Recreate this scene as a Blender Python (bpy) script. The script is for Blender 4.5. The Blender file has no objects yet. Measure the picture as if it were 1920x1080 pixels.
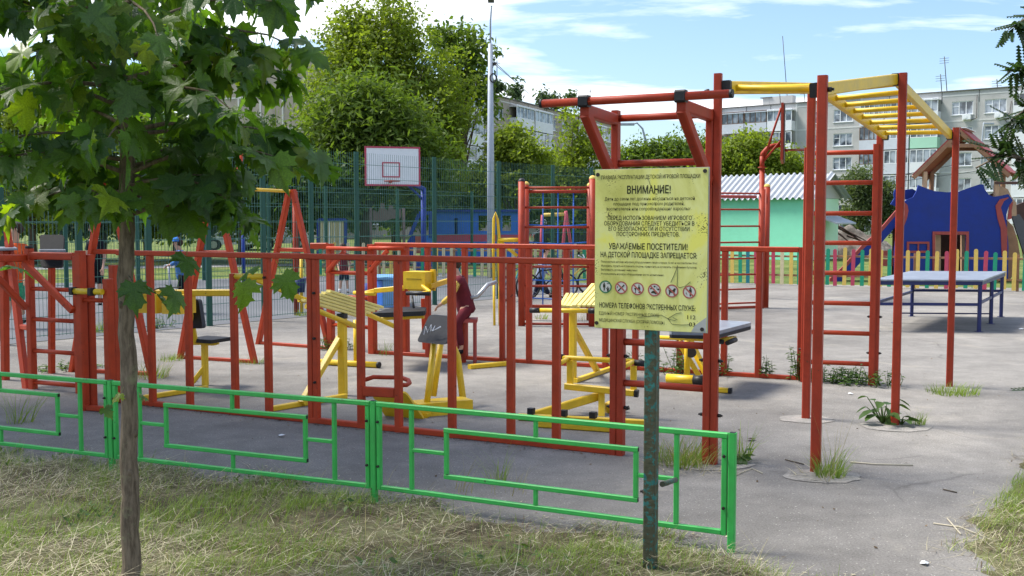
import bpy, bmesh, math, random
import numpy as np
from mathutils import Vector, Matrix, Quaternion
from math import pi, sin, cos, radians

S = bpy.context.scene
COL = S.collection
R = math.radians

# ------------------------------------------------------------------ camera
CAMH = 1.65
FPX = 2000.0                       # focal length in pixels of the 1920 px wide photograph
PITCH = math.atan(130.0 / FPX)
cd = bpy.data.cameras.new('camera')
cam = bpy.data.objects.new('camera', cd)
COL.objects.link(cam)
cam.location = (0, 0, CAMH)
cam.rotation_euler = (pi / 2 - PITCH, 0, 0)
cd.sensor_width = 36.0
cd.lens = 36.0 * FPX / 1920.0
cd.clip_start = 0.05
cd.clip_end = 3000
S.camera = cam

# ------------------------------------------------------------------ world, sun, exposure
SUN_EL, SUN_AZ = R(56), R(-72)      # azimuth from +Y towards +X
w = bpy.data.worlds.new('World'); S.world = w; w.use_nodes = True
nt = w.node_tree; nt.nodes.clear()
def wn(t, **k):
    n = nt.nodes.new(t)
    for a, b in k.items(): setattr(n, a, b)
    return n
out = wn('ShaderNodeOutputWorld'); bg = wn('ShaderNodeBackground')
sky = wn('ShaderNodeTexSky', sky_type='NISHITA')
sky.sun_disc = False; sky.sun_elevation = SUN_EL; sky.sun_rotation = SUN_AZ
sky.air_density = 1.0; sky.dust_density = 1.2; sky.ozone_density = 2.5
geo = wn('ShaderNodeTexCoord'); sep = wn('ShaderNodeSeparateXYZ')
L = nt.links.new
L(geo.outputs['Generated'], sep.inputs[0])
mz = wn('ShaderNodeMath', operation='MAXIMUM'); mz.inputs[1].default_value = 0.0
L(sep.outputs['Z'], mz.inputs[0])
az = wn('ShaderNodeMath', operation='ADD'); az.inputs[1].default_value = 0.10
L(mz.outputs[0], az.inputs[0])
dx = wn('ShaderNodeMath', operation='DIVIDE'); dy = wn('ShaderNodeMath', operation='DIVIDE')
L(sep.outputs['X'], dx.inputs[0]); L(az.outputs[0], dx.inputs[1])
L(sep.outputs['Y'], dy.inputs[0]); L(az.outputs[0], dy.inputs[1])
cmb = wn('ShaderNodeCombineXYZ')
L(dx.outputs[0], cmb.inputs[0]); L(dy.outputs[0], cmb.inputs[1])
mp = wn('ShaderNodeMapping'); mp.inputs['Scale'].default_value = (0.42, 0.75, 1); mp.inputs['Location'].default_value = (2.35, 1.1, 0)
mp.inputs['Rotation'].default_value = (0, 0, R(-14))
L(cmb.outputs[0], mp.inputs['Vector'])
nz = wn('ShaderNodeTexNoise'); nz.inputs['Scale'].default_value = 1.25; nz.inputs['Detail'].default_value = 9; nz.inputs['Roughness'].default_value = 0.56; nz.inputs['Distortion'].default_value = 0.25
L(mp.outputs[0], nz.inputs['Vector'])
cr = wn('ShaderNodeValToRGB'); cr.color_ramp.elements[0].position = 0.49; cr.color_ramp.elements[1].position = 0.61
L(nz.outputs['Fac'], cr.inputs[0])
mixc = wn('ShaderNodeMixRGB'); mixc.inputs[2].default_value = (5.3, 5.4, 5.5, 1)
cm = wn('ShaderNodeMath', operation='MULTIPLY'); cm.inputs[1].default_value = 0.92
L(cr.outputs[0], cm.inputs[0]); L(cm.outputs[0], mixc.inputs[0])
lift = wn('ShaderNodeMixRGB', blend_type='MULTIPLY'); lift.inputs[0].default_value = 1; lift.inputs[2].default_value = (0.57, 0.61, 0.66, 1)
L(sky.outputs[0], lift.inputs[1])
L(lift.outputs[0], mixc.inputs[1]); L(mixc.outputs[0], bg.inputs[0])
bg.inputs[1].default_value = 0.090
L(bg.outputs[0], out.inputs[0])

sd = bpy.data.lights.new('sun', 'SUN'); sd.energy = 1.85; sd.angle = R(18); sd.color = (1.0, 0.95, 0.86)
so = bpy.data.objects.new('sun', sd); COL.objects.link(so)
sdir = Vector((sin(SUN_AZ) * cos(SUN_EL), cos(SUN_AZ) * cos(SUN_EL), sin(SUN_EL)))
so.rotation_euler = sdir.to_track_quat('Z', 'Y').to_euler()
so.location = (20, 40, 60)
S.view_settings.view_transform = 'Standard'; S.view_settings.look = 'None'
S.view_settings.gamma = 1.0; S.view_settings.use_curve_mapping = False
S.view_settings.exposure = 1.95
S.cycles.max_bounces = 8; S.cycles.transparent_max_bounces = 12
S.cycles.use_denoising = True

# ------------------------------------------------------------------ pixel rays -> places in the world (photograph pixels)
def ray(px, py):
    x = (px - 960) / FPX; y = (540 - py) / FPX
    return Vector((x, cos(PITCH) + y * sin(PITCH), -sin(PITCH) + y * cos(PITCH)))
def H(px, py, z=0.0):              # point of height z seen at a pixel
    r = ray(px, py); t = (z - CAMH) / r.z
    return Vector((r.x * t, r.y * t, z))
G = H
def W(px, py, Y):                  # point at distance Y seen at a pixel
    r = ray(px, py); t = Y / r.y
    return Vector((r.x * t, Y, CAMH + r.z * t))
def ZAT(p, py):                    # height above p of image row py
    r = ray(960, py); return CAMH + p.y * r.z / r.y
def UP(p, z): return Vector((p.x, p.y, z))
def V(*a): return Vector(a)
ZV = V(0, 0, 1)

# ------------------------------------------------------------------ materials
def newmat(name):
    m = bpy.data.materials.new(name); m.use_nodes = True
    n = m.node_tree.nodes; b = n['Principled BSDF']
    return m, m.node_tree, b
def mulc(c, k): return tuple(min(1, x * k) for x in c[:3]) + (1,)
def c4(c): return tuple(c[:3]) + (1,)
def paint(name, col, rough=0.45, var=0.18, rust=0.0, rustcol=(0.09, 0.035, 0.015), scale=6, bump=0.06, dirt=0.25, metallic=0.0, spec=0.4, dirtcol=None, fine=40):
    m, t, b = newmat(name); N = t.nodes.new; K = t.links.new
    tc = N('ShaderNodeTexCoord')
    n1 = N('ShaderNodeTexNoise'); n1.inputs['Scale'].default_value = scale; n1.inputs['Detail'].default_value = 6; n1.inputs['Roughness'].default_value = .65
    K(tc.outputs['Object'], n1.inputs['Vector'])
    r1 = N('ShaderNodeValToRGB'); e = r1.color_ramp.elements
    e[0].position = .3; e[0].color = mulc(col, 1 - var); e[1].position = .72; e[1].color = mulc(col, 1 + var * .6)
    K(n1.outputs['Fac'], r1.inputs[0])
    n2 = N('ShaderNodeTexNoise'); n2.inputs['Scale'].default_value = fine; n2.inputs['Detail'].default_value = 4
    K(tc.outputs['Object'], n2.inputs['Vector'])
    last = r1.outputs[0]
    if dirt > 0:
        r3 = N('ShaderNodeValToRGB'); r3.color_ramp.elements[0].position = .52; r3.color_ramp.elements[1].position = .75
        n3 = N('ShaderNodeTexNoise'); n3.inputs['Scale'].default_value = scale * 2.7; n3.inputs['Detail'].default_value = 8; n3.inputs['Roughness'].default_value = .7
        K(tc.outputs['Object'], n3.inputs['Vector']); K(n3.outputs['Fac'], r3.inputs[0])
        mm = N('ShaderNodeMath'); mm.operation = 'MULTIPLY'; mm.inputs[1].default_value = dirt; K(r3.outputs[0], mm.inputs[0])
        mx = N('ShaderNodeMixRGB'); mx.inputs[2].default_value = c4(dirtcol or (col[0] * .45 + .03, col[1] * .45 + .03, col[2] * .45 + .025))
        K(mm.outputs[0], mx.inputs[0]); K(last, mx.inputs[1]); last = mx.outputs[0]
    if rust > 0:
        n4 = N('ShaderNodeTexNoise'); n4.inputs['Scale'].default_value = scale * 3.3; n4.inputs['Detail'].default_value = 9; n4.inputs['Roughness'].default_value = .72
        K(tc.outputs['Object'], n4.inputs['Vector'])
        r4 = N('ShaderNodeValToRGB'); p = .78 - .3 * rust; r4.color_ramp.elements[0].position = p; r4.color_ramp.elements[1].position = p + .03
        K(n4.outputs['Fac'], r4.inputs[0])
        mx = N('ShaderNodeMixRGB'); mx.inputs[2].default_value = c4(rustcol)
        K(r4.outputs[0], mx.inputs[0]); K(last, mx.inputs[1]); last = mx.outputs[0]
    K(last, b.inputs['Base Color'])
    rr = N('ShaderNodeMapRange'); rr.inputs[3].default_value = rough - .1; rr.inputs[4].default_value = rough + .15
    K(n1.outputs['Fac'], rr.inputs[0]); K(rr.outputs[0], b.inputs['Roughness'])
    b.inputs['Metallic'].default_value = metallic; b.inputs['Specular IOR Level'].default_value = spec
    if bump:
        bp = N('ShaderNodeBump'); bp.inputs['Strength'].default_value = bump; bp.inputs['Distance'].default_value = .01
        K(n2.outputs['Fac'], bp.inputs['Height']); K(bp.outputs[0], b.inputs['Normal'])
    return m
def leafmat(name, c1, c2, rough=.45, trans=.35, tcol=None, spec=.35):
    m, t, b = newmat(name); N = t.nodes.new; K = t.links.new
    g = N('ShaderNodeNewGeometry'); tc = N('ShaderNodeTexCoord')
    n1 = N('ShaderNodeTexNoise'); n1.inputs['Scale'].default_value = .8; n1.inputs['Detail'].default_value = 3
    K(tc.outputs['Object'], n1.inputs['Vector'])
    ad = N('ShaderNodeMath'); ad.operation = 'MULTIPLY_ADD'; ad.inputs[1].default_value = .55; K(g.outputs['Random Per Island'], ad.inputs[0])
    ml = N('ShaderNodeMath'); ml.operation = 'MULTIPLY'; ml.inputs[1].default_value = .45; K(n1.outputs['Fac'], ml.inputs[0]); K(ml.outputs[0], ad.inputs[2])
    r = N('ShaderNodeValToRGB'); r.color_ramp.elements[0].color = c4(c1); r.color_ramp.elements[1].color = c4(c2)
    r.color_ramp.elements[0].position = .1; r.color_ramp.elements[1].position = .9
    K(ad.outputs[0], r.inputs[0]); K(r.outputs[0], b.inputs['Base Color'])
    b.inputs['Roughness'].default_value = rough; b.inputs['Specular IOR Level'].default_value = spec
    tr = N('ShaderNodeBsdfTranslucent')
    hs = N('ShaderNodeMixRGB'); hs.blend_type = 'MULTIPLY'; hs.inputs[0].default_value = 1; hs.inputs[2].default_value = c4(tcol or (1.7, 1.8, .6))
    K(r.outputs[0], hs.inputs[1]); K(hs.outputs[0], tr.inputs[0])
    mx = N('ShaderNodeMixShader'); mx.inputs[0].default_value = trans
    K(b.outputs[0], mx.inputs[1]); K(tr.outputs[0], mx.inputs[2]); K(mx.outputs[0], t.nodes['Material Output'].inputs[0])
    return m
def simple(name, col, rough=.6, spec=.4, metallic=0.0):
    m, t, b = newmat(name); b.inputs['Base Color'].default_value = c4(col); b.inputs['Roughness'].default_value = rough
    b.inputs['Specular IOR Level'].default_value = spec; b.inputs['Metallic'].default_value = metallic
    return m

M = {}
M['red'] = paint('red_paint', (0.43, 0.047, 0.012), .5, .22, rust=.46, rustcol=(.10, .02, .012), dirt=.4, dirtcol=(.20, .022, .012), spec=.3)
M['darkred'] = paint('dark_red_paint', (0.34, 0.037, 0.013), .5, .22, rust=.44, dirt=.35, dirtcol=(.15, .018, .012), spec=.3)
M['green'] = paint('bright_green_paint', (0.040, 0.42, 0.075), .46, .20, rust=.44, rustcol=(.03, .09, .03), dirt=.25, spec=.5)
M['yellow'] = paint('yellow_paint', (0.74, 0.48, 0.012), .42, .18, rust=.42, rustcol=(.16, .08, .02), dirt=.25, dirtcol=(.3, .22, .03), spec=.5)
M['paleyellow'] = paint('pale_yellow_slat_paint', (0.74, 0.62, 0.20), .5, .12, rust=.15, rustcol=(.35, .24, .1), dirt=.3, dirtcol=(.4, .33, .15))
M['black'] = paint('black_rubber', (0.012, 0.012, 0.014), .5, .3, dirt=.3, dirtcol=(.05, .05, .05))
M['blackboard'] = paint('black_laminate_board', (0.014, 0.015, 0.018), .55, .3, dirt=.4, dirtcol=(.05, .05, .055), spec=.3)
M['bluetable'] = paint('dark_blue_table_paint', (0.012, 0.02, 0.11), .42, .2, dirt=.3, rust=.12)
M['tabletop'] = paint('worn_blue_table_top', (0.22, 0.245, 0.29), .34, .3, dirt=.6, dirtcol=(.46, .47, .48), spec=.55, scale=3)
M['steel'] = paint('galvanised_steel', (0.42, 0.44, 0.46), .38, .15, metallic=.6, dirt=.3)
M['greymetal'] = paint('grey_lamp_post_paint', (0.36, 0.40, 0.46), .5, .1, dirt=.2)
M['bolt'] = simple('bolt_metal', (.03, .025, .022), .45, .5, .4)
M['meshgreen'] = paint('dark_green_fence_coating', (0.008, 0.07, 0.050), .5, .15, dirt=.15)
M['wire'] = paint('green_fence_wire', (0.03, 0.10, 0.085), .4, .15, dirt=.1)
M['white'] = paint('white_paint', (0.74, 0.76, 0.78), .5, .05, dirt=.2, dirtcol=(.5, .5, .48))
M['blue'] = paint('ultramarine_plywood_paint', (0.006, 0.03, 0.24), .62, .18, dirt=.35, dirtcol=(.004, .018, .13), scale=2.5)
M['blue2'] = paint('mid_blue_paint', (0.02, 0.13, 0.52), .45, .15, dirt=.2)
M['blue3'] = paint('pale_blue_plastic', (0.16, 0.36, 0.66), .4, .12, dirt=.15)
M['brickred'] = paint('brick_red_wood_paint', (0.36, 0.06, 0.05), .6, .18, dirt=.3)
M['wood'] = paint('brown_wood', (0.33, 0.17, 0.09), .65, .25, dirt=.3, scale=5)
M['palewood'] = paint('pale_pine_wood', (0.52, 0.33, 0.20), .65, .2, dirt=.3, scale=5)
M['darkwood'] = paint('dark_brown_wood', (0.09, 0.04, 0.03), .6, .25, dirt=.3)
M['greyred'] = paint('grey_brown_board', (0.17, 0.12, 0.11), .6, .2, dirt=.3)
M['pk_green'] = paint('picket_green_paint', (0.010, 0.28, 0.15), .6, .15, dirt=.3)
M['pk_teal'] = paint('picket_teal_paint', (0.01, 0.17, 0.20), .6, .15, dirt=.3)
M['pk_yellow'] = paint('picket_yellow_paint', (0.66, 0.46, 0.10), .6, .15, dirt=.3, dirtcol=(.4, .33, .2))
M['pk_red'] = paint('picket_raspberry_paint', (0.46, 0.055, 0.10), .6, .15, dirt=.3)
M['pk_cream'] = paint('picket_cream_paint', (0.58, 0.50, 0.30), .6, .12, dirt=.35)
M['mint'] = paint('mint_green_stucco', (0.24, 0.70, 0.49), .8, .08, dirt=.18, dirtcol=(.24, .55, .42), scale=1.2, bump=.3)
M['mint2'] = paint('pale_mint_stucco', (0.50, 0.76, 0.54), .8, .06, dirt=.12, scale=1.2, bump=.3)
M['roofwhite'] = paint('white_corrugated_steel', (0.36, 0.385, 0.42), .5, .08, dirt=.35, spec=.5)
M['rubbergrey'] = paint('grey_plastic', (0.1, 0.1, 0.11), .5, .1)
M['orange'] = paint('orange_red_plastic', (0.75, 0.09, 0.025), .45, .1, dirt=.1)
M['signy'] = None
M['text'] = simple('black_print', (.012, .012, .008), .6, .2)
M['textgrey'] = simple('dark_grey_print', (.035, .035, .02), .6, .2)

# ------------------------------------------------------------------ mesh building
class MB:
    def __init__(s): s.v = []; s.f = []; s.sm = []
    def add(s, vs, fs, smooth=False):
        o = len(s.v); s.v += [tuple(x) for x in vs]; s.f += [tuple(i + o for i in f) for f in fs]; s.sm += [smooth] * len(fs); return s
    def bar(s, p, q, w, h=None, side=None, ch=.14):
        """chamfered rectangular tube from p to q; w along side, h along the other axis"""
        p = Vector(p); q = Vector(q); h = h or w; d = (q - p).normalized()
        if side is None:
            side = UDIR if abs(d.z) > .92 else d.cross(ZV)
        a = (side - d * side.dot(d)).normalized(); b = d.cross(a).normalized()
        x, y = w / 2, h / 2; c = min(w, h) * ch
        sec = [(-x + c, -y), (x - c, -y), (x, -y + c), (x, y - c), (x - c, y), (-x + c, y), (-x, y - c), (-x, -y + c)]
        vs = [p + a * i + b * j for i, j in sec] + [q + a * i + b * j for i, j in sec]
        fs = [(i, (i + 1) % 8, 8 + (i + 1) % 8, 8 + i) for i in range(8)] + [tuple(range(7, -1, -1)), tuple(range(8, 16))]
        return s.add(vs, fs)
    def tube(s, pts, r, n=10, cap=True):
        pts = [Vector(p) for p in pts]; rs = r if isinstance(r, (list, tuple)) else [r] * len(pts)
        vs = []; pa = None
        for i, p in enumerate(pts):
            if i == 0: d = pts[1] - pts[0]
            elif i == len(pts) - 1: d = pts[-1] - pts[-2]
            else: d = (pts[i + 1] - p).normalized() + (p - pts[i - 1]).normalized()
            d = d.normalized()
            if pa is None:
                pa = d.cross(ZV if abs(d.z) < .9 else V(1, 0, 0)).normalized()
            else:
                pa = (pa - d * pa.dot(d)).normalized()
            b = d.cross(pa)
            vs += [p + (pa * cos(2 * pi * k / n) + b * sin(2 * pi * k / n)) * rs[i] for k in range(n)]
        fs = [(i * n + k, i * n + (k + 1) % n, (i + 1) * n + (k + 1) % n, (i + 1) * n + k) for i in range(len(pts) - 1) for k in range(n)]
        s.add(vs, fs, True)
        if cap:
            o = len(s.v) - len(vs)
            s.f += [tuple(o + k for k in range(n - 1, -1, -1)), tuple(o + (len(pts) - 1) * n + k for k in range(n))]; s.sm += [False, False]
        return s
    def box(s, c, x, y, z, ax=None, ay=None, az=None):
        """box centred at c with full sizes x,y,z along axes"""
        c = Vector(c); ax = Vector(ax or (1, 0, 0)) * (x / 2); ay = Vector(ay or (0, 1, 0)) * (y / 2); az = Vector(az or (0, 0, 1)) * (z / 2)
        vs = [c - ax - ay - az, c + ax - ay - az, c + ax + ay - az, c - ax + ay - az, c - ax - ay + az, c + ax - ay + az, c + ax + ay + az, c - ax + ay + az]
        return s.add(vs, [(3, 2, 1, 0), (4, 5, 6, 7), (0, 1, 5, 4), (1, 2, 6, 5), (2, 3, 7, 6), (3, 0, 4, 7)])
    def prism(s, pts, n, t):
        """polygon pts (3D, planar) extruded by thickness t along n"""
        pts = [Vector(p) for p in pts]; n = Vector(n).normalized() * t; k = len(pts)
        vs = pts + [p + n for p in pts]
        return s.add(vs, [tuple(range(k - 1, -1, -1)), tuple(range(k, 2 * k))] + [(i, (i + 1) % k, k + (i + 1) % k, k + i) for i in range(k)])
    def ball(s, c, r, n=10, m=6, sz=(1, 1, 1), top=False):
        c = Vector(c); vs = []; fs = []
        for i in range(m + 1):
            th = pi * i / m * (.5 if top else 1)
            for k in range(n):
                ph = 2 * pi * k / n
                vs.append(c + V(r * sz[0] * sin(th) * cos(ph), r * sz[1] * sin(th) * sin(ph), r * sz[2] * cos(th)))
        for i in range(m):
            for k in range(n):
                fs.append((i * n + k, (i + 1) * n + k, (i + 1) * n + (k + 1) % n, i * n + (k + 1) % n))
        return s.add(vs, fs, True)
    def disc(s, c, n, r, t, k=16):
        n = Vector(n).normalized(); return s.tube([Vector(c), Vector(c) + n * t], r, k)

WL = {}
def wloc(o):
    p = Vector((0, 0, 0))
    while o is not None: p += Vector(o.location); o = o.parent
    return p
def mk(name, mb, mat, parent=None, label=None):
    me = bpy.data.meshes.new(name)
    base = wloc(parent) if parent else Vector((0, 0, 0))
    me.from_pydata([(v[0] - base.x, v[1] - base.y, v[2] - base.z) for v in mb.v], [], mb.f)
    me.polygons.foreach_set('use_smooth', mb.sm)
    me.materials.append(mat); me.update()
    o = bpy.data.objects.new(name, me); COL.objects.link(o)
    if parent: o.parent = parent
    if label: o['label'] = label
    return o
def fast(name, verts, faces, mat, parent=None, smooth=False):
    """numpy verts (n,3) and faces (m,k) -> object"""
    verts = np.asarray(verts, dtype=np.float32); faces = np.asarray(faces, dtype=np.int32)
    if parent is not None:
        b = wloc(parent); verts = verts - np.array([b.x, b.y, b.z], dtype=np.float32)
    me = bpy.data.meshes.new(name); k = faces.shape[1]
    me.vertices.add(len(verts)); me.vertices.foreach_set('co', verts.ravel())
    me.loops.add(faces.size); me.loops.foreach_set('vertex_index', faces.ravel())
    me.polygons.add(len(faces)); me.polygons.foreach_set('loop_start', np.arange(0, faces.size, k, dtype=np.int32))
    me.polygons.foreach_set('loop_total', np.full(len(faces), k, dtype=np.int32))
    if smooth: me.polygons.foreach_set('use_smooth', np.ones(len(faces), dtype=bool))
    me.materials.append(mat); me.update(calc_edges=True); me.validate()
    o = bpy.data.objects.new(name, me); COL.objects.link(o)
    if parent: o.parent = parent
    return o
def thing(name, label, cat, loc, group=None):
    o = bpy.data.objects.new(name, None); COL.objects.link(o); o.location = Vector(loc); o.empty_display_size = .2
    o['label'] = label; o['category'] = cat
    if group: o['group'] = group
    return o
def tag(o, label, cat, group=None, kind=None):
    if label: o['label'] = label
    if cat: o['category'] = cat
    if group: o['group'] = group
    if kind: o['kind'] = kind
    return o
def struct(name, mb, mat):
    o = mk(name, mb, mat) if isinstance(mb, MB) else mb
    o['kind'] = 'structure'; return o
def one(name, mb, mat, label, cat, group=None):
    """a thing that is a single mesh, origin at its lowest centre"""
    vs = np.array(mb.v); c = Vector(((vs[:, 0].min() + vs[:, 0].max()) / 2, (vs[:, 1].min() + vs[:, 1].max()) / 2, vs[:, 2].min()))
    mb.v = [(v[0] - c.x, v[1] - c.y, v[2] - c.z) for v in mb.v]
    o = mk(name, mb, mat); o.location = c
    return tag(o, label, cat, group)

# frame direction of the red gym (along its front line, towards the right) and across it (away from the camera)
def FL(px): return G(px, 768 + (px - 352) * 0.10497)
def RL(px): return G(px, 663 + (px - 699) * 0.0622)
UDIR = (FL(1157) - FL(352)).normalized()
NDIR = V(-UDIR.y, UDIR.x, 0)
if NDIR.y < 0: NDIR = -NDIR

# ================================================================== GROUND
def groundmat(name, stops, scale, fine=(60, .25), rough=.95, bump=.3, spec=.2, speck=None):
    m, t, b = newmat(name); N = t.nodes.new; K = t.links.new
    tc = N('ShaderNodeTexCoord'); n1 = N('ShaderNodeTexNoise'); n1.inputs['Scale'].default_value = scale; n1.inputs['Detail'].default_value = 9; n1.inputs['Roughness'].default_value = .62
    K(tc.outputs['Object'], n1.inputs['Vector'])
    r = N('ShaderNodeValToRGB'); e = r.color_ramp.elements
    for i, (p, c) in enumerate(stops):
        q = e[i] if i < 2 else e.new(p)
        q.position = p; q.color = c4(c)
    K(n1.outputs['Fac'], r.inputs[0]); last = r.outputs[0]
    n2 = N('ShaderNodeTexNoise'); n2.inputs['Scale'].default_value = fine[0]; n2.inputs['Detail'].default_value = 5; n2.inputs['Roughness'].default_value = .8
    K(tc.outputs['Object'], n2.inputs['Vector'])
    mr = N('ShaderNodeMapRange'); mr.inputs[1].default_value = .3; mr.inputs[2].default_value = .7; mr.inputs[3].default_value = 1 - fine[1]; mr.inputs[4].default_value = 1 + fine[1]
    K(n2.outputs['Fac'], mr.inputs[0])
    mx = N('ShaderNodeMixRGB'); mx.blend_type = 'MULTIPLY'; mx.inputs[0].default_value = 1
    K(last, mx.inputs[1]); K(mr.outputs[0], mx.inputs[2]); last = mx.outputs[0]
    if speck:
        vo = N('ShaderNodeTexVoronoi'); vo.inputs['Scale'].default_value = speck[0]
        K(tc.outputs['Object'], vo.inputs['Vector'])
        n5 = N('ShaderNodeTexNoise'); n5.inputs['Scale'].default_value = speck[0] * .3; K(tc.outputs['Object'], n5.inputs['Vector'])
        ra = N('ShaderNodeValToRGB'); ra.color_ramp.elements[0].position = speck[1]; ra.color_ramp.elements[0].color = (1, 1, 1, 1); ra.color_ramp.elements[1].position = speck[1] + .06; ra.color_ramp.elements[1].color = (0, 0, 0, 1)
        K(vo.outputs['Distance'], ra.inputs[0])
        g2 = N('ShaderNodeMath'); g2.operation = 'GREATER_THAN'; g2.inputs[1].default_value = .54; K(n5.outputs['Fac'], g2.inputs[0])
        m2 = N('ShaderNodeMath'); m2.operation = 'MULTIPLY'; K(ra.outputs[0], m2.inputs[0]); K(g2.outputs[0], m2.inputs[1])
        m3 = N('ShaderNodeMath'); m3.operation = 'MULTIPLY'; m3.inputs[1].default_value = .6; K(m2.outputs[0], m3.inputs[0])
        mx2 = N('ShaderNodeMixRGB'); mx2.inputs[2].default_value = c4(speck[2]); K(m3.outputs[0], mx2.inputs[0]); K(last, mx2.inputs[1]); last = mx2.outputs[0]
    K(last, b.inputs['Base Color']); b.inputs['Roughness'].default_value = rough; b.inputs['Specular IOR Level'].default_value = spec
    if bump:
        bp = N('ShaderNodeBump'); bp.inputs['Strength'].default_value = bump; bp.inputs['Distance'].default_value = .006
        K(n2.outputs['Fac'], bp.inputs['Height']); K(bp.outputs[0], b.inputs['Normal'])
    return m
M['lawnfar'] = groundmat('rough_lawn', [(.3, (.05, .075, .015)), (.5, (.10, .14, .03)), (.68, (.20, .20, .07))], .7, (9, .5), 1, .0)
def asphaltmat():
    m, t, b = newmat('old_asphalt'); N = t.nodes.new; K = t.links.new
    tc = N('ShaderNodeTexCoord'); P_ = tc.outputs['Object']
    def noise(sc_, det=6, ro=.6, dist=0.0, src=None):
        n = N('ShaderNodeTexNoise'); n.inputs['Scale'].default_value = sc_; n.inputs['Detail'].default_value = det; n.inputs['Roughness'].default_value = ro; n.inputs['Distortion'].default_value = dist; K(src or P_, n.inputs['Vector']); return n.outputs['Fac']
    def ramp(src, *st):
        r = N('ShaderNodeValToRGB'); e = r.color_ramp.elements
        for i, (p_, c_) in enumerate(st):
            q = e[i] if i < 2 else e.new(p_)
            q.position = p_; q.color = c4(c_) if isinstance(c_, tuple) else (c_, c_, c_, 1)
        K(src, r.inputs[0]); return r.outputs[0]
    def mix(a, b_, f, mode='MIX'):
        x = N('ShaderNodeMixRGB'); x.blend_type = mode
        for k, v in ((0, f), (1, a), (2, b_)):
            if isinstance(v, (int, float)): x.inputs[k].default_value = v
            elif isinstance(v, tuple): x.inputs[k].default_value = c4(v)
            else: K(v, x.inputs[k])
        return x.outputs[0]
    big = noise(.42, 9, .62, .4)
    col = ramp(big, (.30, (.150, .140, .128)), (.46, (.202, .190, .174)), (.60, (.250, .235, .214)), (.74, (.325, .303, .27)))
    mid = noise(3.4, 8, .7); col = mix(col, ramp(mid, (.3, .80), (.7, 1.18)), 1, 'MULTIPLY')
    fine = noise(85, 4, .8); col = mix(col, ramp(fine, (.32, .62), (.68, 1.36)), 1, 'MULTIPLY')
    # tree shade along the gym front, painted into the colour, with a ragged edge
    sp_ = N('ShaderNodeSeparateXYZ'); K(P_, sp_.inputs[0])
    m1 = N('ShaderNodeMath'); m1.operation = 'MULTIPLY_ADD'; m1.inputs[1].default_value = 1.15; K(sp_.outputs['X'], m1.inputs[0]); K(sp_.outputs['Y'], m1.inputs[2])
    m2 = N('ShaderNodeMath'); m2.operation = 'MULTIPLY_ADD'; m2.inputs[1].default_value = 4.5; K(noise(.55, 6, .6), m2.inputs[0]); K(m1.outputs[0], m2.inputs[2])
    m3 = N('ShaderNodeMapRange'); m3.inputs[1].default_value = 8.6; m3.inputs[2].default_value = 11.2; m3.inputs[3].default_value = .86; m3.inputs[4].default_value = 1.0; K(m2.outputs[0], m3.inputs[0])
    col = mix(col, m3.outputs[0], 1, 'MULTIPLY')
    # pale grit
    vo = N('ShaderNodeTexVoronoi'); vo.inputs['Scale'].default_value = 62; K(P_, vo.inputs['Vector'])
    g1 = ramp(vo.outputs['Distance'], (.16, 1.0), (.24, 0.0)); g2 = ramp(noise(24, 2), (.56, 0.0), (.60, 1.0))
    gm = N('ShaderNodeMath'); gm.operation = 'MULTIPLY'; K(g1, gm.inputs[0]); K(g2, gm.inputs[1]); g3 = N('ShaderNodeMath'); g3.operation = 'MULTIPLY'; g3.inputs[1].default_value = .75; K(gm.outputs[0], g3.inputs[0])
    col = mix(col, (.60, .57, .52), g3.outputs[0])
    # dark pits, hairline cracks
    vd = N('ShaderNodeTexVoronoi'); vd.inputs['Scale'].default_value = 48; K(P_, vd.inputs['Vector'])
    d1 = ramp(vd.outputs['Distance'], (.10, .55), (.17, 0.0)); d2 = ramp(noise(13, 2), (.55, 0.0), (.6, 1.0)); dm = N('ShaderNodeMath'); dm.operation = 'MULTIPLY'; K(d1, dm.inputs[0]); K(d2, dm.inputs[1]); col = mix(col, (.05, .047, .043), dm.outputs[0])
    ad = N('ShaderNodeMixRGB'); ad.inputs[0].default_value = .12; K(P_, ad.inputs[1]); nn = N('ShaderNodeTexNoise'); nn.inputs['Scale'].default_value = 2.2; nn.inputs['Detail'].default_value = 6; K(P_, nn.inputs['Vector']); K(nn.outputs['Color'], ad.inputs[2])
    vc = N('ShaderNodeTexVoronoi'); vc.feature = 'DISTANCE_TO_EDGE'; vc.inputs['Scale'].default_value = .42; K(ad.outputs[0], vc.inputs['Vector'])
    c1 = ramp(vc.outputs['Distance'], (.0016, .45), (.0042, 0.0)); c2 = ramp(noise(.5, 2), (.56, 0.0), (.62, 1.0)); cm_ = N('ShaderNodeMath'); cm_.operation = 'MULTIPLY'; K(c1, cm_.inputs[0]); K(c2, cm_.inputs[1]); col = mix(col, (.055, .05, .045), cm_.outputs[0])
    # sandy dust lying in drifts
    du = ramp(noise(.9, 7, .65, .8), (.58, 0.0), (.74, .55)); col = mix(col, (.42, .38, .31), du)
    K(col, b.inputs['Base Color']); b.inputs['Roughness'].default_value = .88; b.inputs['Specular IOR Level'].default_value = .25
    bp = N('ShaderNodeBump'); bp.inputs['Strength'].default_value = .7; bp.inputs['Distance'].default_value = .006; K(fine, bp.inputs['Height'])
    b2 = N('ShaderNodeBump'); b2.inputs['Strength'].default_value = .35; b2.inputs['Distance'].default_value = .03; K(mid, b2.inputs['Height']); K(bp.outputs[0], b2.inputs['Normal']); K(b2.outputs[0], b.inputs['Normal'])
    return m
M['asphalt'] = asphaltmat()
M['court'] = groundmat('court_asphalt', [(.3, (.085, .09, .10)), (.55, (.11, .115, .125)), (.75, (.16, .165, .17))], .3, (60, .25), .85, .3, .3)
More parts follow.
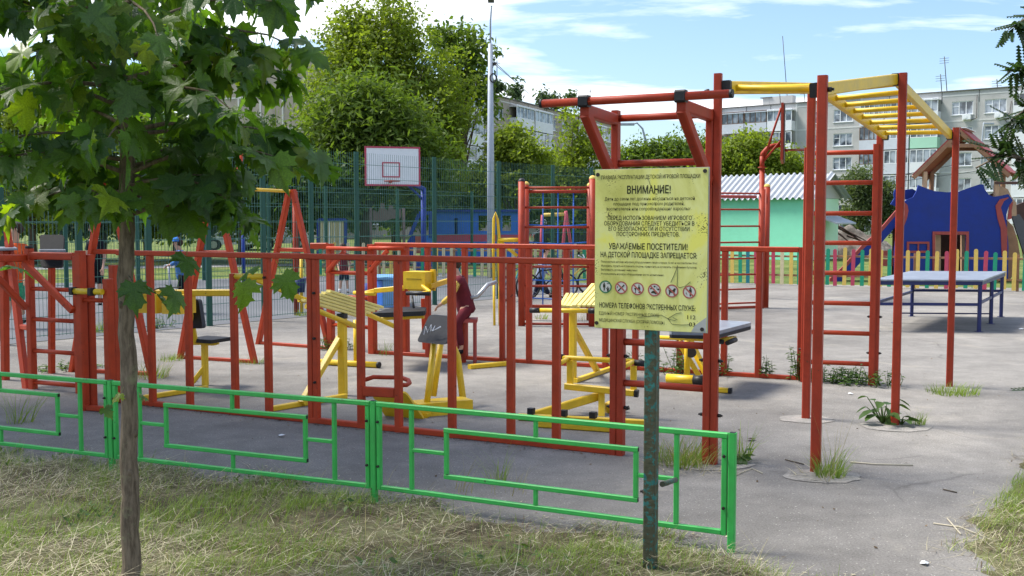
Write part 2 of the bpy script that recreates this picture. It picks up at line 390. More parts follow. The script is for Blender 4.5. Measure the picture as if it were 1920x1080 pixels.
M['path'] = groundmat('pale_path_paving', [(.3, (.30, .29, .27)), (.7, (.4, .39, .37))], .8, (20, .2), .9, .1)
M['soil'] = groundmat('matted_soil', [(.32, (.06, .05, .03)), (.5, (.12, .11, .06)), (.66, (.17, .175, .085))], 3.2, (60, .5), 1, .8)

def poly(pts, z):
    b = MB(); b.add([(p[0], p[1], z) for p in pts], [tuple(range(len(pts)))]); return b
struct('ground', poly([(-900, -60), (900, -60), (900, 1800), (-900, 1800)], -0.012), M['lawnfar'])
P0 = G(0, 648); P1 = G(576, 594)              # line of the green mesh fence
FD = (P1 - P0).normalized(); FNRM = V(-FD.y, FD.x, 0)
def FEN(s, z=0.0, off=0.0): p = P0 + FD * s + FNRM * off; return V(p.x, p.y, z)
a0 = FEN(-12); a1 = FEN(15.5)
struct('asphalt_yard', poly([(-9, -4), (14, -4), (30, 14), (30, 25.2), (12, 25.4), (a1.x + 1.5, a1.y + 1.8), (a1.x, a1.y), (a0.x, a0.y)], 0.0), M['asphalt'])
struct('court', poly([FEN(-14, 0, .06), FEN(15.5, 0, .06), FEN(17.5, 0, 8), FEN(6, 0, 13), FEN(-20, 0, 13)], 0.0), M['court'])
pa = [W(-400, 500, 33), W(250, 500, 35.5), W(700, 500, 38.5), W(1150, 500, 40), W(1150, 500, 41.6), W(700, 500, 40.3), W(250, 500, 37.3), W(-400, 500, 35)]
struct('path', poly(pa, -0.004), M['path'])
# raised edge of dry grass in front and at the right
EDGE = [G(-260, 830), G(0, 852), G(200, 868), G(560, 905), G(700, 932), G(1000, 985), G(1370, 1034), G(1500, 1088), V(1.75, 4.3, 0), V(1.9, 3.4, 0)]
def yedge(x):
    xs = [p.x for p in EDGE]; ys = [p.y for p in EDGE]
    return np.interp(x, xs, ys, left=ys[0] + 1.5)
RED = [(2.02, 3.6), (2.13, 4.9), (2.48, 5.6), (3.02, 6.4), (3.8, 7.6), (5.0, 9.2)]
def xedge(y): return np.interp(y, [p[1] for p in RED], [p[0] for p in RED])
def vnoise(x, y, seed=0):
    def h(i, j): 
        v = np.sin(i * 127.1 + j * 311.7 + seed * 17.3) * 43758.5453; return v - np.floor(v)
    i = np.floor(x); j = np.floor(y); u = x - i; v = y - j; u = u * u * (3 - 2 * u); v = v * v * (3 - 2 * v)
    return (h(i, j) * (1 - u) + h(i + 1, j) * u) * (1 - v) + (h(i, j + 1) * (1 - u) + h(i + 1, j + 1) * u) * v
def turf_h(x, y):
    nn = vnoise(x * 4, y * 4, 1) * .35 + vnoise(x * 11, y * 11, 2) * .14 - .24
    d1 = (yedge(x) - y) + nn; d2 = (x - xedge(y)) + nn
    d = np.maximum(np.where(x < 1.95, d1, -1), np.where(x > 1.9, d2, -1))
    hgt = np.clip(d / .5, -1, 1)
    return hgt * .045 + (vnoise(x * 5, y * 5, 5) - .5) * .03 * (hgt > 0) - .004, d
gx, gy = np.meshgrid(np.linspace(-6.5, 5.2, 240), np.linspace(2.6, 10.2, 170))
hz, _d = turf_h(gx, gy)
nx = gx.shape[1]; idx = np.arange(gx.size).reshape(gx.shape)
qf = np.stack([idx[:-1, :-1], idx[:-1, 1:], idx[1:, 1:], idx[1:, :-1]], -1).reshape(-1, 4)
keep = (np.maximum.reduce([hz[:-1, :-1], hz[:-1, 1:], hz[1:, 1:], hz[1:, :-1]]) > -.03).ravel()
tf = fast('verge', np.stack([gx, gy, hz], -1).reshape(-1, 3), qf[keep], M['soil'], None, True); tf['kind'] = 'structure'

# ================================================================== BUILDINGS
M['wallgrey'] = paint('grey_panel_render', (0.46, 0.455, 0.44), .9, .14, dirt=.4, dirtcol=(.27, .26, .25), scale=.35, bump=.3, spec=.2)
M['wallbrown'] = paint('grey_brown_pebble_panel', (0.36, 0.32, 0.27), .95, .2, dirt=.4, dirtcol=(.17, .15, .13), scale=.5, bump=.6, spec=.15, fine=25)
M['seam'] = paint('pale_panel_seam', (0.58, 0.58, 0.56), .9, .15, dirt=.3, scale=.5)
M['darkseam'] = paint('dark_panel_seam', (0.13, 0.125, 0.12), .9, .15, dirt=.2, scale=.5)
M['frame'] = simple('white_window_frame', (.76, .78, .80), .45)
M['frameb'] = simple('brown_window_frame', (.16, .10, .07), .6)
M['panelblue'] = paint('pale_blue_grey_balcony_panel', (0.55, 0.58, 0.64), .7, .08, dirt=.25, scale=.8)
M['panelwhite'] = paint('white_balcony_panel', (0.70, 0.72, 0.74), .6, .06, dirt=.2, scale=.8)
M['panelmint'] = paint('mint_balcony_panel', (0.36, 0.62, 0.47), .6, .06, dirt=.15, scale=.8)
def glassmat():
    m, t, b = newmat('window_glass_with_curtains'); N = t.nodes.new; K = t.links.new
    oi = N('ShaderNodeObjectInfo'); tc = N('ShaderNodeTexCoord')
    wv = N('ShaderNodeTexWave'); wv.inputs['Scale'].default_value = 3.2; wv.inputs['Distortion'].default_value = 1.5; K(tc.outputs['Object'], wv.inputs['Vector'])
    n1 = N('ShaderNodeTexNoise'); n1.inputs['Scale'].default_value = .9; n1.noise_dimensions = '4D'; K(tc.outputs['Object'], n1.inputs['Vector'])
    mw = N('ShaderNodeMath'); mw.operation = 'MULTIPLY'; mw.inputs[1].default_value = 50; K(oi.outputs['Random'], mw.inputs[0]); K(mw.outputs[0], n1.inputs['W'])
    r = N('ShaderNodeValToRGB'); e = r.color_ramp.elements; e[0].position = .42; e[0].color = (.045, .06, .08, 1); e[1].position = .58; e[1].color = (.40, .45, .52, 1)
    K(n1.outputs['Fac'], r.inputs[0])
    mx = N('ShaderNodeMixRGB'); mx.blend_type = 'MULTIPLY'; mx.inputs[0].default_value = .35; K(r.outputs[0], mx.inputs[1]); K(wv.outputs['Color'], mx.inputs[2])
    K(mx.outputs[0], b.inputs['Base Color']); b.inputs['Roughness'].default_value = .08; b.inputs['Specular IOR Level'].default_value = .9
    return m
M['glass'] = glassmat()

def win_mesh(w_, h_, nv, nh=0, d=.07, fr=.07):
    f = MB(); x0 = -w_ / 2; 
    f.box((0, 0, fr / 2), w_, d, fr); f.box((0, 0, h_ - fr / 2), w_, d, fr)
    for sx in (-1, 1): f.box((sx * (w_ / 2 - fr / 2), 0, h_ / 2), fr, d, h_ - 2 * fr)
    for k in range(1, nv): f.box((x0 + w_ * k / nv, 0, h_ / 2), fr * 1.1, d * .9, h_ - 2 * fr)
    if nh:
        cw = w_ / nv; f.box((x0 + cw / 2 + fr * .2, 0, h_ * .62), cw - fr * 1.2, d * .8, fr * .7)
    p = MB(); p.box((0, .02, h_ / 2), w_ - .03, .02, h_ - .03)
    return f, p
WCACHE = {}
def place_window(parent, pos, rz, w_, h_, nv, nh, frame='frame', name='window', sill=True):
    key = (w_, h_, nv, nh, frame)
    if key not in WCACHE:
        f, p = win_mesh(w_, h_, nv, nh)
        if sill: f.box((0, -.07, -.03), w_ + .16, .2, .05)
        fo = mk(name, f, M[frame]); po = mk('pane', p, M['glass'], fo)
        WCACHE[key] = (fo, po); fo.parent = parent
    else:
        fo = WCACHE[key][0].copy(); fo.name = name; COL.objects.link(fo)
        po = WCACHE[key][1].copy(); COL.objects.link(po); po.parent = fo; fo.parent = parent
    fo.location = Vector(pos) - wloc(parent); fo.rotation_euler = (0, 0, rz)
    return fo
def facade(root, A, B, top, depth, cols, mat, floors, pitch, z0, wh=1.4, face=1):
    """wall from A to B (left to right as seen); cols: list of (s_center, width, kind)"""
    d = (B - A); L_ = d.length; d.normalize(); n = V(d.y, -d.x, 0)             # n points at the viewer
    rz = math.atan2(d.y, d.x)
    ss = {0.0, L_}; zs = {0.0, top}; holes = []
    for sc, ww, kd in cols:
        if kd[0] != 'w': continue
        for k in range(floors):
            zc = z0 + pitch * k; holes.append((sc - ww / 2, sc + ww / 2, zc - wh / 2, zc + wh / 2))
    for h in holes: ss |= {h[0], h[1]}; zs |= {h[2], h[3]}
    ss = sorted(ss); zs = sorted(zs); b = MB()
    P = lambda s, z, o=0: V(A.x + d.x * s + n.x * o, A.y + d.y * s + n.y * o, z)
    for i in range(len(ss) - 1):
        for j in range(len(zs) - 1):
            cs = (ss[i] + ss[i + 1]) / 2; cz = (zs[j] + zs[j + 1]) / 2
            if any(h[0] < cs < h[1] and h[2] < cz < h[3] for h in holes): continue
            b.add([P(ss[i], zs[j]), P(ss[i + 1], zs[j]), P(ss[i + 1], zs[j + 1]), P(ss[i], zs[j + 1])], [(0, 1, 2, 3)])
    for h in holes:
        o = -.18
        q = [P(h[0], h[2]), P(h[1], h[2]), P(h[1], h[3]), P(h[0], h[3]), P(h[0], h[2], o), P(h[1], h[2], o), P(h[1], h[3], o), P(h[0], h[3], o)]
        b.add(q, [(0, 4, 5, 1), (1, 5, 6, 2), (2, 6, 7, 3), (3, 7, 4, 0), (4, 7, 6, 5)])
    # other sides and roof
    o = -depth
    q = [P(0, 0), P(L_, 0), P(L_, 0, o), P(0, 0, o), P(0, top), P(L_, top), P(L_, top, o), P(0, top, o)]
    b.add(q, [(1, 2, 6, 5), (2, 3, 7, 6), (3, 0, 4, 7), (4, 5, 6, 7)])
    mk('wall', b, mat, root)
    for sc, ww, kd in cols:
        if kd[0] == 'w':
            for k in range(floors):
                nv = 3 if ww > 1.8 else 2
                place_window(root, P(sc, z0 + pitch * k - wh / 2, -.10), rz, ww, wh, nv, 1)
    return P, rz, L_, n, d
def balcony(root, P, rz, sc, ww, zc, panel, frame, nv, proj=.95, glazed=True):
    b = MB(); ax = P(1, 0) - P(0, 0); ay = P(0, 0, 1) - P(0, 0, 0)
    c = lambda s, z, o: P(s, z, o)
    b.box(c(sc, zc - 1.32, proj / 2), ww, proj, .14, ax, ay, ZV)
    b.box(c(sc, zc - .76, proj - .04), ww, .06, .98, ax, ay, ZV)
    for sx in (-1, 1): b.box(c(sc + sx * (ww / 2 - .03), zc - .76, (proj - .07) / 2), .06, proj - .07, .98, ax, ay, ZV)
    if zc > 12.5: mk('balcony_roof', MB().box(c(sc, zc + 1.0, proj / 2 + .05), ww, proj + .1, .1, ax, ay, ZV), M[panel], root)
    o = mk('balcony', b, M[panel], root)
    f, p = win_mesh(ww, 1.43, nv, 0, .06, .07)
    fo = place_window(root, P(sc, zc - .26, proj - .05), rz, round(ww, 2), 1.43, nv, 0, frame, 'balcony_window', False)
    return o
def roofs(P, L_, root, top, n_, spots):
    b = MB(); ax = P(1, 0) - P(0, 0); ay = P(0, 0, 1) - P(0, 0, 0)
    for s, w_, h_, o in spots: b.box(P(s, top + h_ / 2, o), w_, 1.2, h_, ax, ay, ZV)
    mk('roof_vent', b, M['wallgrey'], root)

def colS(A, B, px):                 # distance along A-B where the column px crosses it
    k = (px - 960) / FPX; d = (B - A); L_ = d.length; d.normalize()
    # (A.x+d.x s) = k' * dist ; lateral/forward ratio for horizon row
    kk = k / cos(PITCH)
    return (kk * A.y - A.x) / (d.x - kk * d.y)
def DTOP(py, z): r = ray(960, py); return (z - CAMH) * r.y / r.z
TOP = 15.0
# --- long grey block on the right
A = W(1343, 205, DTOP(205, TOP)); A.z = 0; B = W(1893, 164, DTOP(164, TOP)); B.z = 0
B = A + (B - A) * 1.22
rb = thing('apartment_building', 'long five storey grey panel apartment block with glazed balconies behind the blue playhouse', 'building', (A + B) / 2)
sc = lambda px: colS(A, B, px)
def span(a, b): return ((sc(a) + sc(b)) / 2, sc(b) - sc(a))
cols = []
for a, b in ((1510, 1541), (1557, 1592), (1776, 1815), (1837, 1877)):
    c_, w_ = span(a, b); cols.append((c_, w_, 'w'))
z0, pitch = 2.52, 2.68
Pf, rz, LL, nn_, dd = facade(rb, A, B, TOP, 12, cols, M['wallgrey'], 5, pitch, z0)
for (a, b, pan, fr, nv, mint) in ((1356, 1397, 'panelblue', 'frameb', 4, None), (1398, 1439, 'panelblue', 'frameb', 4, None), (1440, 1486, 'panelwhite', 'frame', 4, None),
                          (1611, 1656, 'panelblue', 'frameb', 5, None), (1657, 1703, 'panelblue', 'frame', 4, None), (1705, 1756, 'panelwhite', 'frame', 4, 3), (1894, 1940, 'panelwhite', 'frame', 4, None), (1942, 1990, 'panelwhite', 'frame', 4, None)):
    c_, w_ = span(a, b)
    for k in range(5):
        p2 = 'panelmint' if mint == k else pan
        balcony(rb, Pf, rz, c_, w_ - .04, z0 + pitch * k, p2, fr if (k + nv) % 3 else 'frame', nv)
# seams
axx = dd
for k in range(1, 6): 
    for (a, c) in ((1488, 1607), (1758, 1892)): mk('panel_seam', MB().box(Pf((sc(a) + sc(c)) / 2, z0 + pitch * (k - 1) + 1.34, .012), sc(c) - sc(a), .024, .16, dd, -nn_, ZV), M['seam'], rb)
for px in (1344.5, 1488, 1608): mk('panel_seam', MB().box(Pf(sc(px), TOP / 2, .02), .22, .04, TOP, dd, -nn_, ZV), M['seam'], rb)
for px in (1395, 1440, 1607, 1660, 1706, 1757, 1826): mk('parapet_joint', MB().box(Pf(sc(px), TOP - .62, .012), .07, .024, 1.2, dd, -nn_, ZV), M['darkseam'], rb)
mk('parapet_cap', MB().box(Pf(LL / 2, TOP + .06, 0), LL, .3, .1, dd, -nn_, ZV), M['darkseam'], rb)
for s_, w_, h_ in ((sc(1413), .9, 1.2), (sc(1440), 3.0, 1.3), (sc(1673), .5, 1.0), (sc(1560), .3, .7)): mk('roof_vent', MB().box(Pf(s_, TOP + h_ / 2, -3), w_, .9, h_, dd, -nn_, ZV), M['wallgrey'], rb)
mk('vent_cap', MB().box(Pf(sc(1413), TOP + 1.25, -3), 1.5, 1.2, .1, dd, -nn_, ZV), M['darkseam'], rb); mk('vent_cap', MB().box(Pf(sc(1673), TOP + 1.04, -3), .9, .9, .08, dd, -nn_, ZV), M['darkseam'], rb)
for px, h_, o in ((1444, 2.6, -2), (1745, 2.2, -2), (1749, 4.2, -3), (1849, 1.2, -2), (1476, 2.2, -4), (1430, 9.0, -6)):
    b = MB(); b.tube([Pf(sc(px), TOP, o), Pf(sc(px) - .1 * h_, TOP + h_, o)], .045, 5)
    if h_ < 5:
        for q in range(3): b.tube([Pf(sc(px) - .1 * h_ - .5, TOP + h_ - .2 - .25 * q, o), Pf(sc(px) - .1 * h_ + .5, TOP + h_ - .2 - .25 * q, o)], .02, 4)
    mk('antenna', b, M['bolt'], rb)
for k, (px, fl) in enumerate(((1805, 4), (1865, 4))):
    b = MB(); c_ = Pf(sc(px), z0 + pitch * fl - .98, .2); b.box(c_, .85, .35, .55, dd, -nn_, ZV); b.disc(c_ + nn_ * .18 - dd * .12, nn_, .2, .02, 14)
    mk('air_conditioner', b, M['white'], rb)
b = MB(); b.tube([Pf(sc(1822), TOP - .5, .08), Pf(sc(1822), TOP - 2.9, .08), Pf(sc(1812), TOP - 3.1, .08)], .035, 5); mk('cable', b, M['black'], rb); b = MB(); b.tube([Pf(sc(1886), TOP - 1.4, .08), Pf(sc(1884), TOP - 2.6, .08), Pf(sc(1871), TOP - 2.9, .08), Pf(sc(1890), TOP - 4.4, .08)], .035, 5)
mk('cable', b, M['black'], rb)

# --- brown block on the left with its blank gable
C0 = W(595, 95, DTOP(95, TOP)); C0.z = 0; C1 = W(1151, 236, DTOP(236, TOP)); C1.z = 0
lb = thing('apartment_building', 'brown five storey panel block with a blank gable wall behind tall trees', 'building', (C0 + C1) / 2)
dl = (C1 - C0).normalized(); LLb = (C1 - C0).length
sl = lambda px: colS(C0, C1, px)
cols = []; bal = []
for a, b in ((606, 622), (740, 760), (902, 917), (930, 945), (1029, 1044), (1052, 1064), (1134, 1147)): cols.append(((sl(a) + sl(b)) / 2, min(2.0, sl(b) - sl(a)), 'w'))
Pl, rzl, LL2, nl, dl = facade(lb, C0, C1, TOP, 13, cols, M['wallbrown'], 5, pitch, z0)
for (a, b) in ((636, 668), (670, 706), (770, 804), (806, 842), (862, 892), (955, 988), (990, 1023), (1072, 1096), (1098, 1124)):
    for k in range(5): balcony(lb, Pl, rzl, (sl(a) + sl(b)) / 2, sl(b) - sl(a) - .05, z0 + pitch * k, 'panelwhite', 'frame', 5)
for k in range(1, 6): mk('panel_seam', MB().box(Pl(LL2 / 2, z0 + pitch * (k - 1) + 1.34, .012), LL2, .024, .12, dl, -nl, ZV), M['seam'], lb)
for k in range(6): mk('panel_seam', MB().box(Pl(-.012, 0, 0) - nl * (1.2 + 2.2 * k) + ZV * TOP / 2, .024, .14, TOP, dl, -nl, ZV), M['seam'], lb)
for k in range(1, 6): mk('panel_seam', MB().box(Pl(-.014, 0, 0) - nl * 6.5 + ZV * (pitch * k + .9), .02, 13, .12, dl, -nl, ZV), M['seam'], lb)
for px in (880, 930, 956, 990, 1024, 1070, 1110): mk('parapet_joint', MB().box(Pl(sl(px), TOP - .62, .012), .09, .024, 1.2, dl, -nl, ZV), M['darkseam'], lb)
mk('parapet_cap', MB().box(Pl(LL2 / 2, TOP + .06, 0), LL2, .3, .12, dl, -nl, ZV), M['darkseam'], lb)
for px, h_ in ((962, 4.6), (950, 3.0), (1000, 2.2), (1130, 4.8), (690, 4)):
    b = MB(); b.tube([Pl(sl(px), TOP, -2), Pl(sl(px), TOP + h_, -2)], .05, 5); b.tube([Pl(sl(px) - .8, TOP + h_ - .3, -2), Pl(sl(px) + .8, TOP + h_ - .3, -2)], .03, 4)
    mk('antenna', b, M['bolt'], lb)

# --- mint green shed with white corrugated roof
KD = 42.0
k0 = W(1190, 470, KD + 6); k0.z = 0; k1 = W(1510, 470, KD); k1.z = 0
kd = (k1 - k0).normalized(); kn = V(kd.y, -kd.x, 0); kl = (k1 - k0).length; kdep = 2.5
ze = ZAT(k1, 371); zr = ZAT(k1 - kn * 1.25, 326)
shed = thing('shed', 'mint green rendered shed under a white corrugated gable roof behind the red wall bars', 'shed', (k0 + k1) / 2)
b = MB(); q = [k0, k1, k1 - kn * kdep, k0 - kn * kdep]
b.add([UP(p, 0) for p in q] + [UP(p, ze) for p in q], [(0, 1, 5, 4), (2, 3, 7, 6), (3, 0, 4, 7), (4, 5, 6, 7)])
mk('wall', b, M['mint'], shed)
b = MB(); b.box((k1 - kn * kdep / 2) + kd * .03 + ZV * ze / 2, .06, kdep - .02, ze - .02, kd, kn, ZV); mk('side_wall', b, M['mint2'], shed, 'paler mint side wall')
b = MB(); mid0 = k0 - kn * kdep / 2; mid1 = k1 - kn * kdep / 2
b.prism([UP(k1 + kn * .15, ze), UP(mid1, zr - .05), UP(k1 - kn * (kdep + .15), ze)], kd, .08); mk('gable', b, M['wallgrey'], shed)
# corrugated sheets
nw = int(kl / .25)
vs = []; fs = []
for i in range(nw * 4 + 1):
    s = -.25 + (kl + .8) * i / (nw * 4); zz = (0, .085, .085, 0)[i % 4]
    e = k0 + kd * s + kn * .25; r_ = k0 + kd * s - kn * kdep / 2; e2 = k0 + kd * s - kn * (kdep + .25)
    vs += [UP(e, ze - .06 + zz), UP(r_, zr + zz), UP(e2, ze - .06 + zz)]
for i in range(nw * 4):
    for j in (0, 1): fs.append((i * 3 + j, (i + 1) * 3 + j, (i + 1) * 3 + j + 1, i * 3 + j + 1))
b = MB(); b.add(vs, fs); mk('roof', b, M['roofwhite'], shed)
b = MB(); b.prism([UP(k1 + kd * .08 + kn * -.3, ze * .73), UP(k1 + kd * 1.15 + kn * -.3, ze * .58), UP(k1 + kd * 1.15 - kn * 1.9, ze * .58), UP(k1 + kd * .08 - kn * 1.9, ze * .73)], ZV, .06); mk('door_canopy', b, M['roofwhite'], shed)

# ================================================================== TREES
RNG = np.random.default_rng(7)
M['bark'] = paint('grey_brown_bark', (0.10, 0.075, 0.055), .95, .35, dirt=.4, scale=4, bump=.8, spec=.15)
M['lf_yellow'] = leafmat('yellow_green_leaves', (.10, .145, .018), (.235, .29, .040), .55, .46, spec=.2)
M['lf_mid'] = leafmat('mid_green_leaves', (.06, .105, .018), (.15, .21, .04), .55, .42, spec=.2)
M['lf_dark'] = leafmat('dark_green_leaves', (.034, .072, .020), (.085, .145, .045), .55, .38, spec=.2)
M['lf_blue'] = leafmat('blue_green_leaves', (.03, .06, .024), (.08, .125, .055), .55, .34, spec=.2)
M['lf_grey'] = leafmat('grey_green_leaves', (.05, .08, .03), (.13, .165, .075), .55, .36, spec=.2)
def leafcloud(blobs, n, size, rng, clump=26, spread=.16, hollow=.55, aspect=1.6, flat=.5):
    """rhombic leaves in clumps through ellipsoids (c, r); returns verts, quads and clump centres"""
    wts = np.array([b[1][0] * b[1][1] * b[1][2] * (b[2] if len(b) > 2 else 1) for b in blobs]) ** .8; wts /= wts.sum()
    C = []; nc = max(3, n // clump)
    bi = rng.choice(len(blobs), nc, p=wts)
    d = rng.normal(size=(nc, 3)); d /= np.linalg.norm(d, axis=1)[:, None]
    rad = hollow + (1.05 - hollow) * rng.random(nc) ** .7
    rad *= 1 + .34 * (rng.random(nc) - .5) + np.where(rng.random(nc) < .2, .5 * rng.random(nc), 0) + .16 * np.sin(d[:, 0] * 7 + bi) * np.sin(d[:, 2] * 6 + d[:, 1] * 5)
    cen = np.array([b[0] for b in blobs])[bi]; rr = np.array([b[1] for b in blobs])[bi]
    cc = cen + d * rr * rad[:, None]
    sp = spread * (.6 + .8 * rng.random(nc))
    ci = np.repeat(np.arange(nc), clump)
    m = len(ci); p = cc[ci] + rng.normal(size=(m, 3)) * (sp[ci, None] * np.array([1, 1, .7]))
    nrm = rng.normal(size=(m, 3)) + np.array([0, 0, 1.1 * flat + .2]) + d[ci] * .5; nrm /= np.linalg.norm(nrm, axis=1)[:, None]
    t = np.cross(nrm, rng.normal(size=(m, 3))); t /= np.linalg.norm(t, axis=1)[:, None]; b_ = np.cross(nrm, t)
    s = size * (.6 + .8 * rng.random(m))[:, None]
    v = np.stack([p - t * s * .5 * aspect, p - b_ * s * .42 + nrm * s * .1, p + t * s * .5 * aspect, p + b_ * s * .42 + nrm * s * .1], 1).reshape(-1, 3)
    f = np.arange(m * 4).reshape(-1, 4)
    return v, f, cc
def tree(name, label, base, blobs, n, size, mat, group=None, r0=.15, seed=1, clump=26, spread=.16, hollow=.5, limbs=24, cat='tree', trunk=True, aspect=1.6):
    rng = np.random.default_rng(seed)
    base = V(base[0], base[1], base[2] if len(base) > 2 else 0)
    root = thing(name, label, cat, base, group)
    if cat == 'tree' and n > 4000: n, size, clump = int(n * 2.1), size * .66, int(clump * 1.25)
    v, f, cc = leafcloud(blobs, n, size, rng, clump, spread, hollow, aspect)
    fast('crown', v, f, M[mat], root)
    b = MB(); top = max(bl[0][2] + bl[1][2] * .3 for bl in blobs); mid = np.average([bl[0] for bl in blobs], axis=0)
    ax = [base]; k = 5
    for i in range(1, k + 1):
        tt = i / k; q = base.lerp(V(mid[0], mid[1], top), tt); q.x += rng.normal() * .06 * (top - base.z) / 6; q.y += rng.normal() * .06; ax.append(q)
    b.tube(ax, [r0 * (1 - .8 * i / k) for i in range(k + 1)], 8)
    pick = rng.choice(len(cc), min(limbs, len(cc)), replace=False)
    for i in pick:
        e = V(*cc[i]); tt = rng.uniform(.25, .8); s0 = ax[0].lerp(ax[-1], tt)
        j = min(int(tt * k), k - 1); s0 = ax[j].lerp(ax[j + 1], tt * k - j)
        if e.z < s0.z - .5: continue
        m_ = s0.lerp(e, .5) + V(rng.normal() * .15, rng.normal() * .15, .25); rr = r0 * .35 * (1 - tt * .6)
        b.tube([s0, m_, e], [rr, rr * .6, rr * .2], 5, False)
    mk('trunk', b, M['bark'], root)
    return root
def blob(px, py, rx, ry, D, rd=None, k=1):
    c = W(px, py, D); s = D / FPX
    return ((c.x, c.y, c.z), (rx * s, (rd if rd else (rx + ry) / 2 * s), ry * s), k)
def xy(px, D): r = W(px, 410, D); return (r.x, r.y)

tree('broad_tree', 'tall broad yellow green tree rising behind the white basketball backboard', xy(745, 46),
     [blob(690, 130, 85, 80, 46), blob(790, 190, 90, 80, 46), blob(640, 190, 70, 75, 46), blob(735, 60, 55, 55, 46), blob(835, 240, 44, 52, 46), blob(790, 295, 70, 36, 46), blob(655, 70, 40, 50, 46), blob(735, 20, 25, 45, 46, None, .5)], 21000, .17, 'lf_yellow', r0=.22, seed=3, clump=30, spread=.26)
tree('drooping_tree', 'mid green drooping tree in front of the yellow green crown and above the backboard', xy(680, 40),
     [blob(700, 200, 50, 45, 40), blob(650, 225, 45, 50, 40), blob(735, 240, 55, 42, 40), blob(665, 180, 22, 30, 40), blob(780, 265, 34, 34, 40), blob(615, 270, 34, 40, 40), blob(650, 310, 60, 55, 40), blob(720, 310, 80, 50, 40), blob(800, 330, 40, 40, 40)], 13000, .15, 'lf_mid', r0=.18, seed=4, clump=16, spread=.5, aspect=2.8, hollow=.2)
tree('ash_tree', 'thin open ash crown with bare twigs just left of the tall lamp post', xy(862, 52),
     [blob(855, 90, 45, 45, 52, None, .6), blob(885, 110, 40, 50, 52, None, .6), blob(830, 75, 35, 35, 52, None, .5), blob(870, 160, 40, 40, 52), blob(915, 190, 20, 40, 52, None, .5)], 3300, .19, 'lf_mid', r0=.16, seed=5, clump=14, spread=.28, limbs=60, hollow=.2)
tree('small_maple', 'leafy light green tree standing just right of the tall lamp post', xy(975, 44),
     [blob(965, 290, 48, 34, 44), blob(938, 268, 26, 28, 44), blob(1000, 305, 38, 32, 44), blob(970, 340, 60, 34, 44), blob(910, 345, 36, 36, 44), blob(972, 255, 22, 22, 44)], 6000, .16, 'lf_yellow', r0=.13, seed=6, clump=24, spread=.2)
tree('slender_tree', 'slender open yellow green tree behind the left end of the red pull-up bar', xy(1072, 48),
     [blob(1064, 222, 16, 36, 48, None, .7), blob(1078, 285, 34, 40, 48), blob(1045, 318, 38, 32, 48), blob(1108, 270, 22, 34, 48, None, .7), blob(1070, 350, 60, 32, 48), blob(1130, 340, 36, 36, 48)], 4200, .17, 'lf_yellow', r0=.11, seed=8, clump=20, spread=.24, limbs=46, hollow=.3)
tree('bushy_tree', 'bushy green tree seen through the red pull-up frame above the yellow sign', xy(1255, 62),
     [blob(1225, 292, 42, 22, 62), blob(1270, 284, 46, 26, 62), blob(1312, 300, 42, 36, 62), blob(1190, 300, 30, 25, 62), blob(1250, 330, 90, 45, 62)], 9000, .22, 'lf_mid', r0=.2, seed=9, clump=26, spread=.3)
tree('round_tree', 'round bright yellow green tree above the white shed roof', xy(1410, 58),
     [blob(1375, 292, 36, 30, 58), blob(1415, 280, 40, 28, 58), blob(1450, 308, 42, 28, 58), blob(1390, 315, 60, 40, 58), blob(1480, 320, 28, 26, 58)], 11000, .19, 'lf_yellow', r0=.2, seed=10, clump=28, spread=.28)
tree('grey_tree', 'grey green tree in front of the grey block, right of the shed', xy(1615, 60),
     [blob(1610, 345, 26, 34, 60), blob(1640, 375, 34, 40, 60), blob(1665, 400, 30, 40, 60), blob(1605, 400, 26, 35, 60)], 6500, .16, 'lf_grey', r0=.12, seed=11, clump=26, spread=.24, hollow=.3)
for i, (px, py, h) in enumerate(((1019, 182, 34), (1040, 186, 30), (1070, 184, 34), (965, 166, 28), (930, 160, 12))):
    s_ = sl(px); bs = Pl(s_, TOP, -1.5); Dp = bs.y
    tree('roof_sapling', ('small birch sapling growing on the roof edge directly above the red bar tip', 'middle one of the three saplings close together on the brown roof', 'widest of the saplings on the brown roof, at the right', 'round sapling alone on the brown roof above the white balconies', 'tiny sapling on the brown roof beside the tall lamp post')[i], (bs.x, bs.y, TOP),
         [blob(px, py, 11, h * .55, Dp), blob(px + 8, py + 6, 9, h * .4, Dp), blob(px - 7, py + 8, 8, h * .35, Dp)], 420, .3, 'lf_blue', 'saplings on the brown roof', r0=.05, seed=20 + i, clump=10, spread=.32, limbs=16, hollow=.1)
# background trees behind the court, far left to lamp post
lefts = [(-260, 36, 'lf_dark', 'dark tree beyond the court at the far left edge'), (-90, 41, 'lf_mid', 'mid green tree beyond the court, left of the maple trunk'), (60, 38, 'lf_yellow', 'yellowish tree beyond the court seen through the maple leaves, far left'), (190, 43, 'lf_dark', 'dark tree beyond the court right behind the maple trunk'),
         (330, 40, 'lf_mid', 'mid green tree beyond the court between trunk and yellow pull-up bar'), (450, 39, 'lf_blue', 'blue green tree beyond the court behind the yellow pull-up bar'), (556, 38, 'lf_dark', 'dark low tree beyond the court left of the cream panel')]
for i, (px, D, mt, lb_) in enumerate(lefts):
    h = (250, 190, 150, 130, 225, 240, 300)[i]
    hh = 400 - h
    tree('court_tree', lb_, xy(px, D), [blob(px - 40, h + hh * .45, 55, hh * .42, D), blob(px + 40, h + hh * .4, 55, hh * .4, D), blob(px, h + hh * .25, 50, hh * .32, D), blob(px, h + hh * .8, 85, hh * .28, D)], 6500, .2, mt, 'trees beyond the court', r0=.16, seed=40 + i, clump=26, spread=.3)
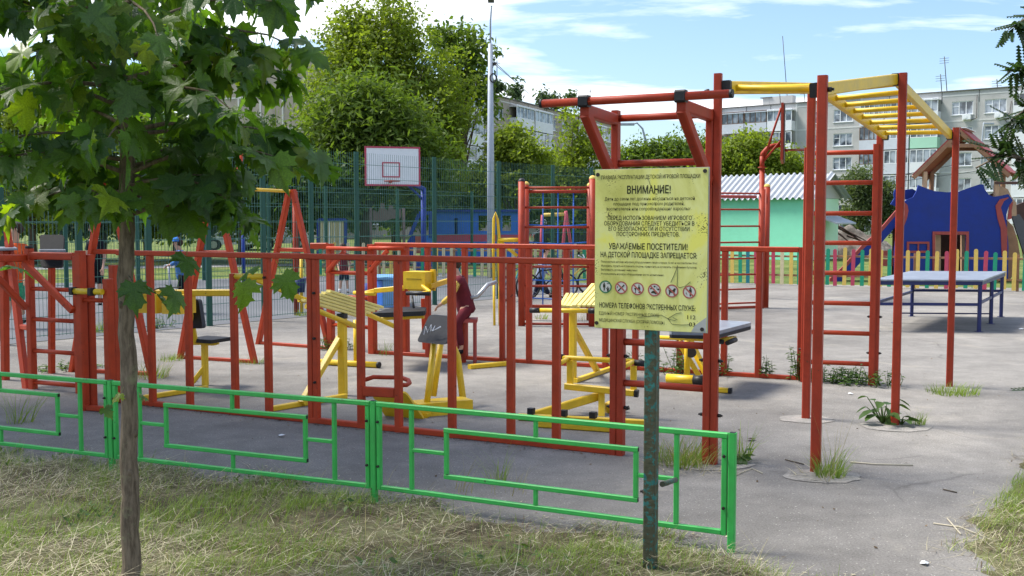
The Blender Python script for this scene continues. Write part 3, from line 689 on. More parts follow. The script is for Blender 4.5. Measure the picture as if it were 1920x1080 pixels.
shr = [(600, 37, 385, 50, 40, 'lf_mid'), (690, 38, 375, 60, 45, 'lf_mid'), (790, 40, 380, 55, 45, 'lf_yellow'), (880, 41, 375, 50, 40, 'lf_yellow'), (985, 42, 375, 60, 42, 'lf_mid'), (1085, 42, 385, 60, 40, 'lf_yellow'), (1175, 46, 375, 50, 40, 'lf_yellow'), (490, 37, 395, 55, 38, 'lf_yellow'), (390, 37, 395, 55, 36, 'lf_mid'), (270, 37, 400, 60, 36, 'lf_yellow'), (140, 37, 400, 60, 36, 'lf_mid'), (20, 37, 400, 60, 36, 'lf_yellow')]
shl = ['dark shrub behind the cream panel', 'dark shrub behind the brown crenellated board', 'green shrub behind the blue basketball post', 'green shrub at the left end of the blue train wall', 'dark shrub behind the climbing net', 'green shrub behind the right part of the climbing net', 'green shrub hidden mostly by the yellow sign', 'green shrub below the yellow pull-up bar', 'dark shrub beyond the court behind the small cyclist', 'green shrub beyond the court right of the maple trunk', 'dark shrub beyond the court left of the maple trunk', 'green shrub beyond the court at the left edge']
for i, (px, D, py, rx, ry, mt) in enumerate(shr):
    D += 6
    tree('shrub', shl[i], xy(px, D), [blob(px, py, rx, ry, D), blob(px + rx * .5, py + 12, rx * .7, ry * .8, D), blob(px - rx * .5, py + 14, rx * .7, ry * .8, D)], 3800, .15, mt, 'shrubs behind the court', r0=.06, seed=60 + i, clump=24, spread=.22, cat='shrub', limbs=10)
# trees of the same row just left of the frame; their crowns shade the front of the yard
for i, (x_, y_, h_, r_) in enumerate(((-4.9, 8.75, 5.9, 1.8), (-7.2, 9.7, 5.4, 1.8))):
    tree('verge_tree', ('leafy tree beyond the left edge of the frame level with the red gym', 'leafy tree beyond the left edge of the frame further out behind the first one')[i], (x_, y_), [((x_, y_, h_), (r_, r_, 1.5), 1), ((x_ + .6, y_ + .3, h_ + 1.2), (r_ * .8, r_ * .8, 1.3), 1), ((x_ - .5, y_ - .4, h_ + 1.0), (r_ * .8, r_ * .8, 1.3), 1)], 4200, .2, 'lf_mid', 'trees of the verge row', r0=.10, seed=80 + i, clump=22, spread=.25, limbs=18, hollow=.2)
# far wood closing the horizon
rng = np.random.default_rng(99); bl = []
for i in range(60):
    px = -700 + i * 52; D = 170 + 20 * (i % 3)
    bl.append(blob(px, 398 - 8 * rng.random(), 40, 18 + 10 * rng.random(), D))
v, f, _ = leafcloud(bl, 16000, .9, rng, 20, 1.0, .3)
o = fast('far_wood', v, f, M['lf_mid']); o['kind'] = 'stuff'; o['label'] = 'far line of trees along the horizon'; o['category'] = 'wood'

# ================================================================== RED AND YELLOW GYM
def bar1(name, mat, parent, p, q, w_, h_=None, label=None, side=None): return mk(name, MB().bar(p, q, w_, h_, side), M[mat], parent, label)
def tube1(name, mat, parent, pts, r, n=10, label=None): return mk(name, MB().tube(pts, r, n), M[mat], parent, label)
BOLTN = 0
def bolt(parent, p, n, r=.011, l=.016):
    b = MB(); n = Vector(n).normalized(); b.tube([p, p + n * l], r, 8); b.tube([p + n * l, p + n * (l * 1.6)], r * .6, 6)
    return mk('bolt', b, M['bolt'], parent)
def post(parent, base, ztop, s=.06, mat='red', name='post', s2=None):
    return bar1(name, mat, parent, UP(base, -.02), UP(base, ztop), s, s2)
def pipe_cap(parent, p, d, r=.026, l=.03, mat='black', name='end_cap'):
    d = Vector(d).normalized(); return mk(name, MB().tube([p, p + d * l], r, 10), M[mat], parent)
ZR = 1.37

# --- front frame with the long rail
t = thing('gym_frame', 'long red steel frame of upright posts under one rail, nearest row of the gym', 'gym frame', FL(700))
def off(p, o, z=None): q = p + NDIR * o; return V(q.x, q.y, p.z if z is None else z)
bar1('top_rail', 'red', t, UP(FL(228), ZR - .022), UP(FL(1146), ZR - .022), .055, .045)
bar1('base_rail', 'red', t, UP(FL(212), .022), UP(FL(1146), .022), .055, .045)
for px in (287, 357, 505, 678, 748, 848, 958, 1043): post(t, FL(px), ZR - .046, .056)
post(t, FL(585) , ZR - .046, .05); post(t, FL(595), ZR - .046, .05)
for py in (549, 634, 716): 
    p = FL(596); bolt(t, off(p, -.027, ZAT(p, py)), -NDIR)
p = FL(505); bolt(t, off(p, -.03, ZAT(p, 520)), -NDIR)
p = FL(748)
# --- left low section: posts left of the trunk
t = thing('gym_frame', 'short red frame section with a yellow bar, left of the maple trunk', 'gym frame', G(185, 771))
pl2 = G(158, 769); p1a = G(208, 773); p1b = FL(219)
post(t, pl2, ZAT(pl2, 470), .075); post(t, off(pl2, .09), ZAT(pl2, 478), .07); post(t, p1a, ZAT(p1a, 523), .07); post(t, p1b, ZAT(p1b, 497), .07)
bar1('base_rail', 'red', t, UP(pl2, .025) + UDIR * .04, UP(p1a, .025) - UDIR * .036, .05, .045)
bar1('base_rail', 'red', t, UP(off(pl2, .28), .025) + UDIR * .04, UP(p1b, .025) - UDIR * .036, .05, .045)
z1 = ZAT(pl2, 545); tube1('yellow_bar', 'yellow', t, [off(pl2, -.06, z1) + UDIR * -.01, off(p1a, -.06, z1)], .026)
for s_ in (0, 1): mk('bar_clamp', MB().bar(off(pl2, -.06, z1) + UDIR * (-.045 + .22 * s_), off(pl2, -.06, z1) + UDIR * (-.01 + .22 * s_), .066), M['black'], t)
z2 = ZAT(pl2, 562); tube1('rung', 'red', t, [UP(pl2, z2) + UDIR * .04, UP(p1a, z2) - UDIR * .03], .02)

# --- left ladder with slanting braces
t = thing('dip_station', 'red ladder with two slanting braces at the left edge of the gym', 'dip station', G(100, 733))
l1 = G(62, 729); l2 = G(150, 737)
post(t, l1, ZAT(l1, 466), .07); post(t, l2, ZAT(l2, 480), .065)
for py in (541, 598, 657, 716):
    z = ZAT(l1, py); tube1('rung', 'red', t, [UP(l1, z) - UDIR * .02, UP(l2, z) + UDIR * .02], .021, 10)
ztp = ZAT(l1, 479); bar1('top_beam', 'red', t, UP(l1, ztp) + UDIR * .035, UP(l2, ztp) - UDIR * .033, .06, .07)
bar1('brace', 'red', t, off(l1, -.06, ZAT(l1, 492)), off(l2, -.06, ZAT(l2, 582)), .05, .06)
bar1('brace', 'red', t, W(-6, 520, 9.9), off(l1, -.06, ZAT(l1, 576)), .05, .06)
bar1('leaning_post', 'red', t, W(16, 452, 10.9), G(50, 728) + ZV * -.02, .07, .06, None, UDIR)
bar1('link', 'red', t, W(34, 612, 10.65), UP(l1, ZAT(l1, 615)), .05, .05)
bar1('top_beam', 'red', t, W(-8, 484, 9.9), UP(l1, ZAT(l1, 484)) - UDIR * .03, .06, .07)
mk('knob', MB().tube([UP(l1, ZAT(l1, 466)), UP(l1, ZAT(l1, 461))], .035, 10), M['black'], t)

def pad(parent, corners, th, mat='blackboard', name='pad', n=None):
    c = [Vector(x) for x in corners]; nn = n or (c[1] - c[0]).cross(c[2] - c[1]).normalized()
    # rounded corners
    out = []
    for i in range(4):
        a, b, d = c[i - 1], c[i], c[(i + 1) % 4]
        out += [b + (a - b) * .10, b + (a - b) * .03 + (d - b) * .03, b + (d - b) * .10]
    return mk(name, MB().prism(out, nn, th), M[mat], parent)
# black backboards of the machine at far left
t = thing('pad_bench', 'black back pad and white edged seat board above the left red ladder', 'exercise bench', G(97, 700))
pad(t, [W(74, 440, 11.2), W(120, 440, 11.2), W(117, 500, 11.0), W(76, 500, 11.0)], .03)
pad(t, [W(72, 472, 10.9), W(124, 472, 10.8), W(120, 470, 11.3), W(75, 470, 11.3)], .02, 'tabletop', 'seat')
bar1('support', 'red', t, W(97, 500, 11.1), G(97, 700), .06)
t = thing('seat_board', 'white edged seat board on a red beam at the far left edge of the gym', 'exercise bench', G(10, 712))
pad(t, [W(-14, 470, 10.6), W(33, 469, 10.6), W(28, 466, 11.1), W(-10, 466, 11.1)], .02, 'tabletop', 'seat')
bar1('support', 'red', t, W(8, 470, 10.8), G(10, 712), .07); bar1('back_post', 'red', t, W(10, 400, 11.3), W(18, 470, 11.3), .06)

# --- A-frame pull-up row with yellow bars
t = thing('pull_up_row', 'row of tall red A-frames joined by yellow pull-up bars behind the maple leaves', 'pull-up bars', G(408, 676))
AF = [((135, 697), (285, 704), 330), ((337, 672), (478, 681), 348), ((484, 645), (618, 655), 356)]
apex = []
for (a, b, yt) in AF:
    a = G(*a); b = G(*b); mid = (a + b) / 2; z = ZAT(mid, yt); top = UP(mid, z); apex.append(top)
    hd = (b - a).normalized()
    bar1('leg', 'red', t, UP(a, -.02), top - hd * .03, .075, .06, None, NDIR)
    bar1('leg', 'red', t, UP(b, -.02), top + hd * .03, .075, .06, None, NDIR)
    bar1('ground_rail', 'red', t, UP(a, .02) + hd * .05, UP(b, .02) - hd * .05, .05, .04)
    bar1('cross_brace', 'red', t, UP(a.lerp(mid, .62), z * .62) , UP(b.lerp(mid, .62), z * .62), .05, .05)
for i in (0, 1): tube1('pull_up_bar', 'yellow', t, [apex[i] + ZV * -.02, apex[i + 1] + ZV * -.02], .022, 10)
p = apex[1]; tube1('upper_post', 'red', t, [p, p + ZV * .34], .03); mk('knob', MB().ball(p + ZV * .36, .04), M['yellow'], t)
tube1('upper_post', 'red', t, [p + V(.22, .2, -.1), p + V(.26, .25, .42)], .03)
t = thing('bucket_post', 'dark red pipe post with a blue bucket hanging on it by the mesh fence', 'post', G(556, 590))
p = G(556, 590); tube1('post', 'darkred', t, [p, UP(p, ZAT(p, 358))], .045)
b = MB(); c = W(562, 548, p.y - .06); b.tube([c, c + ZV * .24], [.085, .115], 14); mk('bucket', b, M['bluetable'], t)
p = G(566, 588); t = one('short_post', MB().tube([p, UP(p, ZAT(p, 478))], .03, 8), M['yellow'], 'thin yellow post beside the dark red pipe with the bucket', 'post')

# --- rear ladder between two posts with dip bars
t = thing('dip_station', 'red ladder with two short slanting braces at the rear, left of the yellow weight box', 'dip station', G(660, 660))
la = G(621, 655); lb2 = RL(699); lc = G(760, 666)
ztop = ZAT(la, 457)
post(t, la, ztop, .085); post(t, lb2, ZAT(lb2, 458), .095); post(t, lc, ZAT(lc, 458), .08)
bar1('top_beam', 'red', t, W(584, 461, la.y + .1), UP(la, ZAT(la, 461)) - UDIR * .045, .07, .075)
for py in (510, 555): 
    z = ZAT(la, py); tube1('rung', 'red', t, [UP(la, z) - UDIR * .05, UP(lb2, z) + UDIR * .05], .026)
z = ZAT(la, 608); tube1('rung', 'red', t, [UP(la, z), UP(lb2, z)], .024)
for a, b in ((la, lb2), (lb2, lc)):
    z = ZAT(a, 465); tube1('dip_bar', 'red', t, [UP(a, z) - NDIR * .06, UP(b, z) - NDIR * .06 + UDIR * (.04)], .026)
    bar1('brace', 'red', t, off(a, -.05, ZAT(a, 508)), off(a, -.07, ZAT(a, 470)) + UDIR * .27, .05, .05)
for py in (499, 549): p = lb2; bolt(t, off(p, -.05, ZAT(p, py)) + UDIR * .02, -NDIR, .014)

# --- rear frame
t = thing('gym_frame', 'rear red frame of thinner posts and one rail along the far side of the gym', 'gym frame', RL(1100))
bar1('top_rail', 'red', t, UP(RL(706), 1.335), UP(RL(1494), 1.335), .055, .055)
bar1('base_rail', 'red', t, UP(RL(706), .022), UP(RL(1494), .022), .05, .045)
for px in (803, 872, 942, 992, 1062, 1135, 1191, 1274, 1357, 1421): post(t, RL(px), 1.307, .062, 'darkred')
post(t, RL(1500), 1.36, .06, 'darkred')
for px in (770, 808):
    p = G(px, 690 if px == 808 else 646); 
p = off(RL(758), .05); post(t, p, ZAT(p, 460), .07); p = off(RL(808), .5); post(t, p, ZAT(p, 536), .06)

# --- pull-up cage behind the sign
t = thing('pull_up_station', 'red pull-up station with a forward overhanging bar above the yellow sign', 'pull-up bars', FL(1245))
pa_ = FL(1157); pb_ = FL(1331)
for p, yt in ((pa_, 207), (pb_, 205)):
    post(t, p - UDIR * .024, ZAT(p, yt), .048, 'darkred', s2=.07); 
post(t, pb_ - UDIR * .09, ZAT(pb_, 205), .055, 'darkred', 'upper_post') if False else None
post(t, pa_ + UDIR * .026, ZR + .0, .048, 'darkred', s2=.07)
zt = ZAT(pa_, 222)
for py in (222, 307, 640, 717): 
    z = ZAT(pa_, py); tube1('rung', 'darkred', t, [UP(pa_, z) + UDIR * (.0 if z > 1.4 else .05), UP(pb_, z) - UDIR * .04], .024, 12)
for z in (1.71, 1.41, 1.1): tube1('rung', 'darkred', t, [UP(pa_, z), UP(pb_, z) - UDIR * .04], .024, 12)
fo = -NDIR * .62; zb = zt + .055
fa = UP(pa_, zb) + fo; fb = UP(pb_, zb) + fo - UDIR * .03
for p, f in ((pa_ - UDIR * .024, fa), (pb_ - UDIR * .024, fb)):
    bar1('arm', 'darkred', t, UP(p, zt - .01) - NDIR * .036, f + ZV * -.055, .06, .075)
    bar1('diagonal', 'darkred', t, off(p, -.036, ZAT(p, 340)), f + ZV * -.07 + NDIR * .01, .06, .075)
    mk('bar_clamp', MB().bar(f - UDIR * .032, f + UDIR * .032, .075, .075), M['black'], t)
tube1('pull_up_bar', 'darkred', t, [fa - UDIR * .29, fb + UDIR * .30], .026, 14)
pipe_cap(t, fa - UDIR * .29, -UDIR, .027, .02); pipe_cap(t, fb + UDIR * .30, UDIR, .027, .02)
for p, ys in ((pa_, (667, 763)), (pb_, (676, 778))):
    for py in ys:
        for sg in (-1, 1): bolt(t, UP(p, ZAT(p, py)) + UDIR * sg * .05, UDIR * sg, .012, .02)
# --- monkey bars
t = thing('monkey_bars', 'roof shaped yellow monkey bars on tall red posts at the right of the gym', 'monkey bars', G(1600, 790))
A_ = FL(1331) + UDIR * .024; B_ = G(1529, 885); A2 = G(1511, 785); C_ = G(1678, 797); D_ = G(1780, 725); E_ = G(1640, 722)
hl = 2.53; hr = 2.745
pts = {'A': (A_, 2.60), 'B': (B_, 2.56), 'A2': (A2, 2.73), 'C': (C_, 2.79), 'D': (D_, 2.53), 'E': (E_, 2.53)}
for k, (p, z) in pts.items():
    post(t, p, z, .062 if k != 'A' else .05, 'darkred')
bm = {}
def low(k, z, dn=0.0): p = pts[k][0]; return UP(p, z)
segs = [('A', 'A2', 2.505, 2.70), ('B', 'C', 2.47, 2.745), ('A2', 'E', 2.70, 2.46), ('C', 'D', 2.745, 2.46)]
line = {}
for a, b, za, zb_ in segs:
    p = low(a, za); q = low(b, zb_); d = (q - p).normalized(); hs = V(d.y, -d.x, 0).normalized()
    o_ = hs * (.055 if a in ('B', 'C') else -.055) * (-1)
    p2, q2 = p + o_ + d * .0, q + o_ - d * .0
    bar1('side_beam', 'yellow', t, p2 + d * .03, q2 - d * .03, .045, .085)
    line[(a, b)] = (p2, q2)
    mk('bracket', MB().bar(p2 - d * .005, p2 + d * .03, .06, .095), M['black'], t); mk('bracket', MB().bar(q2 - d * .03, q2 + d * .005, .06, .095), M['black'], t)
for (s1, s2_, n_) in ((('A', 'A2'), ('B', 'C'), 8), (('A2', 'E'), ('C', 'D'), 8)):
    for k in range(n_):
        u = (k + .5) / n_
        p = line[s1][0].lerp(line[s1][1], u); q = line[s2_][0].lerp(line[s2_][1], u)
        tube1('rung', 'yellow', t, [p, q], .021, 10)
p = pts['A2'][0]; q = pts['C'][0]
bolt(t, UP(B_, 2.47) + UDIR * .032, UDIR, .016, .025); bolt(t, UP(A_, 2.49) - UDIR * .06, -UDIR, .014, .02)
# --- ladder with eight rungs
t = thing('wall_ladder', 'tall red eight rung ladder standing among weeds behind the monkey bar posts', 'ladder', G(1570, 719))
F_ = G(1507, 716); E1 = G(1634, 722)
post(t, F_, ZAT(F_, 277), .062, 'darkred'); post(t, E1, ZAT(E1, 270), .06, 'darkred')
for py in (285, 342, 400, 456, 513, 570, 626, 683):
    z = ZAT(E1, py); tube1('rung', 'red', t, [UP(F_, z), UP(E1, z)], .023, 12)
for py in (662, 594): p = E1; bolt(t, UP(p, ZAT(p, py)) - UDIR * .03, -UDIR, .012); bolt(t, UP(E_, ZAT(E_, py)) + UDIR * .032, UDIR, .012)
for py in (655, ): bolt(t, UP(F_, ZAT(F_, py)) - UDIR * .03, -UDIR, .012)

# ------------------------------------------------------------------ yellow machines
# seated machine, left
t = thing('seated_press', 'yellow seated press machine with two weight boxes, black backrest and seat, left of centre', 'exercise machine', G(385, 722))
D1 = 10.3
bar1('lever_beam', 'yellow', t, W(232, 549, D1), W(449, 549, D1 - .25), .05, .062)
tube1('grip', 'black', t, [W(449, 549, D1 - .25), W(470, 551, D1 - .3)], .024)
for (x0, x1, y0, y1, D) in ((254, 302, 551, 587, D1 - .05), (301, 341, 553, 589, D1 - .28)):
    c = W((x0 + x1) / 2, (y0 + y1) / 2, D); k = D / FPX
    bx = MB(); bx.box(c + NDIR * .1, (x1 - x0) * k, .24, (y1 - y0) * k, UDIR, NDIR, ZV); mk('weight_box', bx, M['yellow'], t)
bl_ = MB(); 
bx = MB(); bx.box(W(318, 548, D1 + .05), .5, .24, .04, UDIR, NDIR, ZV); mk('box_lid', bx, M['yellow'], t)
sp = G(385, 722); post(t, sp, ZAT(sp, 641), .056, 'yellow', 'seat_post')
bar1('brace', 'yellow', t, UP(sp, ZAT(sp, 688)), G(362, 722) + ZV * .03, .05, .045)
bar1('floor_rail', 'yellow', t, G(258, 752) + ZV * .022, G(388, 731) + ZV * .022, .05, .045)
zs = ZAT(sp, 636); k = sp.y / FPX
b = MB(); b.box(UP(sp, zs) + UDIR * .06, .32, .30, .035, UDIR, NDIR, ZV); mk('seat', b, M['blackboard'], t)
b = MB(); b.box(UP(sp, zs - .035) + UDIR * .02, .22, .06, .04, UDIR, NDIR, ZV); mk('seat_bracket', b, M['yellow'], t)
pad(t, [W(352, 560, D1 + .1), W(372, 562, D1 + .05), W(380, 616, D1 - .1), W(345, 616, D1 - .05)], .05, 'black', 'backrest', NDIR)
bar1('back_post', 'yellow', t, W(351, 558, D1 - .12), W(366, 642, D1 + .1), .05, .05)
bar1('seat_arm', 'yellow', t, W(362, 642, D1 + .1), W(410, 641, D1 + .1), .04, .05)

# inclined sit-up bench
t = thing('sit_up_bench', 'yellow inclined sit-up bench with wooden slats, fixed to the red posts', 'exercise bench', G(643, 741))
h0 = G(643, 741); p4 = FL(442); post(t, p4, ZAT(p4, 513), .056, 'red', 'hook_post')
zz = ZAT(p4, 518); tube1('hook_bar', 'yellow', t, [UP(p4, zz) + UDIR * .0, UP(FL(500), zz + .005)], .026)
bar1('sloping_beam', 'yellow', t, W(470, 520, 9.35), W(600, 574, 9.75), .04, .045)
bar1('main_post', 'yellow', t, UP(h0, -.02), UP(h0, ZAT(h0, 596)), .075, .07)
mk('post_cap', MB().bar(UP(h0, ZAT(h0, 597)), UP(h0, ZAT(h0, 588)), .085, .08), M['black'], t)
bar1('brace', 'yellow', t, G(565, 763) + ZV * .03, UP(h0, ZAT(h0, 634)) - UDIR * .03, .06, .055)
bar1('floor_rail', 'yellow', t, G(505, 772) + ZV * .022, G(648, 747) + ZV * .022, .055, .045)
s0 = W(566, 563, 9.55); s1 = W(672, 594, 10.05)
for k in range(6):
    o_ = NDIR * (.02 + .075 * k) + ZV * (.012 * k)
    mk('slat', MB().bar(s0 + o_, s1 + o_, .062, .024), M['paleyellow'], t)
tube1('side_tube', 'yellow', t, [W(574, 574, 9.5), W(670, 613, 10.0)], .024); 
tube1('side_tube', 'yellow', t, [W(560, 562, 9.95), W(668, 579, 10.35), W(742, 613, 10.6)], .024)
rp = G(668, 686); tube1('rear_post', 'yellow', t, [rp, UP(rp, ZAT(rp, 600))], .03)
tube1('rear_foot', 'yellow', t, [G(598, 684) + ZV * .035, G(708, 690) + ZV * .035], .033); pipe_cap(t, G(708, 690) + ZV * .035, UDIR, .034)

# leg press with tilted pad and footplate
t = thing('leg_press', 'yellow leg press with a scribbled black seat pad and a tilted yellow footplate', 'exercise machine', G(820, 775))
b0 = G(775, 783); b1 = G(876, 774)
b = MB(); c = (b0 + b1) / 2; b.box(V(c.x, c.y + .1, .055), (b1 - b0).length, .22, .11, (b1 - b0).normalized(), V(-(b1 - b0).normalized().y, (b1 - b0).normalized().x, 0), ZV); mk('base', b, M['yellow'], t)
tube1('leg', 'yellow', t, [G(799, 779) + ZV * .04, W(814, 640, 9.12)], .027); tube1('leg', 'yellow', t, [G(813, 764) + ZV * .1, W(827, 640, 9.3)], .027)
tube1('leg', 'yellow', t, [G(869, 767) + ZV * .05, W(858, 668, 9.5), W(845, 640, 9.4)], .03)
bar1('base_rail', 'yellow', t, G(795, 784) + ZV * .02, G(817, 774) + ZV * .02, .06, .04)
pdn = pad(t, [W(781, 641, 8.98), W(836, 647, 8.86), W(851, 594, 9.2), W(805, 590, 9.3)], .045, 'blackboard', 'seat_pad', NDIR)
scr = MB(); pc = [W(796, 627, 8.99), W(800, 612, 9.06), W(803, 624, 8.98), W(810, 609, 9.05), W(809, 622, 8.97), W(817, 611, 9.03), W(812, 621, 8.97), W(828, 612, 8.98)]
scr.tube([p - NDIR * .012 for p in pc], .006, 5); mk('scribble', scr, M['white'], t)
pad(t, [W(697, 741, 8.75), W(760, 736, 8.6), W(797, 790, 8.72), W(724, 783, 8.87)], .02, 'yellow', 'footplate')
fp = FL(678); fq = FL(748)
bar1('front_bar', 'red', t, UP(fp, ZAT(fp, 733)) + UDIR * .03 - NDIR * .0, UP(fq, ZAT(fq, 737)) - UDIR * .03, .05, .075)
tube1('handle', 'red', t, [W(685, 712, 8.45), W(700, 707, 8.5), W(752, 708, 8.5), W(766, 713, 8.45), W(768, 718, 8.4), W(762, 722, 8.35), W(750, 722, 8.3)], .018)
bolt(t, W(692, 739, 8.36), -NDIR, .02, .03)

# rear weight machine
t = thing('chest_press', 'yellow weight box machine with side levers and a long black bench at the rear', 'exercise machine', G(760, 662))
D4 = 12.2; k = D4 / FPX
b = MB(); b.box(W(777, 526, D4) + NDIR * .12, .29, .26, .20, UDIR, NDIR, ZV); mk('weight_box', b, M['yellow'], t)
b = MB(); b.box(W(776, 541, D4) + NDIR * .12, .19, .2, .06, UDIR, NDIR, ZV); mk('under_box', b, M['yellow'], t)
b = MB(); b.box(W(777, 523, D4) - NDIR * .012, .2, .004, .004, UDIR, NDIR, ZV); mk('seam_line', b, M['black'], t)
bar1('lever', 'yellow', t, W(683, 550, D4 + .4), W(704, 545, D4 + .3), .04, .05); bar1('lever', 'yellow', t, W(704, 545, D4 + .3), W(757, 540, D4 + .1), .04, .06)
tube1('lever_grip', 'yellow', t, [W(664, 549, D4 + .4), W(703, 551, D4 + .2)], .024)
bar1('lever', 'yellow', t, W(806, 537, D4), W(842, 526, D4 + .4), .04, .06)
bar1('back_plate', 'yellow', t, W(812, 505, D4 + .1), W(812, 545, D4 + .1), .06, .03)
bar1('fork_arm', 'yellow', t, W(792, 536, D4 - .1), W(806, 547, D4 - .25), .035, .03); bar1('fork_arm', 'yellow', t, W(806, 547, D4 - .25), W(779, 552, D4 - .4), .035, .03)
tube1('grip', 'black', t, [W(762, 550, D4 - .35), W(806, 551, D4 - .45)], .022)
p = G(762, 660); bar1('rear_post', 'red', t, UP(p, 0), W(762, 540, p.y), .055); p = G(797, 655); bar1('rear_post', 'red', t, UP(p, 0), W(794, 560, p.y), .055)
pad(t, [W(694, 596, 11.6), W(797, 592, 11.4), W(800, 584, 12.3), W(745, 583, 12.5)], .05, 'blackboard', 'bench')
tube1('pin_rod', 'black', t, [W(772, 555, D4), W(777, 584, D4 - .1)], .014)
bar1('bench_beam', 'yellow', t, W(705, 598, 12.0), W(795, 594, 11.9), .05, .035)

# rowing seat at centre right
t = thing('leg_extension', 'yellow leg exerciser with pale slatted seat and a low foot frame beside the sign post', 'exercise machine', G(1074, 716))
h0 = G(1074, 716)
post(t, h0, ZAT(h0, 585), .066, 'yellow', 'main_post')
bar1('floor_rail', 'yellow', t, G(1078, 718) + ZV * .022, G(1150, 693) + ZV * .022, .05, .045)
bar1('brace', 'yellow', t, UP(h0, ZAT(h0, 618)) + NDIR * .035, G(1119, 702) + ZV * .04, .06, .05)
for k in range(6):
    p = W(1051 + 6.5 * k, 574 + .5 * k, 10.55 - .01 * k); q = W(1064 + 8.5 * k, 551 + .2 * k, 11.3); mk('seat_slat', MB().bar(p, q, .034, .022), M['paleyellow'], t)
for k in range(5):
    p = W(1076 + 9 * k, 576 - .0 * k, 10.5 + .02 * k); q = W(1112 + 9 * k, 533, 11.2); mk('back_slat', MB().bar(p + ZV * .01, q, .038, .022), M['paleyellow'], t)
tube1('handlebar', 'yellow', t, [W(1012, 582, 10.45), W(1118, 583, 10.3)], .023); tube1('grip', 'black', t, [W(994, 582, 10.48), W(1012, 582, 10.45)], .027); tube1('grip', 'black', t, [W(1104, 583, 10.32), W(1122, 583, 10.28)], .027)
D5 = 9.05
tube1('foot_bar', 'yellow', t, [W(1056, 671, D5 + .1), W(1064, 671, D5 + .05), W(1188, 678, D5 - .25)], .022)
tube1('foot_grip', 'black', t, [W(1040, 667, D5 + .12), W(1058, 670, D5 + .1)], .026); tube1('foot_grip', 'black', t, [W(1190, 680, D5 - .25), W(1209, 682, D5 - .28)], .026)
tube1('foot_stub', 'yellow', t, [W(1050, 681, D5 - .2), W(1066, 672, D5 + .05)], .02); tube1('foot_stub', 'yellow', t, [W(1170, 687, D5 - .5), W(1188, 678, D5 - .22)], .02)
bar1('side_plate', 'yellow', t, W(1069, 676, D5), W(1069, 720, D5), .055, .03); bar1('side_plate', 'yellow', t, W(1188, 686, D5 - .28), W(1188, 735, D5 - .28), .05, .03)
bar1('lower_beam', 'yellow', t, W(1060, 724, D5), W(1190, 737, D5 - .3), .05, .055); mk('end_cap', MB().bar(W(1190, 737, D5 - .3), W(1197, 738, D5 - .31), .055, .06), M['black'], t)
bar1('swing_beam', 'yellow', t, W(996, 780, 8.75), W(1128, 741, 9.0), .05, .07)
bar1('link_plate', 'yellow', t, W(1128, 738, 8.95), W(1128, 783, 8.85), .055, .06)
tube1('pivot', 'yellow', t, [W(1134, 768, 9.0), W(1166, 752, 9.05)], .05); tube1('pivot_pin', 'bolt', t, [W(1160, 770, 8.9), W(1180, 764, 8.88)], .017)
ba = G(1010, 801); bb = G(1153, 811); bar1('base_beam', 'yellow', t, UP(ba, .04), UP(bb, .04), .05, .075)
ba2 = G(972, 788); bb2 = G(1215, 800); bar1('base_beam', 'yellow', t, UP(ba2, .03), UP(bb2, .03), .05, .05)
for px, py in ((996, 790), (1057, 794), (1112, 798)): mk('rubber_stop', MB().box(G(px, py) + ZV * .085, .05, .05, .05, UDIR, NDIR), M['black'], t)

# black board bench at the rear right
t = thing('flat_bench', 'black board bench on yellow legs with handles, right of the sign', 'exercise bench', G(1300, 725))
zb_ = .58
pad(t, [H(1250, 627, zb_), H(1342, 629, zb_), H(1413, 610, zb_), H(1318, 605, zb_)], .035, 'tabletop', 'board', ZV)
pad(t, [H(1250, 628, zb_ - .001), H(1342, 630, zb_ - .001), H(1413, 611, zb_ - .001), H(1318, 606, zb_ - .001)], .03, 'blackboard', 'board_edge', -ZV)
q = G(1288, 719); tube1('leg', 'yellow', t, [q, UP(q, zb_ - .06)], .03)
bar1('strut', 'yellow', t, W(1272, 640, 10.8), G(1310, 715) + ZV * .06, .06, .05); bar1('strut', 'yellow', t, W(1294, 640, 10.9), G(1326, 716) + ZV * .06, .07, .05)
tube1('foot_tube', 'yellow', t, [G(1250, 722) + ZV * .07, G(1322, 727) + ZV * .07], .045); tube1('foot_sleeve', 'black', t, [G(1300, 725.5) + ZV * .07, G(1322, 727) + ZV * .07], .047)
bar1('foot_beam', 'yellow', t, G(1250, 729) + ZV * .02, G(1369, 738) + ZV * .03, .055, .045); mk('end_cap', MB().bar(G(1366, 738) + ZV * .03, G(1372, 738.4) + ZV * .03, .058, .048), M['black'], t)
tube1('handle', 'yellow', t, [W(1225, 632, 10.4), W(1352, 638, 10.1), W(1370, 634, 10.3), W(1378, 633, 10.6)], .02)
tube1('grip', 'black', t, [W(1340, 640, 10.1), W(1356, 641, 10.05)], .024); tube1('grip', 'black', t, [W(1364, 643, 10.0), W(1379, 637, 10.2)], .024)
tube1('bracket', 'yellow', t, [W(1275, 631, 10.3), W(1275, 626, 10.35), W(1283, 626, 10.35), W(1283, 632, 10.3)], .012, 6); tube1('bracket', 'yellow', t, [W(1294, 632, 10.3), W(1294, 627, 10.35), W(1302, 627, 10.35), W(1302, 633, 10.3)], .012, 6)
mk('pivot', MB().disc(W(1297, 661, 10.6), -NDIR, .05, .03), M['bolt'], t)

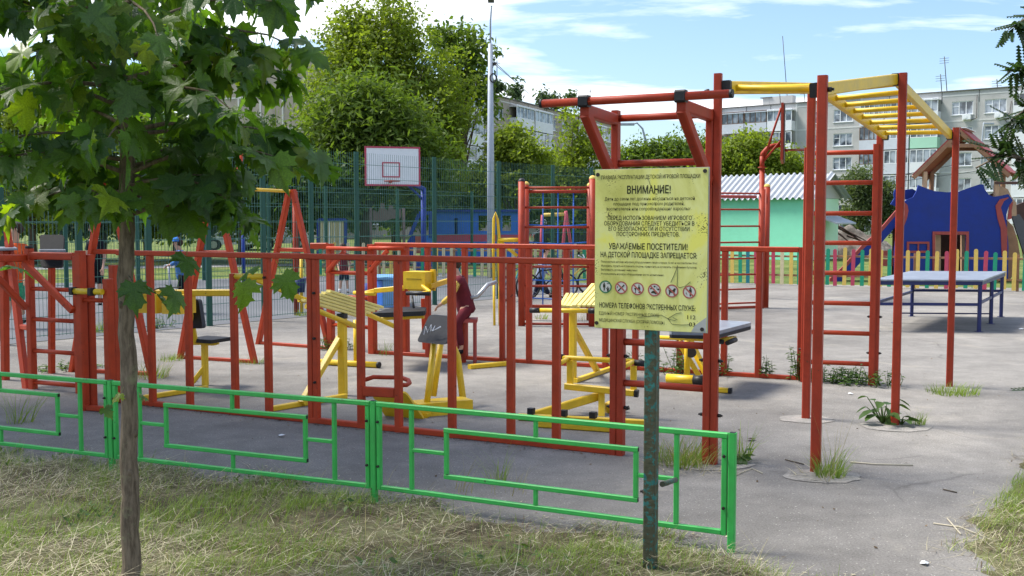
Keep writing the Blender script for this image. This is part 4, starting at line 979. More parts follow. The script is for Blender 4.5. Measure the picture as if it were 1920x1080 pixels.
# curved red walking machine, partly hidden
t = thing('air_walker', 'dark red post with a curved chrome handlebar in the middle of the rear frame', 'exercise machine', G(888, 674))
p = RL(888) - NDIR * .25; bar1('post', 'darkred', t, UP(p, 0), UP(p, ZAT(p, 562)), .06, .05)
tube1('handlebar', 'steel', t, [W(866, 553, p.y), W(880, 559, p.y - .05), W(895, 556, p.y - .08), W(905, 545, p.y - .06), W(914, 534, p.y), W(930, 529, p.y + .1)], .025)
tube1('arm', 'darkred', t, [W(888, 562, p.y), W(874, 558, p.y)], .028)
t = thing('log_beam', 'yellow floor beam lying by the rear base rail, left of centre', 'beam', G(925, 687)); bar1('beam', 'yellow', t, G(880, 692) + ZV * .025, G(957, 685) + ZV * .025, .07, .05)

# ================================================================== GREEN LOW FENCE
GP1 = G(702, 942); GP0 = G(211, 882); GP2 = G(1371, 1035); GPm = GP0 + (GP0 - GP1) * .99
gfr = []
A_, B_ = GP1, GP2
for px in (770, 836, 1005, 1195, 1272): gfr.append(colS(A_, B_, px) / (B_ - A_).length)
glab = ['low green fence section reaching past the left edge, left of the trunk', 'low green fence section between the trunk and the middle green post', 'low green fence section at the right end, behind the sign post']
for i, (a, b) in enumerate(((GPm, GP0), (GP0, GP1), (GP1, GP2))):
    d = (b - a); L_ = d.length; d.normalize(); nn = V(-d.y, d.x, 0)
    t = thing('low_fence', glab[i], 'fence', (a + b) / 2, 'low green fence sections along the lawn')
    q = lambda s, z: V(a.x + d.x * s, a.y + d.y * s, z)
    bar = lambda nm, s0, z0_, s1, z1_, w_, h_=None: mk(nm, MB().bar(q(s0, z0_), q(s1, z1_), w_, h_, nn if abs(s0 - s1) < 1e-6 else None), M['green'], t)
    zt, zb = .595, .095
    if i == 0: bar('fence_post', 0, -.05, 0, zt + .003, .036)
    bar('fence_post', L_, -.05, L_, zt + .003, .036)
    e0, e1 = .038, L_ - .038
    bar('top_rail', e0 - .014, zt - .014, e1 + .014, zt - .014, .028, .028); bar('bottom_rail', e0 + .0145, zb, e1 - .0145, zb, .026, .026)
    bar('stile', e0, zb - .013, e0, zt - .029, .028); bar('stile', e1, zb - .013, e1, zt - .029, .028)
    f = [x * L_ for x in gfr]
    bar('upright', f[0], zb + .014, f[0], zt - .029, .024); bar('upright', f[4], zb + .014, f[4], zt - .029, .024)
    iz0, iz1 = .205, .467
    bar('inner_rail', f[1] - .012, iz1, f[3] + .012, iz1, .025, .026); bar('inner_rail', f[1] - .012, iz0, f[3] + .012, iz0, .025, .026)
    bar('inner_upright', f[1], iz0 + .0135, f[1], iz1 - .0135, .024); bar('inner_upright', f[3], iz0 + .0135, f[3], iz1 - .0135, .024)
    bar('connector', f[0] + .0125, .335, f[1] - .0125, .335, .022); bar('connector', f[3] + .0125, .335, f[4] - .0125, .335, .022)
    bar('connector', f[2], iz1 + .0135, f[2], zt - .0285, .022); bar('connector', f[2], zb + .0135, f[2], iz0 - .0135, .022)
    for s_, zz in ((e0, .48), (e0, .22), (e1, .48), (e1, .22)): bolt(t, q(s_, zz) - nn * .014, -nn, .008, .01)
    for s_, zz in ((f[3] + .0125, iz1), (f[3] + .0125, iz0)): mk('tube_mouth', MB().box(q(s_, zz), .002, .018, .02, d, nn, ZV), M['black'], t)
    mk('tube_mouth', MB().box(q(L_, zt + .004), .026, .026, .003, d, nn, ZV), M['black'], t)

# ================================================================== INFORMATION SIGN
def signmat():
    m, t, b = newmat('faded_yellow_sign_print'); N = t.nodes.new; K = t.links.new
    tc = N('ShaderNodeTexCoord')
    n1 = N('ShaderNodeTexNoise'); n1.inputs['Scale'].default_value = 4; n1.inputs['Detail'].default_value = 7; n1.inputs['Roughness'].default_value = .6; n1.inputs['Distortion'].default_value = .6
    mp = N('ShaderNodeMapping'); mp.inputs['Scale'].default_value = (1, 1, .55); K(tc.outputs['Object'], mp.inputs[0]); K(mp.outputs[0], n1.inputs['Vector'])
    r = N('ShaderNodeValToRGB'); e = r.color_ramp.elements
    e[0].position = .34; e[0].color = (.46, .45, .10, 1); e[1].position = .46; e[1].color = (.64, .63, .19, 1)
    x = e.new(.53); x.color = (.70, .70, .26, 1); x = e.new(.60); x.color = (.74, .71, .14, 1); x = e.new(.8); x.color = (.76, .73, .13, 1)
    K(n1.outputs['Fac'], r.inputs[0])
    n2 = N('ShaderNodeTexNoise'); n2.inputs['Scale'].default_value = 150; n2.inputs['Detail'].default_value = 3; K(tc.outputs['Object'], n2.inputs['Vector'])
    n3 = N('ShaderNodeTexNoise'); n3.inputs['Scale'].default_value = 7; n3.inputs['Detail'].default_value = 2; K(tc.outputs['Object'], n3.inputs['Vector'])
    ml = N('ShaderNodeMath'); ml.operation = 'MULTIPLY'; K(n2.outputs['Fac'], ml.inputs[0]); K(n3.outputs['Fac'], ml.inputs[1])
    r2 = N('ShaderNodeValToRGB'); r2.color_ramp.elements[0].position = .385; r2.color_ramp.elements[1].position = .40
    K(ml.outputs[0], r2.inputs[0])
    mx = N('ShaderNodeMixRGB'); mx.inputs[2].default_value = (.12, .105, .03, 1); K(r2.outputs[0], mx.inputs[0]); K(r.outputs[0], mx.inputs[1])
    K(mx.outputs[0], b.inputs['Base Color']); b.inputs['Roughness'].default_value = .5; b.inputs['Specular IOR Level'].default_value = .35
    return m
M['signy'] = signmat()
M['postrust'] = paint('flaking_teal_paint_on_rust', (0.02, 0.15, 0.13), .6, .25, rust=1.12, rustcol=(.06, .06, .03), dirt=.5, dirtcol=(.07, .085, .03), scale=9, bump=.4)
M['signsteel'] = paint('bare_sheet_steel', (.40, .41, .38), .5, .12, dirt=.4)
M['ringred'] = paint('faded_red_print', (.38, .10, .075), .6, .1, dirt=.2); M['ringgreen'] = simple('green_print', (.03, .16, .06), .6)
M['iconwhite'] = paint('greyish_white_print', (.55, .55, .50), .6, .06, dirt=.2)
sb = G(1219, 1082); 
sg = thing('info_sign', 'yellow playground rules sign in Russian on a rusty teal square post', 'sign', sb)
ztopb = ZAT(sb, 314)
mk('post', MB().bar(UP(sb, -.05), UP(sb, ztopb - .12), .056, .056, UDIR, .08), M['postrust'], sg)
bp = sb - NDIR * .036
def onsign(px, py):
    r = ray(px, py); k = (bp - V(0, 0, CAMH)).dot(NDIR) / r.dot(NDIR); return V(0, 0, CAMH) + r * k
uL = (onsign(1115.5, 465) - sb).dot(UDIR); uR = (onsign(1326, 465) - sb).dot(UDIR)
zT = (onsign(1220, 316.5).z); zB = (onsign(1220, 619).z); SW = uR - uL; SH = zT - zB
def SP(u, v, o=0.0):   # u 0..1 left to right, v 0..1 top to bottom
    return bp + UDIR * (uL + SW * u) - NDIR * o + ZV * ((zT - SH * v) - bp.z)
b = MB(); b.box(SP(.5, .5, -.004), SW, .008, SH, UDIR, NDIR, ZV); board = mk('board', b, M['signy'], sg)
b = MB(); b.box(SP(.5, .5, -.012), SW + .006, .006, SH + .006, UDIR, NDIR, ZV); mk('backing_sheet', b, M['signsteel'], sg)
for u, v in ((.025, .03), (.975, .02), (.02, .97), (.965, .98)): mk('rivet', MB().disc(SP(u, v, .0), -NDIR, .009, .004, 10), M['bolt'], sg)
b = MB(); b.prism([SP(.87, 1, .0006), SP(.9, .96, .0006), SP(.955, .93, .0006), SP(1, .905, .0006), SP(1, 1, .0006)], -NDIR, .0006); mk('peeled_patch', b, M['signsteel'], board)
def zuv(zx, zy): 
    v = (zy - (50 - .0 * zx)) / 962.0
    return (zx - 110) / 675.0, v
def lettering(txt, x0, x1, yc, cap, off_=0.0, mat='text', name='lettering'):
    cu = bpy.data.curves.new('txt', 'FONT'); cu.body = txt; cu.size = 1.0; cu.offset = off_; cu.resolution_u = 2; cu.fill_mode = 'FRONT'
    ob = bpy.data.objects.new('txt', cu); COL.objects.link(ob)
    dg = bpy.context.evaluated_depsgraph_get(); me = bpy.data.meshes.new_from_object(ob.evaluated_get(dg))
    bpy.data.objects.remove(ob); n = len(me.vertices)
    if n == 0: return
    co = np.empty(n * 3); me.vertices.foreach_get('co', co); co = co.reshape(-1, 3)
    xa, xb = co[:, 0].min(), co[:, 0].max(); capu = .70
    u0, v0 = zuv(x0, yc); u1, _ = zuv(x1, yc); hv = cap / 962.0
    base = np.array([v[:] for v in (SP(0, 0, .0010),)])[0]
    uu = u0 + (co[:, 0] - xa) / (xb - xa) * (u1 - u0); vv = v0 + hv / 2 - co[:, 1] / capu * hv
    o3 = wloc(board)
    P0_ = SP(0, 0, .0009); U_ = np.array(UDIR) * SW; Z_ = np.array([0, 0, -SH])
    w_ = np.array(P0_)[None] + uu[:, None] * U_[None] + vv[:, None] * Z_[None] - np.array(o3)[None]
    me.vertices.foreach_set('co', w_.astype(np.float32).ravel()); me.materials.clear(); me.materials.append(M[mat]); me.update(); me.name = name
    o = bpy.data.objects.new(name, me); COL.objects.link(o); o.parent = board; return o
TX = [("ПРАВИЛА ЭКСПЛУАТАЦИИ ДЕТСКОЙ ИГРОВОЙ ПЛОЩАДКИ", 148, 740, 97, 22, .012), ("ВНИМАНИЕ!", 308, 570, 173, 45, .020),
      ("Дети до семи лет должны находиться на детской", 170, 710, 226, 19, .004), ("площадке под присмотром родителей,", 225, 650, 256, 19, .004), ("воспитателей или сопровождающих взрослых.", 183, 692, 286, 19, .004),
      ("ПЕРЕД ИСПОЛЬЗОВАНИЕМ ИГРОВОГО", 190, 695, 341, 24, .009), ("ОБОРУДОВАНИЯ СЛЕДУЕТ УБЕДИТЬСЯ В", 168, 710, 374, 24, .009), ("ЕГО БЕЗОПАСНОСТИ И ОТСУТСТВИИ", 195, 682, 406, 24, .009), ("ПОСТОРОННИХ ПРЕДМЕТОВ.", 246, 624, 438, 24, .009),
      ("УВАЖАЕМЫЕ ПОСЕТИТЕЛИ!", 197, 672, 512, 35, .016), ("НА ДЕТСКОЙ ПЛОЩАДКЕ ЗАПРЕЩАЕТСЯ:", 146, 727, 563, 31, .014),
      ("Пользоваться детским игровым оборудованием лицам старше 16 лет и массой более 70 кг.", 150, 732, 606, 12, .004), ("Мусорить, курить и оставлять окурки, приносить и оставлять стеклянные бутылки.", 150, 727, 631, 12, .004), ("Выгуливать домашних животных.", 150, 378, 655, 12, .004), ("Использовать игровое оборудование не по назначению.", 150, 535, 680, 12, .004),
      ("НОМЕРА ТЕЛЕФОНОВ ЭКСТРЕННЫХ СЛУЖБ:", 140, 722, 872, 30, .014), ("ЕДИНЫЙ НОМЕР ЭКСТРЕННЫХ СЛУЖБ", 140, 508, 922, 19, .002), ("112", 675, 723, 924, 23, .010), ("МЕДИЦИНСКАЯ СЛУЖБА (СКОРАЯ ПОМОЩЬ)", 140, 540, 964, 19, .002), ("03", 685, 722, 966, 23, .010)]
for tx in TX: lettering(*tx)
def icon(zx, zy, ring, draw, slash=True):
    R_ = 39
    P = lambda x, y, o: SP(*zuv(zx + x, zy + y), o)
    k = 28; ang = [2 * pi * i / k for i in range(k)]
    b = MB(); b.add([P(R_ * .96 * cos(a), R_ * .96 * sin(a), .0008) for a in ang], [tuple(range(k))]); base_ = mk('pictogram', b, M['iconwhite'], board)
    b = MB(); vs = [P(R_ * cos(a), R_ * sin(a), .0012) for a in ang] + [P(R_ * .80 * cos(a), R_ * .80 * sin(a), .0012) for a in ang]
    b.add(vs, [(i, (i + 1) % k, k + (i + 1) % k, k + i) for i in range(k)]); b2 = MB()
    if slash:
        s_ = R_ * .60; w_ = 3.2
        b.add([P(-s_ - w_, -s_ + w_, .0017), P(-s_ + w_, -s_ - w_, .0017), P(s_ + w_, s_ - w_, .0017), P(s_ - w_, s_ + w_, .0017)], [(0, 1, 2, 3)])
    q = mk('ring', b, M[ring], board)
    for s in draw:
        if s[0] == 'c':
            _, x, y, r_ = s; b2.add([P(x + r_ * cos(a), y + r_ * sin(a), .0014) for a in ang[::2]], [tuple(range(k // 2))])
        else: b2.add([P(x, y, .0014) for x, y in s[1]], [tuple(range(len(s[1])))])
    mk('figure', b2, M['textgrey'], board)
man = lambda x, h: [('c', x, -h * .78, h * .16), ('p', [(x - h * .24, -h * .58), (x + h * .24, -h * .58), (x + h * .28, h * .12), (x + h * .14, h * .12), (x + h * .12, h * .85), (x - h * .12, h * .85), (x - h * .14, h * .12), (x - h * .28, h * .12)])]
icon(178, 760, 'ringgreen', man(-8, 28) + [('c', 15, 2, 4.5), ('p', [(10, 8), (20, 8), (28, 2), (22, 14), (20, 28), (10, 28), (8, 14), (1, 4)]), ('p', [(8, -22), (24, -22), (24, -18), (8, -18)])], False)
icon(276, 762, 'ringred', [('p', [(-22, 18), (-17, 24), (22, -14), (17, -20)]), ('p', [(-26, -2), (-22, -12), (-20, -4), (-24, 6)])])
icon(376, 766, 'ringred', [('p', [(-22, -4), (-4, -4), (-10, 8), (-11, 22), (-6, 25), (-18, 25), (-14, 22), (-15, 8)]), ('p', [(7, -26), (11, -26), (12, -14), (17, -6), (17, 6), (2, 6), (2, -6), (6, -14)]), ('p', [(4, 18), (20, 18), (16, 25), (8, 25)])])
icon(478, 770, 'ringred', [('p', [(-20, 14), (-8, 4), (16, 10), (22, 18), (10, 26), (-2, 20), (-18, 20)]), ('c', 24, -4, 6), ('p', [(-26, -10), (-16, -14), (-14, -6), (-24, -2)]), ('p', [(-4, -26), (8, -24), (6, -16), (-4, -16)]), ('p', [(14, -22), (17, -22), (17, -4), (14, -2)])])
icon(582, 773, 'ringred', [('p', [(-22, -8), (-14, -6), (6, -6), (14, -18), (26, -14), (20, -4), (16, 12), (18, 26), (12, 26), (8, 12), (-8, 10), (-14, 26), (-19, 24), (-16, 8), (-18, -2)])])
icon(685, 776, 'ringred', man(6, 30) + [('c', -18, 6, 3), ('c', -14, 16, 2.5), ('p', [(-22, 10), (-14, 8), (-16, 12)])])
b = MB(); 
for pts_ in ([(613, 620), (614, 700), (612, 740), (625, 752), (660, 742), (690, 715)], [(612, 632), (590, 690), (575, 722)], [(375, 940), (420, 932), (520, 918), (560, 938), (585, 970), (640, 972), (690, 968)], [(560, 938), (610, 905), (640, 900)], [(560, 940), (600, 948), (615, 940), (590, 930)], [(436, 110), (450, 150), (470, 200)]):
    b.tube([SP(*zuv(*p), .0008) for p in pts_], .0009, 4)
mk('crack', b, M['textgrey'], board)
f2 = GP1.lerp(GP2, gfr[4]); tube1('brace_tube', 'postrust', sg, [onsign(1233, 914) + NDIR * .066, UP(f2, .335) - V(-(GP2 - GP1).normalized().y, (GP2 - GP1).normalized().x, 0) * .013], .013, 10)
bolt(sg, onsign(1209, 925) + NDIR * .03 - UDIR * .0, -UDIR, .011, .02)

# ================================================================== TABLE TENNIS TABLE
t = thing('table_tennis_table', 'dark blue metal table tennis table with a worn pale top, by the picket fence', 'table', G(1765, 610))
zt = .765
cs = [H(1641, 524.4, zt), H(1837, 524.4, zt), H(1893, 509, zt), H(1702, 507.6, zt)]
# rectify towards a parallelogram
ctr = sum(cs, V(0, 0, 0)) / 4; e1 = ((cs[1] - cs[0]) + (cs[2] - cs[3])) / 2; e2 = ((cs[3] - cs[0]) + (cs[2] - cs[1])) / 2
cs = [ctr - e1 / 2 - e2 / 2, ctr + e1 / 2 - e2 / 2, ctr + e1 / 2 + e2 / 2, ctr - e1 / 2 + e2 / 2]
mk('top', MB().prism([c - ZV * .022 for c in cs], ZV, .022), M['tabletop'], t)
ins = lambda p, k=.06: p + (ctr - p).normalized() * k
ic = [ins(c) for c in cs]
for i in range(4): mk('apron', MB().bar(ic[i] - ZV * .052, ic[(i + 1) % 4] - ZV * .052, .03, .058), M['bluetable'], t)
lg = []
for u, v in ((0, 0), (1, 0), (1, .5), (1, 1), (0, 1), (0, .5)):
    p = ctr + e1 * (u - .5) * .93 + e2 * (v - .5) * .93; lg.append(p)
    mk('leg', MB().bar(UP(p, 0), UP(p, zt - .085), .05, .05, e1.normalized()), M['bluetable'], t); mk('foot_plate', MB().box(UP(p, .004), .09, .09, .008), M['bluetable'], t)
for a, b_, z in ((0, 1, .40), (3, 4, .44), (1, 2, .42), (2, 3, .42), (4, 5, .42), (5, 0, .42), (2, 5, .16)):
    mk('rail', MB().bar(UP(lg[a], z), UP(lg[b_], z), .03, .042 if z > .2 else .02), M['bluetable'], t)

# ================================================================== PICKET FENCES
def pickets(t, seq, A, B, pitch, h, w_=.088, jit=.03, seed=0):
    rng = random.Random(seed); d = (B - A); L_ = d.length; d.normalize(); n = V(d.y, -d.x, 0); s = 0; k = 0; cache = {}
    while s < L_:
        hh = h * (1 + rng.uniform(-jit, jit)); ww = w_
        c = seq[k % len(seq)]; k += 1
        if c not in cache:
            b = MB(); pts = [(-ww / 2, .03), (ww / 2, .03), (ww / 2, h - .04), (ww * .36, h - .012), (0, h), (-ww * .36, h - .012), (-ww / 2, h - .04)]
            b.prism([V(x, 0, z) for x, z in pts], V(0, 1, 0), .022)
            o = mk('picket', b, M[c]); cache[c] = o; o.parent = t
        else:
            o = cache[c].copy(); COL.objects.link(o); o.parent = t
        p = A + d * (s + rng.uniform(-.012, .012)) + n * .045
        o.location = V(p.x, p.y, rng.uniform(-.015, .015)) - wloc(t); o.rotation_euler = (0, R(rng.uniform(-1.2, 1.2)), math.atan2(d.y, d.x)); o.scale = (1, 1, hh / h)
        s += pitch * rng.uniform(.94, 1.06)
    for z in (h * .28, h * .80): mk('rail', MB().bar(UP(A, z), UP(B, z), .03, .05), M['wood'], t)
    for q in range(int(L_ / 2.2) + 1): mk('fence_post', MB().bar(UP(A + d * min(2.2 * q, L_) - n * .05, 0), UP(A + d * min(2.2 * q, L_) - n * .05, h * .9), .06, .05), M['wood'], t)
KEY = {'g': 'pk_green', 'r': 'pk_red', 'y': 'pk_yellow', 't': 'pk_teal', 'c': 'pk_cream'}
pa_ = G(1535, 536.5); pb_ = G(1990, 549)
t = thing('picket_fence', 'colourful green, raspberry and yellow picket fence behind the table tennis table', 'fence', (pa_ + pb_) / 2)
pickets(t, [KEY[c] for c in 'rgryrgyygryygyrygyrgyygtry'], pa_, pb_, .208, .925, seed=4)
pc_ = G(1120, 524); t = thing('picket_fence', 'partly hidden picket fence between the yellow sign and the red ladder', 'fence', (pc_ + pa_) / 2)
pickets(t, [KEY[c] for c in 'grcygrcygtr'], pc_, pa_ - V(.2, 0, 0), .21, .9, seed=5)
pd_ = G(575, 517); pe_ = G(1110, 523)
t = thing('picket_fence', 'pale cream and green picket fence beyond the court, seen through the mesh', 'fence', (pd_ + pe_) / 2)
pickets(t, [KEY[c] for c in 'ccgcycctcgccyc'], pd_, pe_, .22, .95, seed=6)

# ================================================================== GREEN MESH FENCES
def meshfence(t, A, B, pxs, h, sv, sh, rw, pw, posts_h=None):
    S_ = [colS(A, B, px) for px in pxs]; d = (B - A).normalized(); n = V(d.y, -d.x, 0)
    for s in S_: p = A + d * s; mk('fence_post', MB().bar(UP(p, -.02), UP(p, h + .04), pw, .06, d), M['meshgreen'], t)
    for s0, s1 in zip(S_[:-1], S_[1:]):
        v = []; f = []
        def prism3(p, q, r):
            o = len(v); dd_ = np.array(q) - np.array(p)
            if abs(dd_[2]) > .5: offs = [np.array(d) * r, np.array(d) * -r * .5 + np.array(n) * r * .86, np.array(d) * -r * .5 - np.array(n) * r * .86]
            else: offs = [np.array([0, 0, r]), np.array([0, 0, -r * .5]) + np.array(n) * r * .86, np.array([0, 0, -r * .5]) - np.array(n) * r * .86]
            for x in offs: v.append(np.array(p) + x)
            for x in offs: v.append(np.array(q) + x)
            for k in range(3): f.append((o + k, o + (k + 1) % 3, o + 3 + (k + 1) % 3, o + 3 + k))
        k = int((s1 - s0) / sv)
        for i in range(1, k):
            p = A + d * (s0 + (s1 - s0) * i / k); prism3((p.x, p.y, .06), (p.x, p.y, h + .03), rw)
        z = .08
        while z < h + .01:
            p = A + d * (s0 + .04) + n * .008; q = A + d * (s1 - .04) + n * .008; prism3((p.x, p.y, z), (q.x, q.y, z), rw * 1.7); z += sh
        o = fast('mesh_panel', np.array(v), np.array(f), M['wire'], t); o['kind'] = 'stuff'
t = thing('mesh_fence', 'tall dark green welded mesh fence along the near side of the ball court', 'fence', P0.lerp(P1, .8))
meshfence(t, P0, P1, (-330, -150, 5, 150, 280, 392, 495, 585, 670, 815, 935, 1036, 1108, 1175), 2.78, .052, .252, .0032, .085)
q0 = G(125, 541); q1 = G(612, 511); q1.x += .2
t = thing('mesh_fence', 'green mesh fence on the far side of the ball court, in front of the trees', 'fence', q0.lerp(q1, .6))
meshfence(t, q0, q1, (-260, -60, 125, 260, 383, 505, 612, 746, 885), 2.6, .1, .5, .0045, .1)

# ================================================================== WALL BARS AND CLIMBING NET
t = thing('wall_bars', 'dark red wall bars with a blue rope net, left of the yellow sign', 'climbing frame', G(1045, 611))
w0 = G(978, 611); w1 = G(1110, 612); w2 = W(986, 500, 17.3); w2.z = 0; w3 = W(1106, 500, 17.3); w3.z = 0
for p, yt, mc in ((w0, 340, 'black'), (w1, 335, 'pk_yellow'), (w2, 346, 'pk_yellow'), (w3, 348, 'pk_yellow')):
    z = ZAT(p, yt); tube1('post', 'darkred', t, [UP(p, 0), UP(p, z)], .054, 14); mk('post_cap', MB().ball(UP(p, z), .056, 12, 5, (1, 1, .9), True), M[mc], t)
for py in (352, 389, 426, 463, 500, 536, 573, 607):
    z = ZAT(w0, py); tube1('rung', 'darkred', t, [UP(w0, z), UP(w1, z)], .018 if py < 600 else .02)
z = ZAT(w2, 359); tube1('rung', 'darkred', t, [UP(w2, z), UP(w3, z)], .028); z = ZAT(w2, 575); tube1('rung', 'darkred', t, [UP(w2, z), UP(w3, z)], .022)
for px in (1018, 1046, 1075):
    p = W(px, 450, 17.3); tube1('net_rope', 'blue2', t, [UP(p, ZAT(w2, 362)), UP(p, ZAT(w2, 575))], .012, 6)
for py in (421, 454, 489, 524, 558):
    z = ZAT(w2, py); ps = [UP(w2.lerp(w3, i / 8), z - .03 * (1 - abs(i / 4 - 1))) for i in range(9)]; tube1('net_rope', 'blue2', t, ps, .011, 6)
tube1('yellow_loop', 'yellow', t, [W(926, 527, 16.5), W(925, 470, 16.5), W(926, 410, 16.5), W(929, 399, 16.5), W(933, 412, 16.5), W(936, 445, 16.5), W(934, 470, 16.5), W(936, 527, 16.5)], .022, 8)
tube1('yellow_bar', 'yellow', t, [W(935, 450, 16.5), W(974, 450, 16.4)], .034); tube1('yellow_brace', 'yellow', t, [W(938, 453, 16.5), W(970, 480, 16.4)], .026)
tube1('loop_leg', 'yellow', t, [W(926, 527, 16.5), G(927, 610)], .02); tube1('loop_leg', 'yellow', t, [W(936, 527, 16.5), G(937, 610)], .02)
t = thing('wall_bars', 'dark red wall bars in front of the mint shed, right of the tall red post', 'climbing frame', G(1380, 579))
v0 = G(1327, 582); v1 = G(1426, 578); v2 = G(1435, 577)
for p, yt, mc in ((v0, 356, None), (v1, 355, None), (v2, 350, 'pk_yellow')):
    z = ZAT(p, yt); tube1('post', 'darkred', t, [UP(p, 0), UP(p, z)], .058, 14)
    if mc: mk('post_cap', MB().ball(UP(p, z), .062, 12, 5, (1, 1, .9), True), M[mc], t)
for py in (363, 393, 424, 454, 484, 514, 541, 567):
    z = ZAT(v1, py); tube1('rung', 'darkred', t, [UP(v0, z), UP(v1, z)], .017)
z = ZAT(v1, 368); tube1('rung', 'brickred', t, [UP(v0, z) + V(0, .5, 0), UP(v1, z) + V(0, .5, 0)], .03)
tube1('base_rail', 'darkred', t, [UP(v0, .03), UP(v1, .03)], .025)

# ================================================================== BASKETBALL STANDS
t = thing('basketball_stand', 'dark red basketball stand seen from the side, above the mint shed roof', 'basketball hoop', W(1428, 560, 22))
t.location.z = 0
DH = 22.0
tube1('pole', 'darkred', t, [UP(W(1429, 500, DH), 0), W(1429, 318, DH)], .055, 14); tube1('pole', 'darkred', t, [W(1429, 318, DH), W(1429, 293, DH)], .048, 14); mk('flange', MB().disc(W(1429, 315, DH), ZV, .085, .02), M['darkred'], t)
tube1('arm', 'darkred', t, [W(1429, 295, DH), W(1430, 288, DH), W(1438, 279, DH), W(1447, 274, DH), W(1462, 272, DH)], .048, 12)
bd = V(.263, 1, 0).normalized(); bn = V(bd.y, -bd.x, 0)
cB = W(1467, 252, DH); 
def framebox(nm, c, L1, h1, th, mat):
    for sx in (-1, 1): mk(nm, MB().box(c + bd * sx * (L1 / 2 - .03), .06, th, h1, bd, bn, ZV), M[mat], t)
    for sz in (-1, 1): mk(nm, MB().box(c + ZV * sz * (h1 / 2 - .03), L1 - .12, th, .06, bd, bn, ZV), M[mat], t)
framebox('board_frame', cB, 1.7, 1.12, .05, 'darkred')
for k in range(3): mk('frame_bar', MB().box(cB + ZV * (-.3 + .3 * k), 1.58, .03, .04, bd, bn, ZV), M['darkred'], t)
mk('backboard', MB().box(cB + bn * .04, 1.68, .018, 1.10, bd, bn, ZV), M['darkwood'], t)
tube1('strut', 'darkred', t, [W(1432, 300, DH), cB - bn * .03 + ZV * .5 - bd * .4], .022); tube1('strut', 'darkred', t, [W(1431, 303, DH), cB - bn * .03 - ZV * .15 - bd * .3], .022)
rc = cB + bn * .33 - ZV * .32; tube1('ring', 'darkred', t, [rc + V(.23 * cos(a), .23 * sin(a), 0) for a in [2 * pi * k / 18 for k in range(19)]], .012, 6)
tube1('ring_bracket', 'darkred', t, [cB + bn * .05 - ZV * .32, cB + bn * .12 - ZV * .33], .03)
t = thing('basketball_stand', 'white red edged basketball backboard on a blue pole inside the ball court', 'basketball hoop', W(793, 500, 31))
t.location.z = 0; DB = 31.0
tl = W(684, 277.5, DB - .2); tr = W(787, 273.5, DB + .25); zl = W(684, 350, DB - .2).z; zr_ = W(787, 346.5, DB + .25).z
e = V(tr.x - tl.x, tr.y - tl.y, 0); eL = e.length; e.normalize(); en = V(e.y, -e.x, 0); hB = ((tl.z - zl) + (tr.z - zr_)) / 2; cB = (tl + tr) / 2; cB.z -= hB / 2
mk('backboard', MB().box(cB, eL - .03, .03, hB - .03, e, en, ZV), M['white'], t)
def rimrect(nm, c, L1, h1, w1, o, mat):
    for sx in (-1, 1): mk(nm, MB().box(c + e * sx * (L1 / 2 - w1 / 2) + en * o, w1, .02, h1, e, en, ZV), M[mat], t)
    for sz in (-1, 1): mk(nm, MB().box(c + ZV * sz * (h1 / 2 - w1 / 2) + en * o, L1 - 2 * w1, .02, w1, e, en, ZV), M[mat], t)
rimrect('board_edge', cB, eL + .02, hB + .02, .05, .017, 'pk_red'); rimrect('target_square', cB - ZV * .10 - e * .05, .52, .44, .035, .02, 'pk_red')
rc = cB - ZV * (hB / 2 - .12) + en * .34 - e * .08; tube1('ring', 'brickred', t, [rc + V(.225 * cos(a), .225 * sin(a), 0) for a in [2 * pi * k / 18 for k in range(19)]], .014, 6)
tube1('ring_bracket', 'brickred', t, [cB - ZV * (hB / 2 - .12) - e * .08 + en * .02, cB - ZV * (hB / 2 - .12) - e * .08 + en * .12], .05)
pp = W(794, 400, DB + .9); tube1('pole', 'blue', t, [UP(pp, 0), UP(pp, ZAT(pp, 352))], .075, 14)
bar1('arm', 'blue', t, UP(pp, ZAT(pp, 354)), cB - ZV * (hB / 2 - .08) - en * .05 + e * .5, .1, .12); bar1('arm', 'blue', t, UP(pp, ZAT(pp, 375)), cB - en * .05 + e * .2 - ZV * .3, .06, .06)
mk('pole_base', MB().box(UP(pp, .2), .5, .5, .4), M['blue'], t)

# ================================================================== PLAYHOUSE
DP = 28.0
ph = thing('playhouse', 'blue playhouse with a wavy top edge, red stripes and a brown gable roof', 'playhouse', W(1785, 500, DP + .6)); ph.location.z = 0
def flat(pts, D=DP): return [W(x, y, D) for x, y in pts]
BK = V(0, 1, 0)
gz = lambda x: (x, 540)
outl = [(1722, 347), (1737, 353), (1751, 358), (1775, 360.5), (1799, 359), (1821, 351), (1838, 345.5), (1844, 346), (1847, 356), (1855, 366), (1864, 369), (1878, 367), (1891, 364), (1899, 376), (1892, 386), (1887, 402), (1888, 430), (1891, 461), (1890, 526)]
door = [(1812, 526), (1812, 439), (1752, 439), (1752, 526)]
lft = [(1677, 526), (1677, 470), (1680, 440), (1690, 412), (1695, 395), (1694, 380), (1701, 374), (1712, 370), (1718, 360)]
mk('front_wall', MB().prism(flat(outl + door + lft), BK, .05), M['blue'], ph)
mk('upper_wall', MB().prism(flat([(1677, 372), (1670, 383), (1683, 388), (1690, 392), (1690, 376), (1714, 371), (1718, 358), (1711, 354), (1690, 357), (1678, 355), (1676, 363)], DP + .35), BK, .05), M['blue'], ph)
mk('red_stripe', MB().prism(flat([(1889, 370), (1874, 374), (1866, 386), (1870, 410), (1876, 430), (1878, 480), (1888, 480), (1888, 430), (1882, 410), (1876, 389), (1882, 377), (1891, 371)], DP - .002), -BK, .02), M['brickred'], ph)
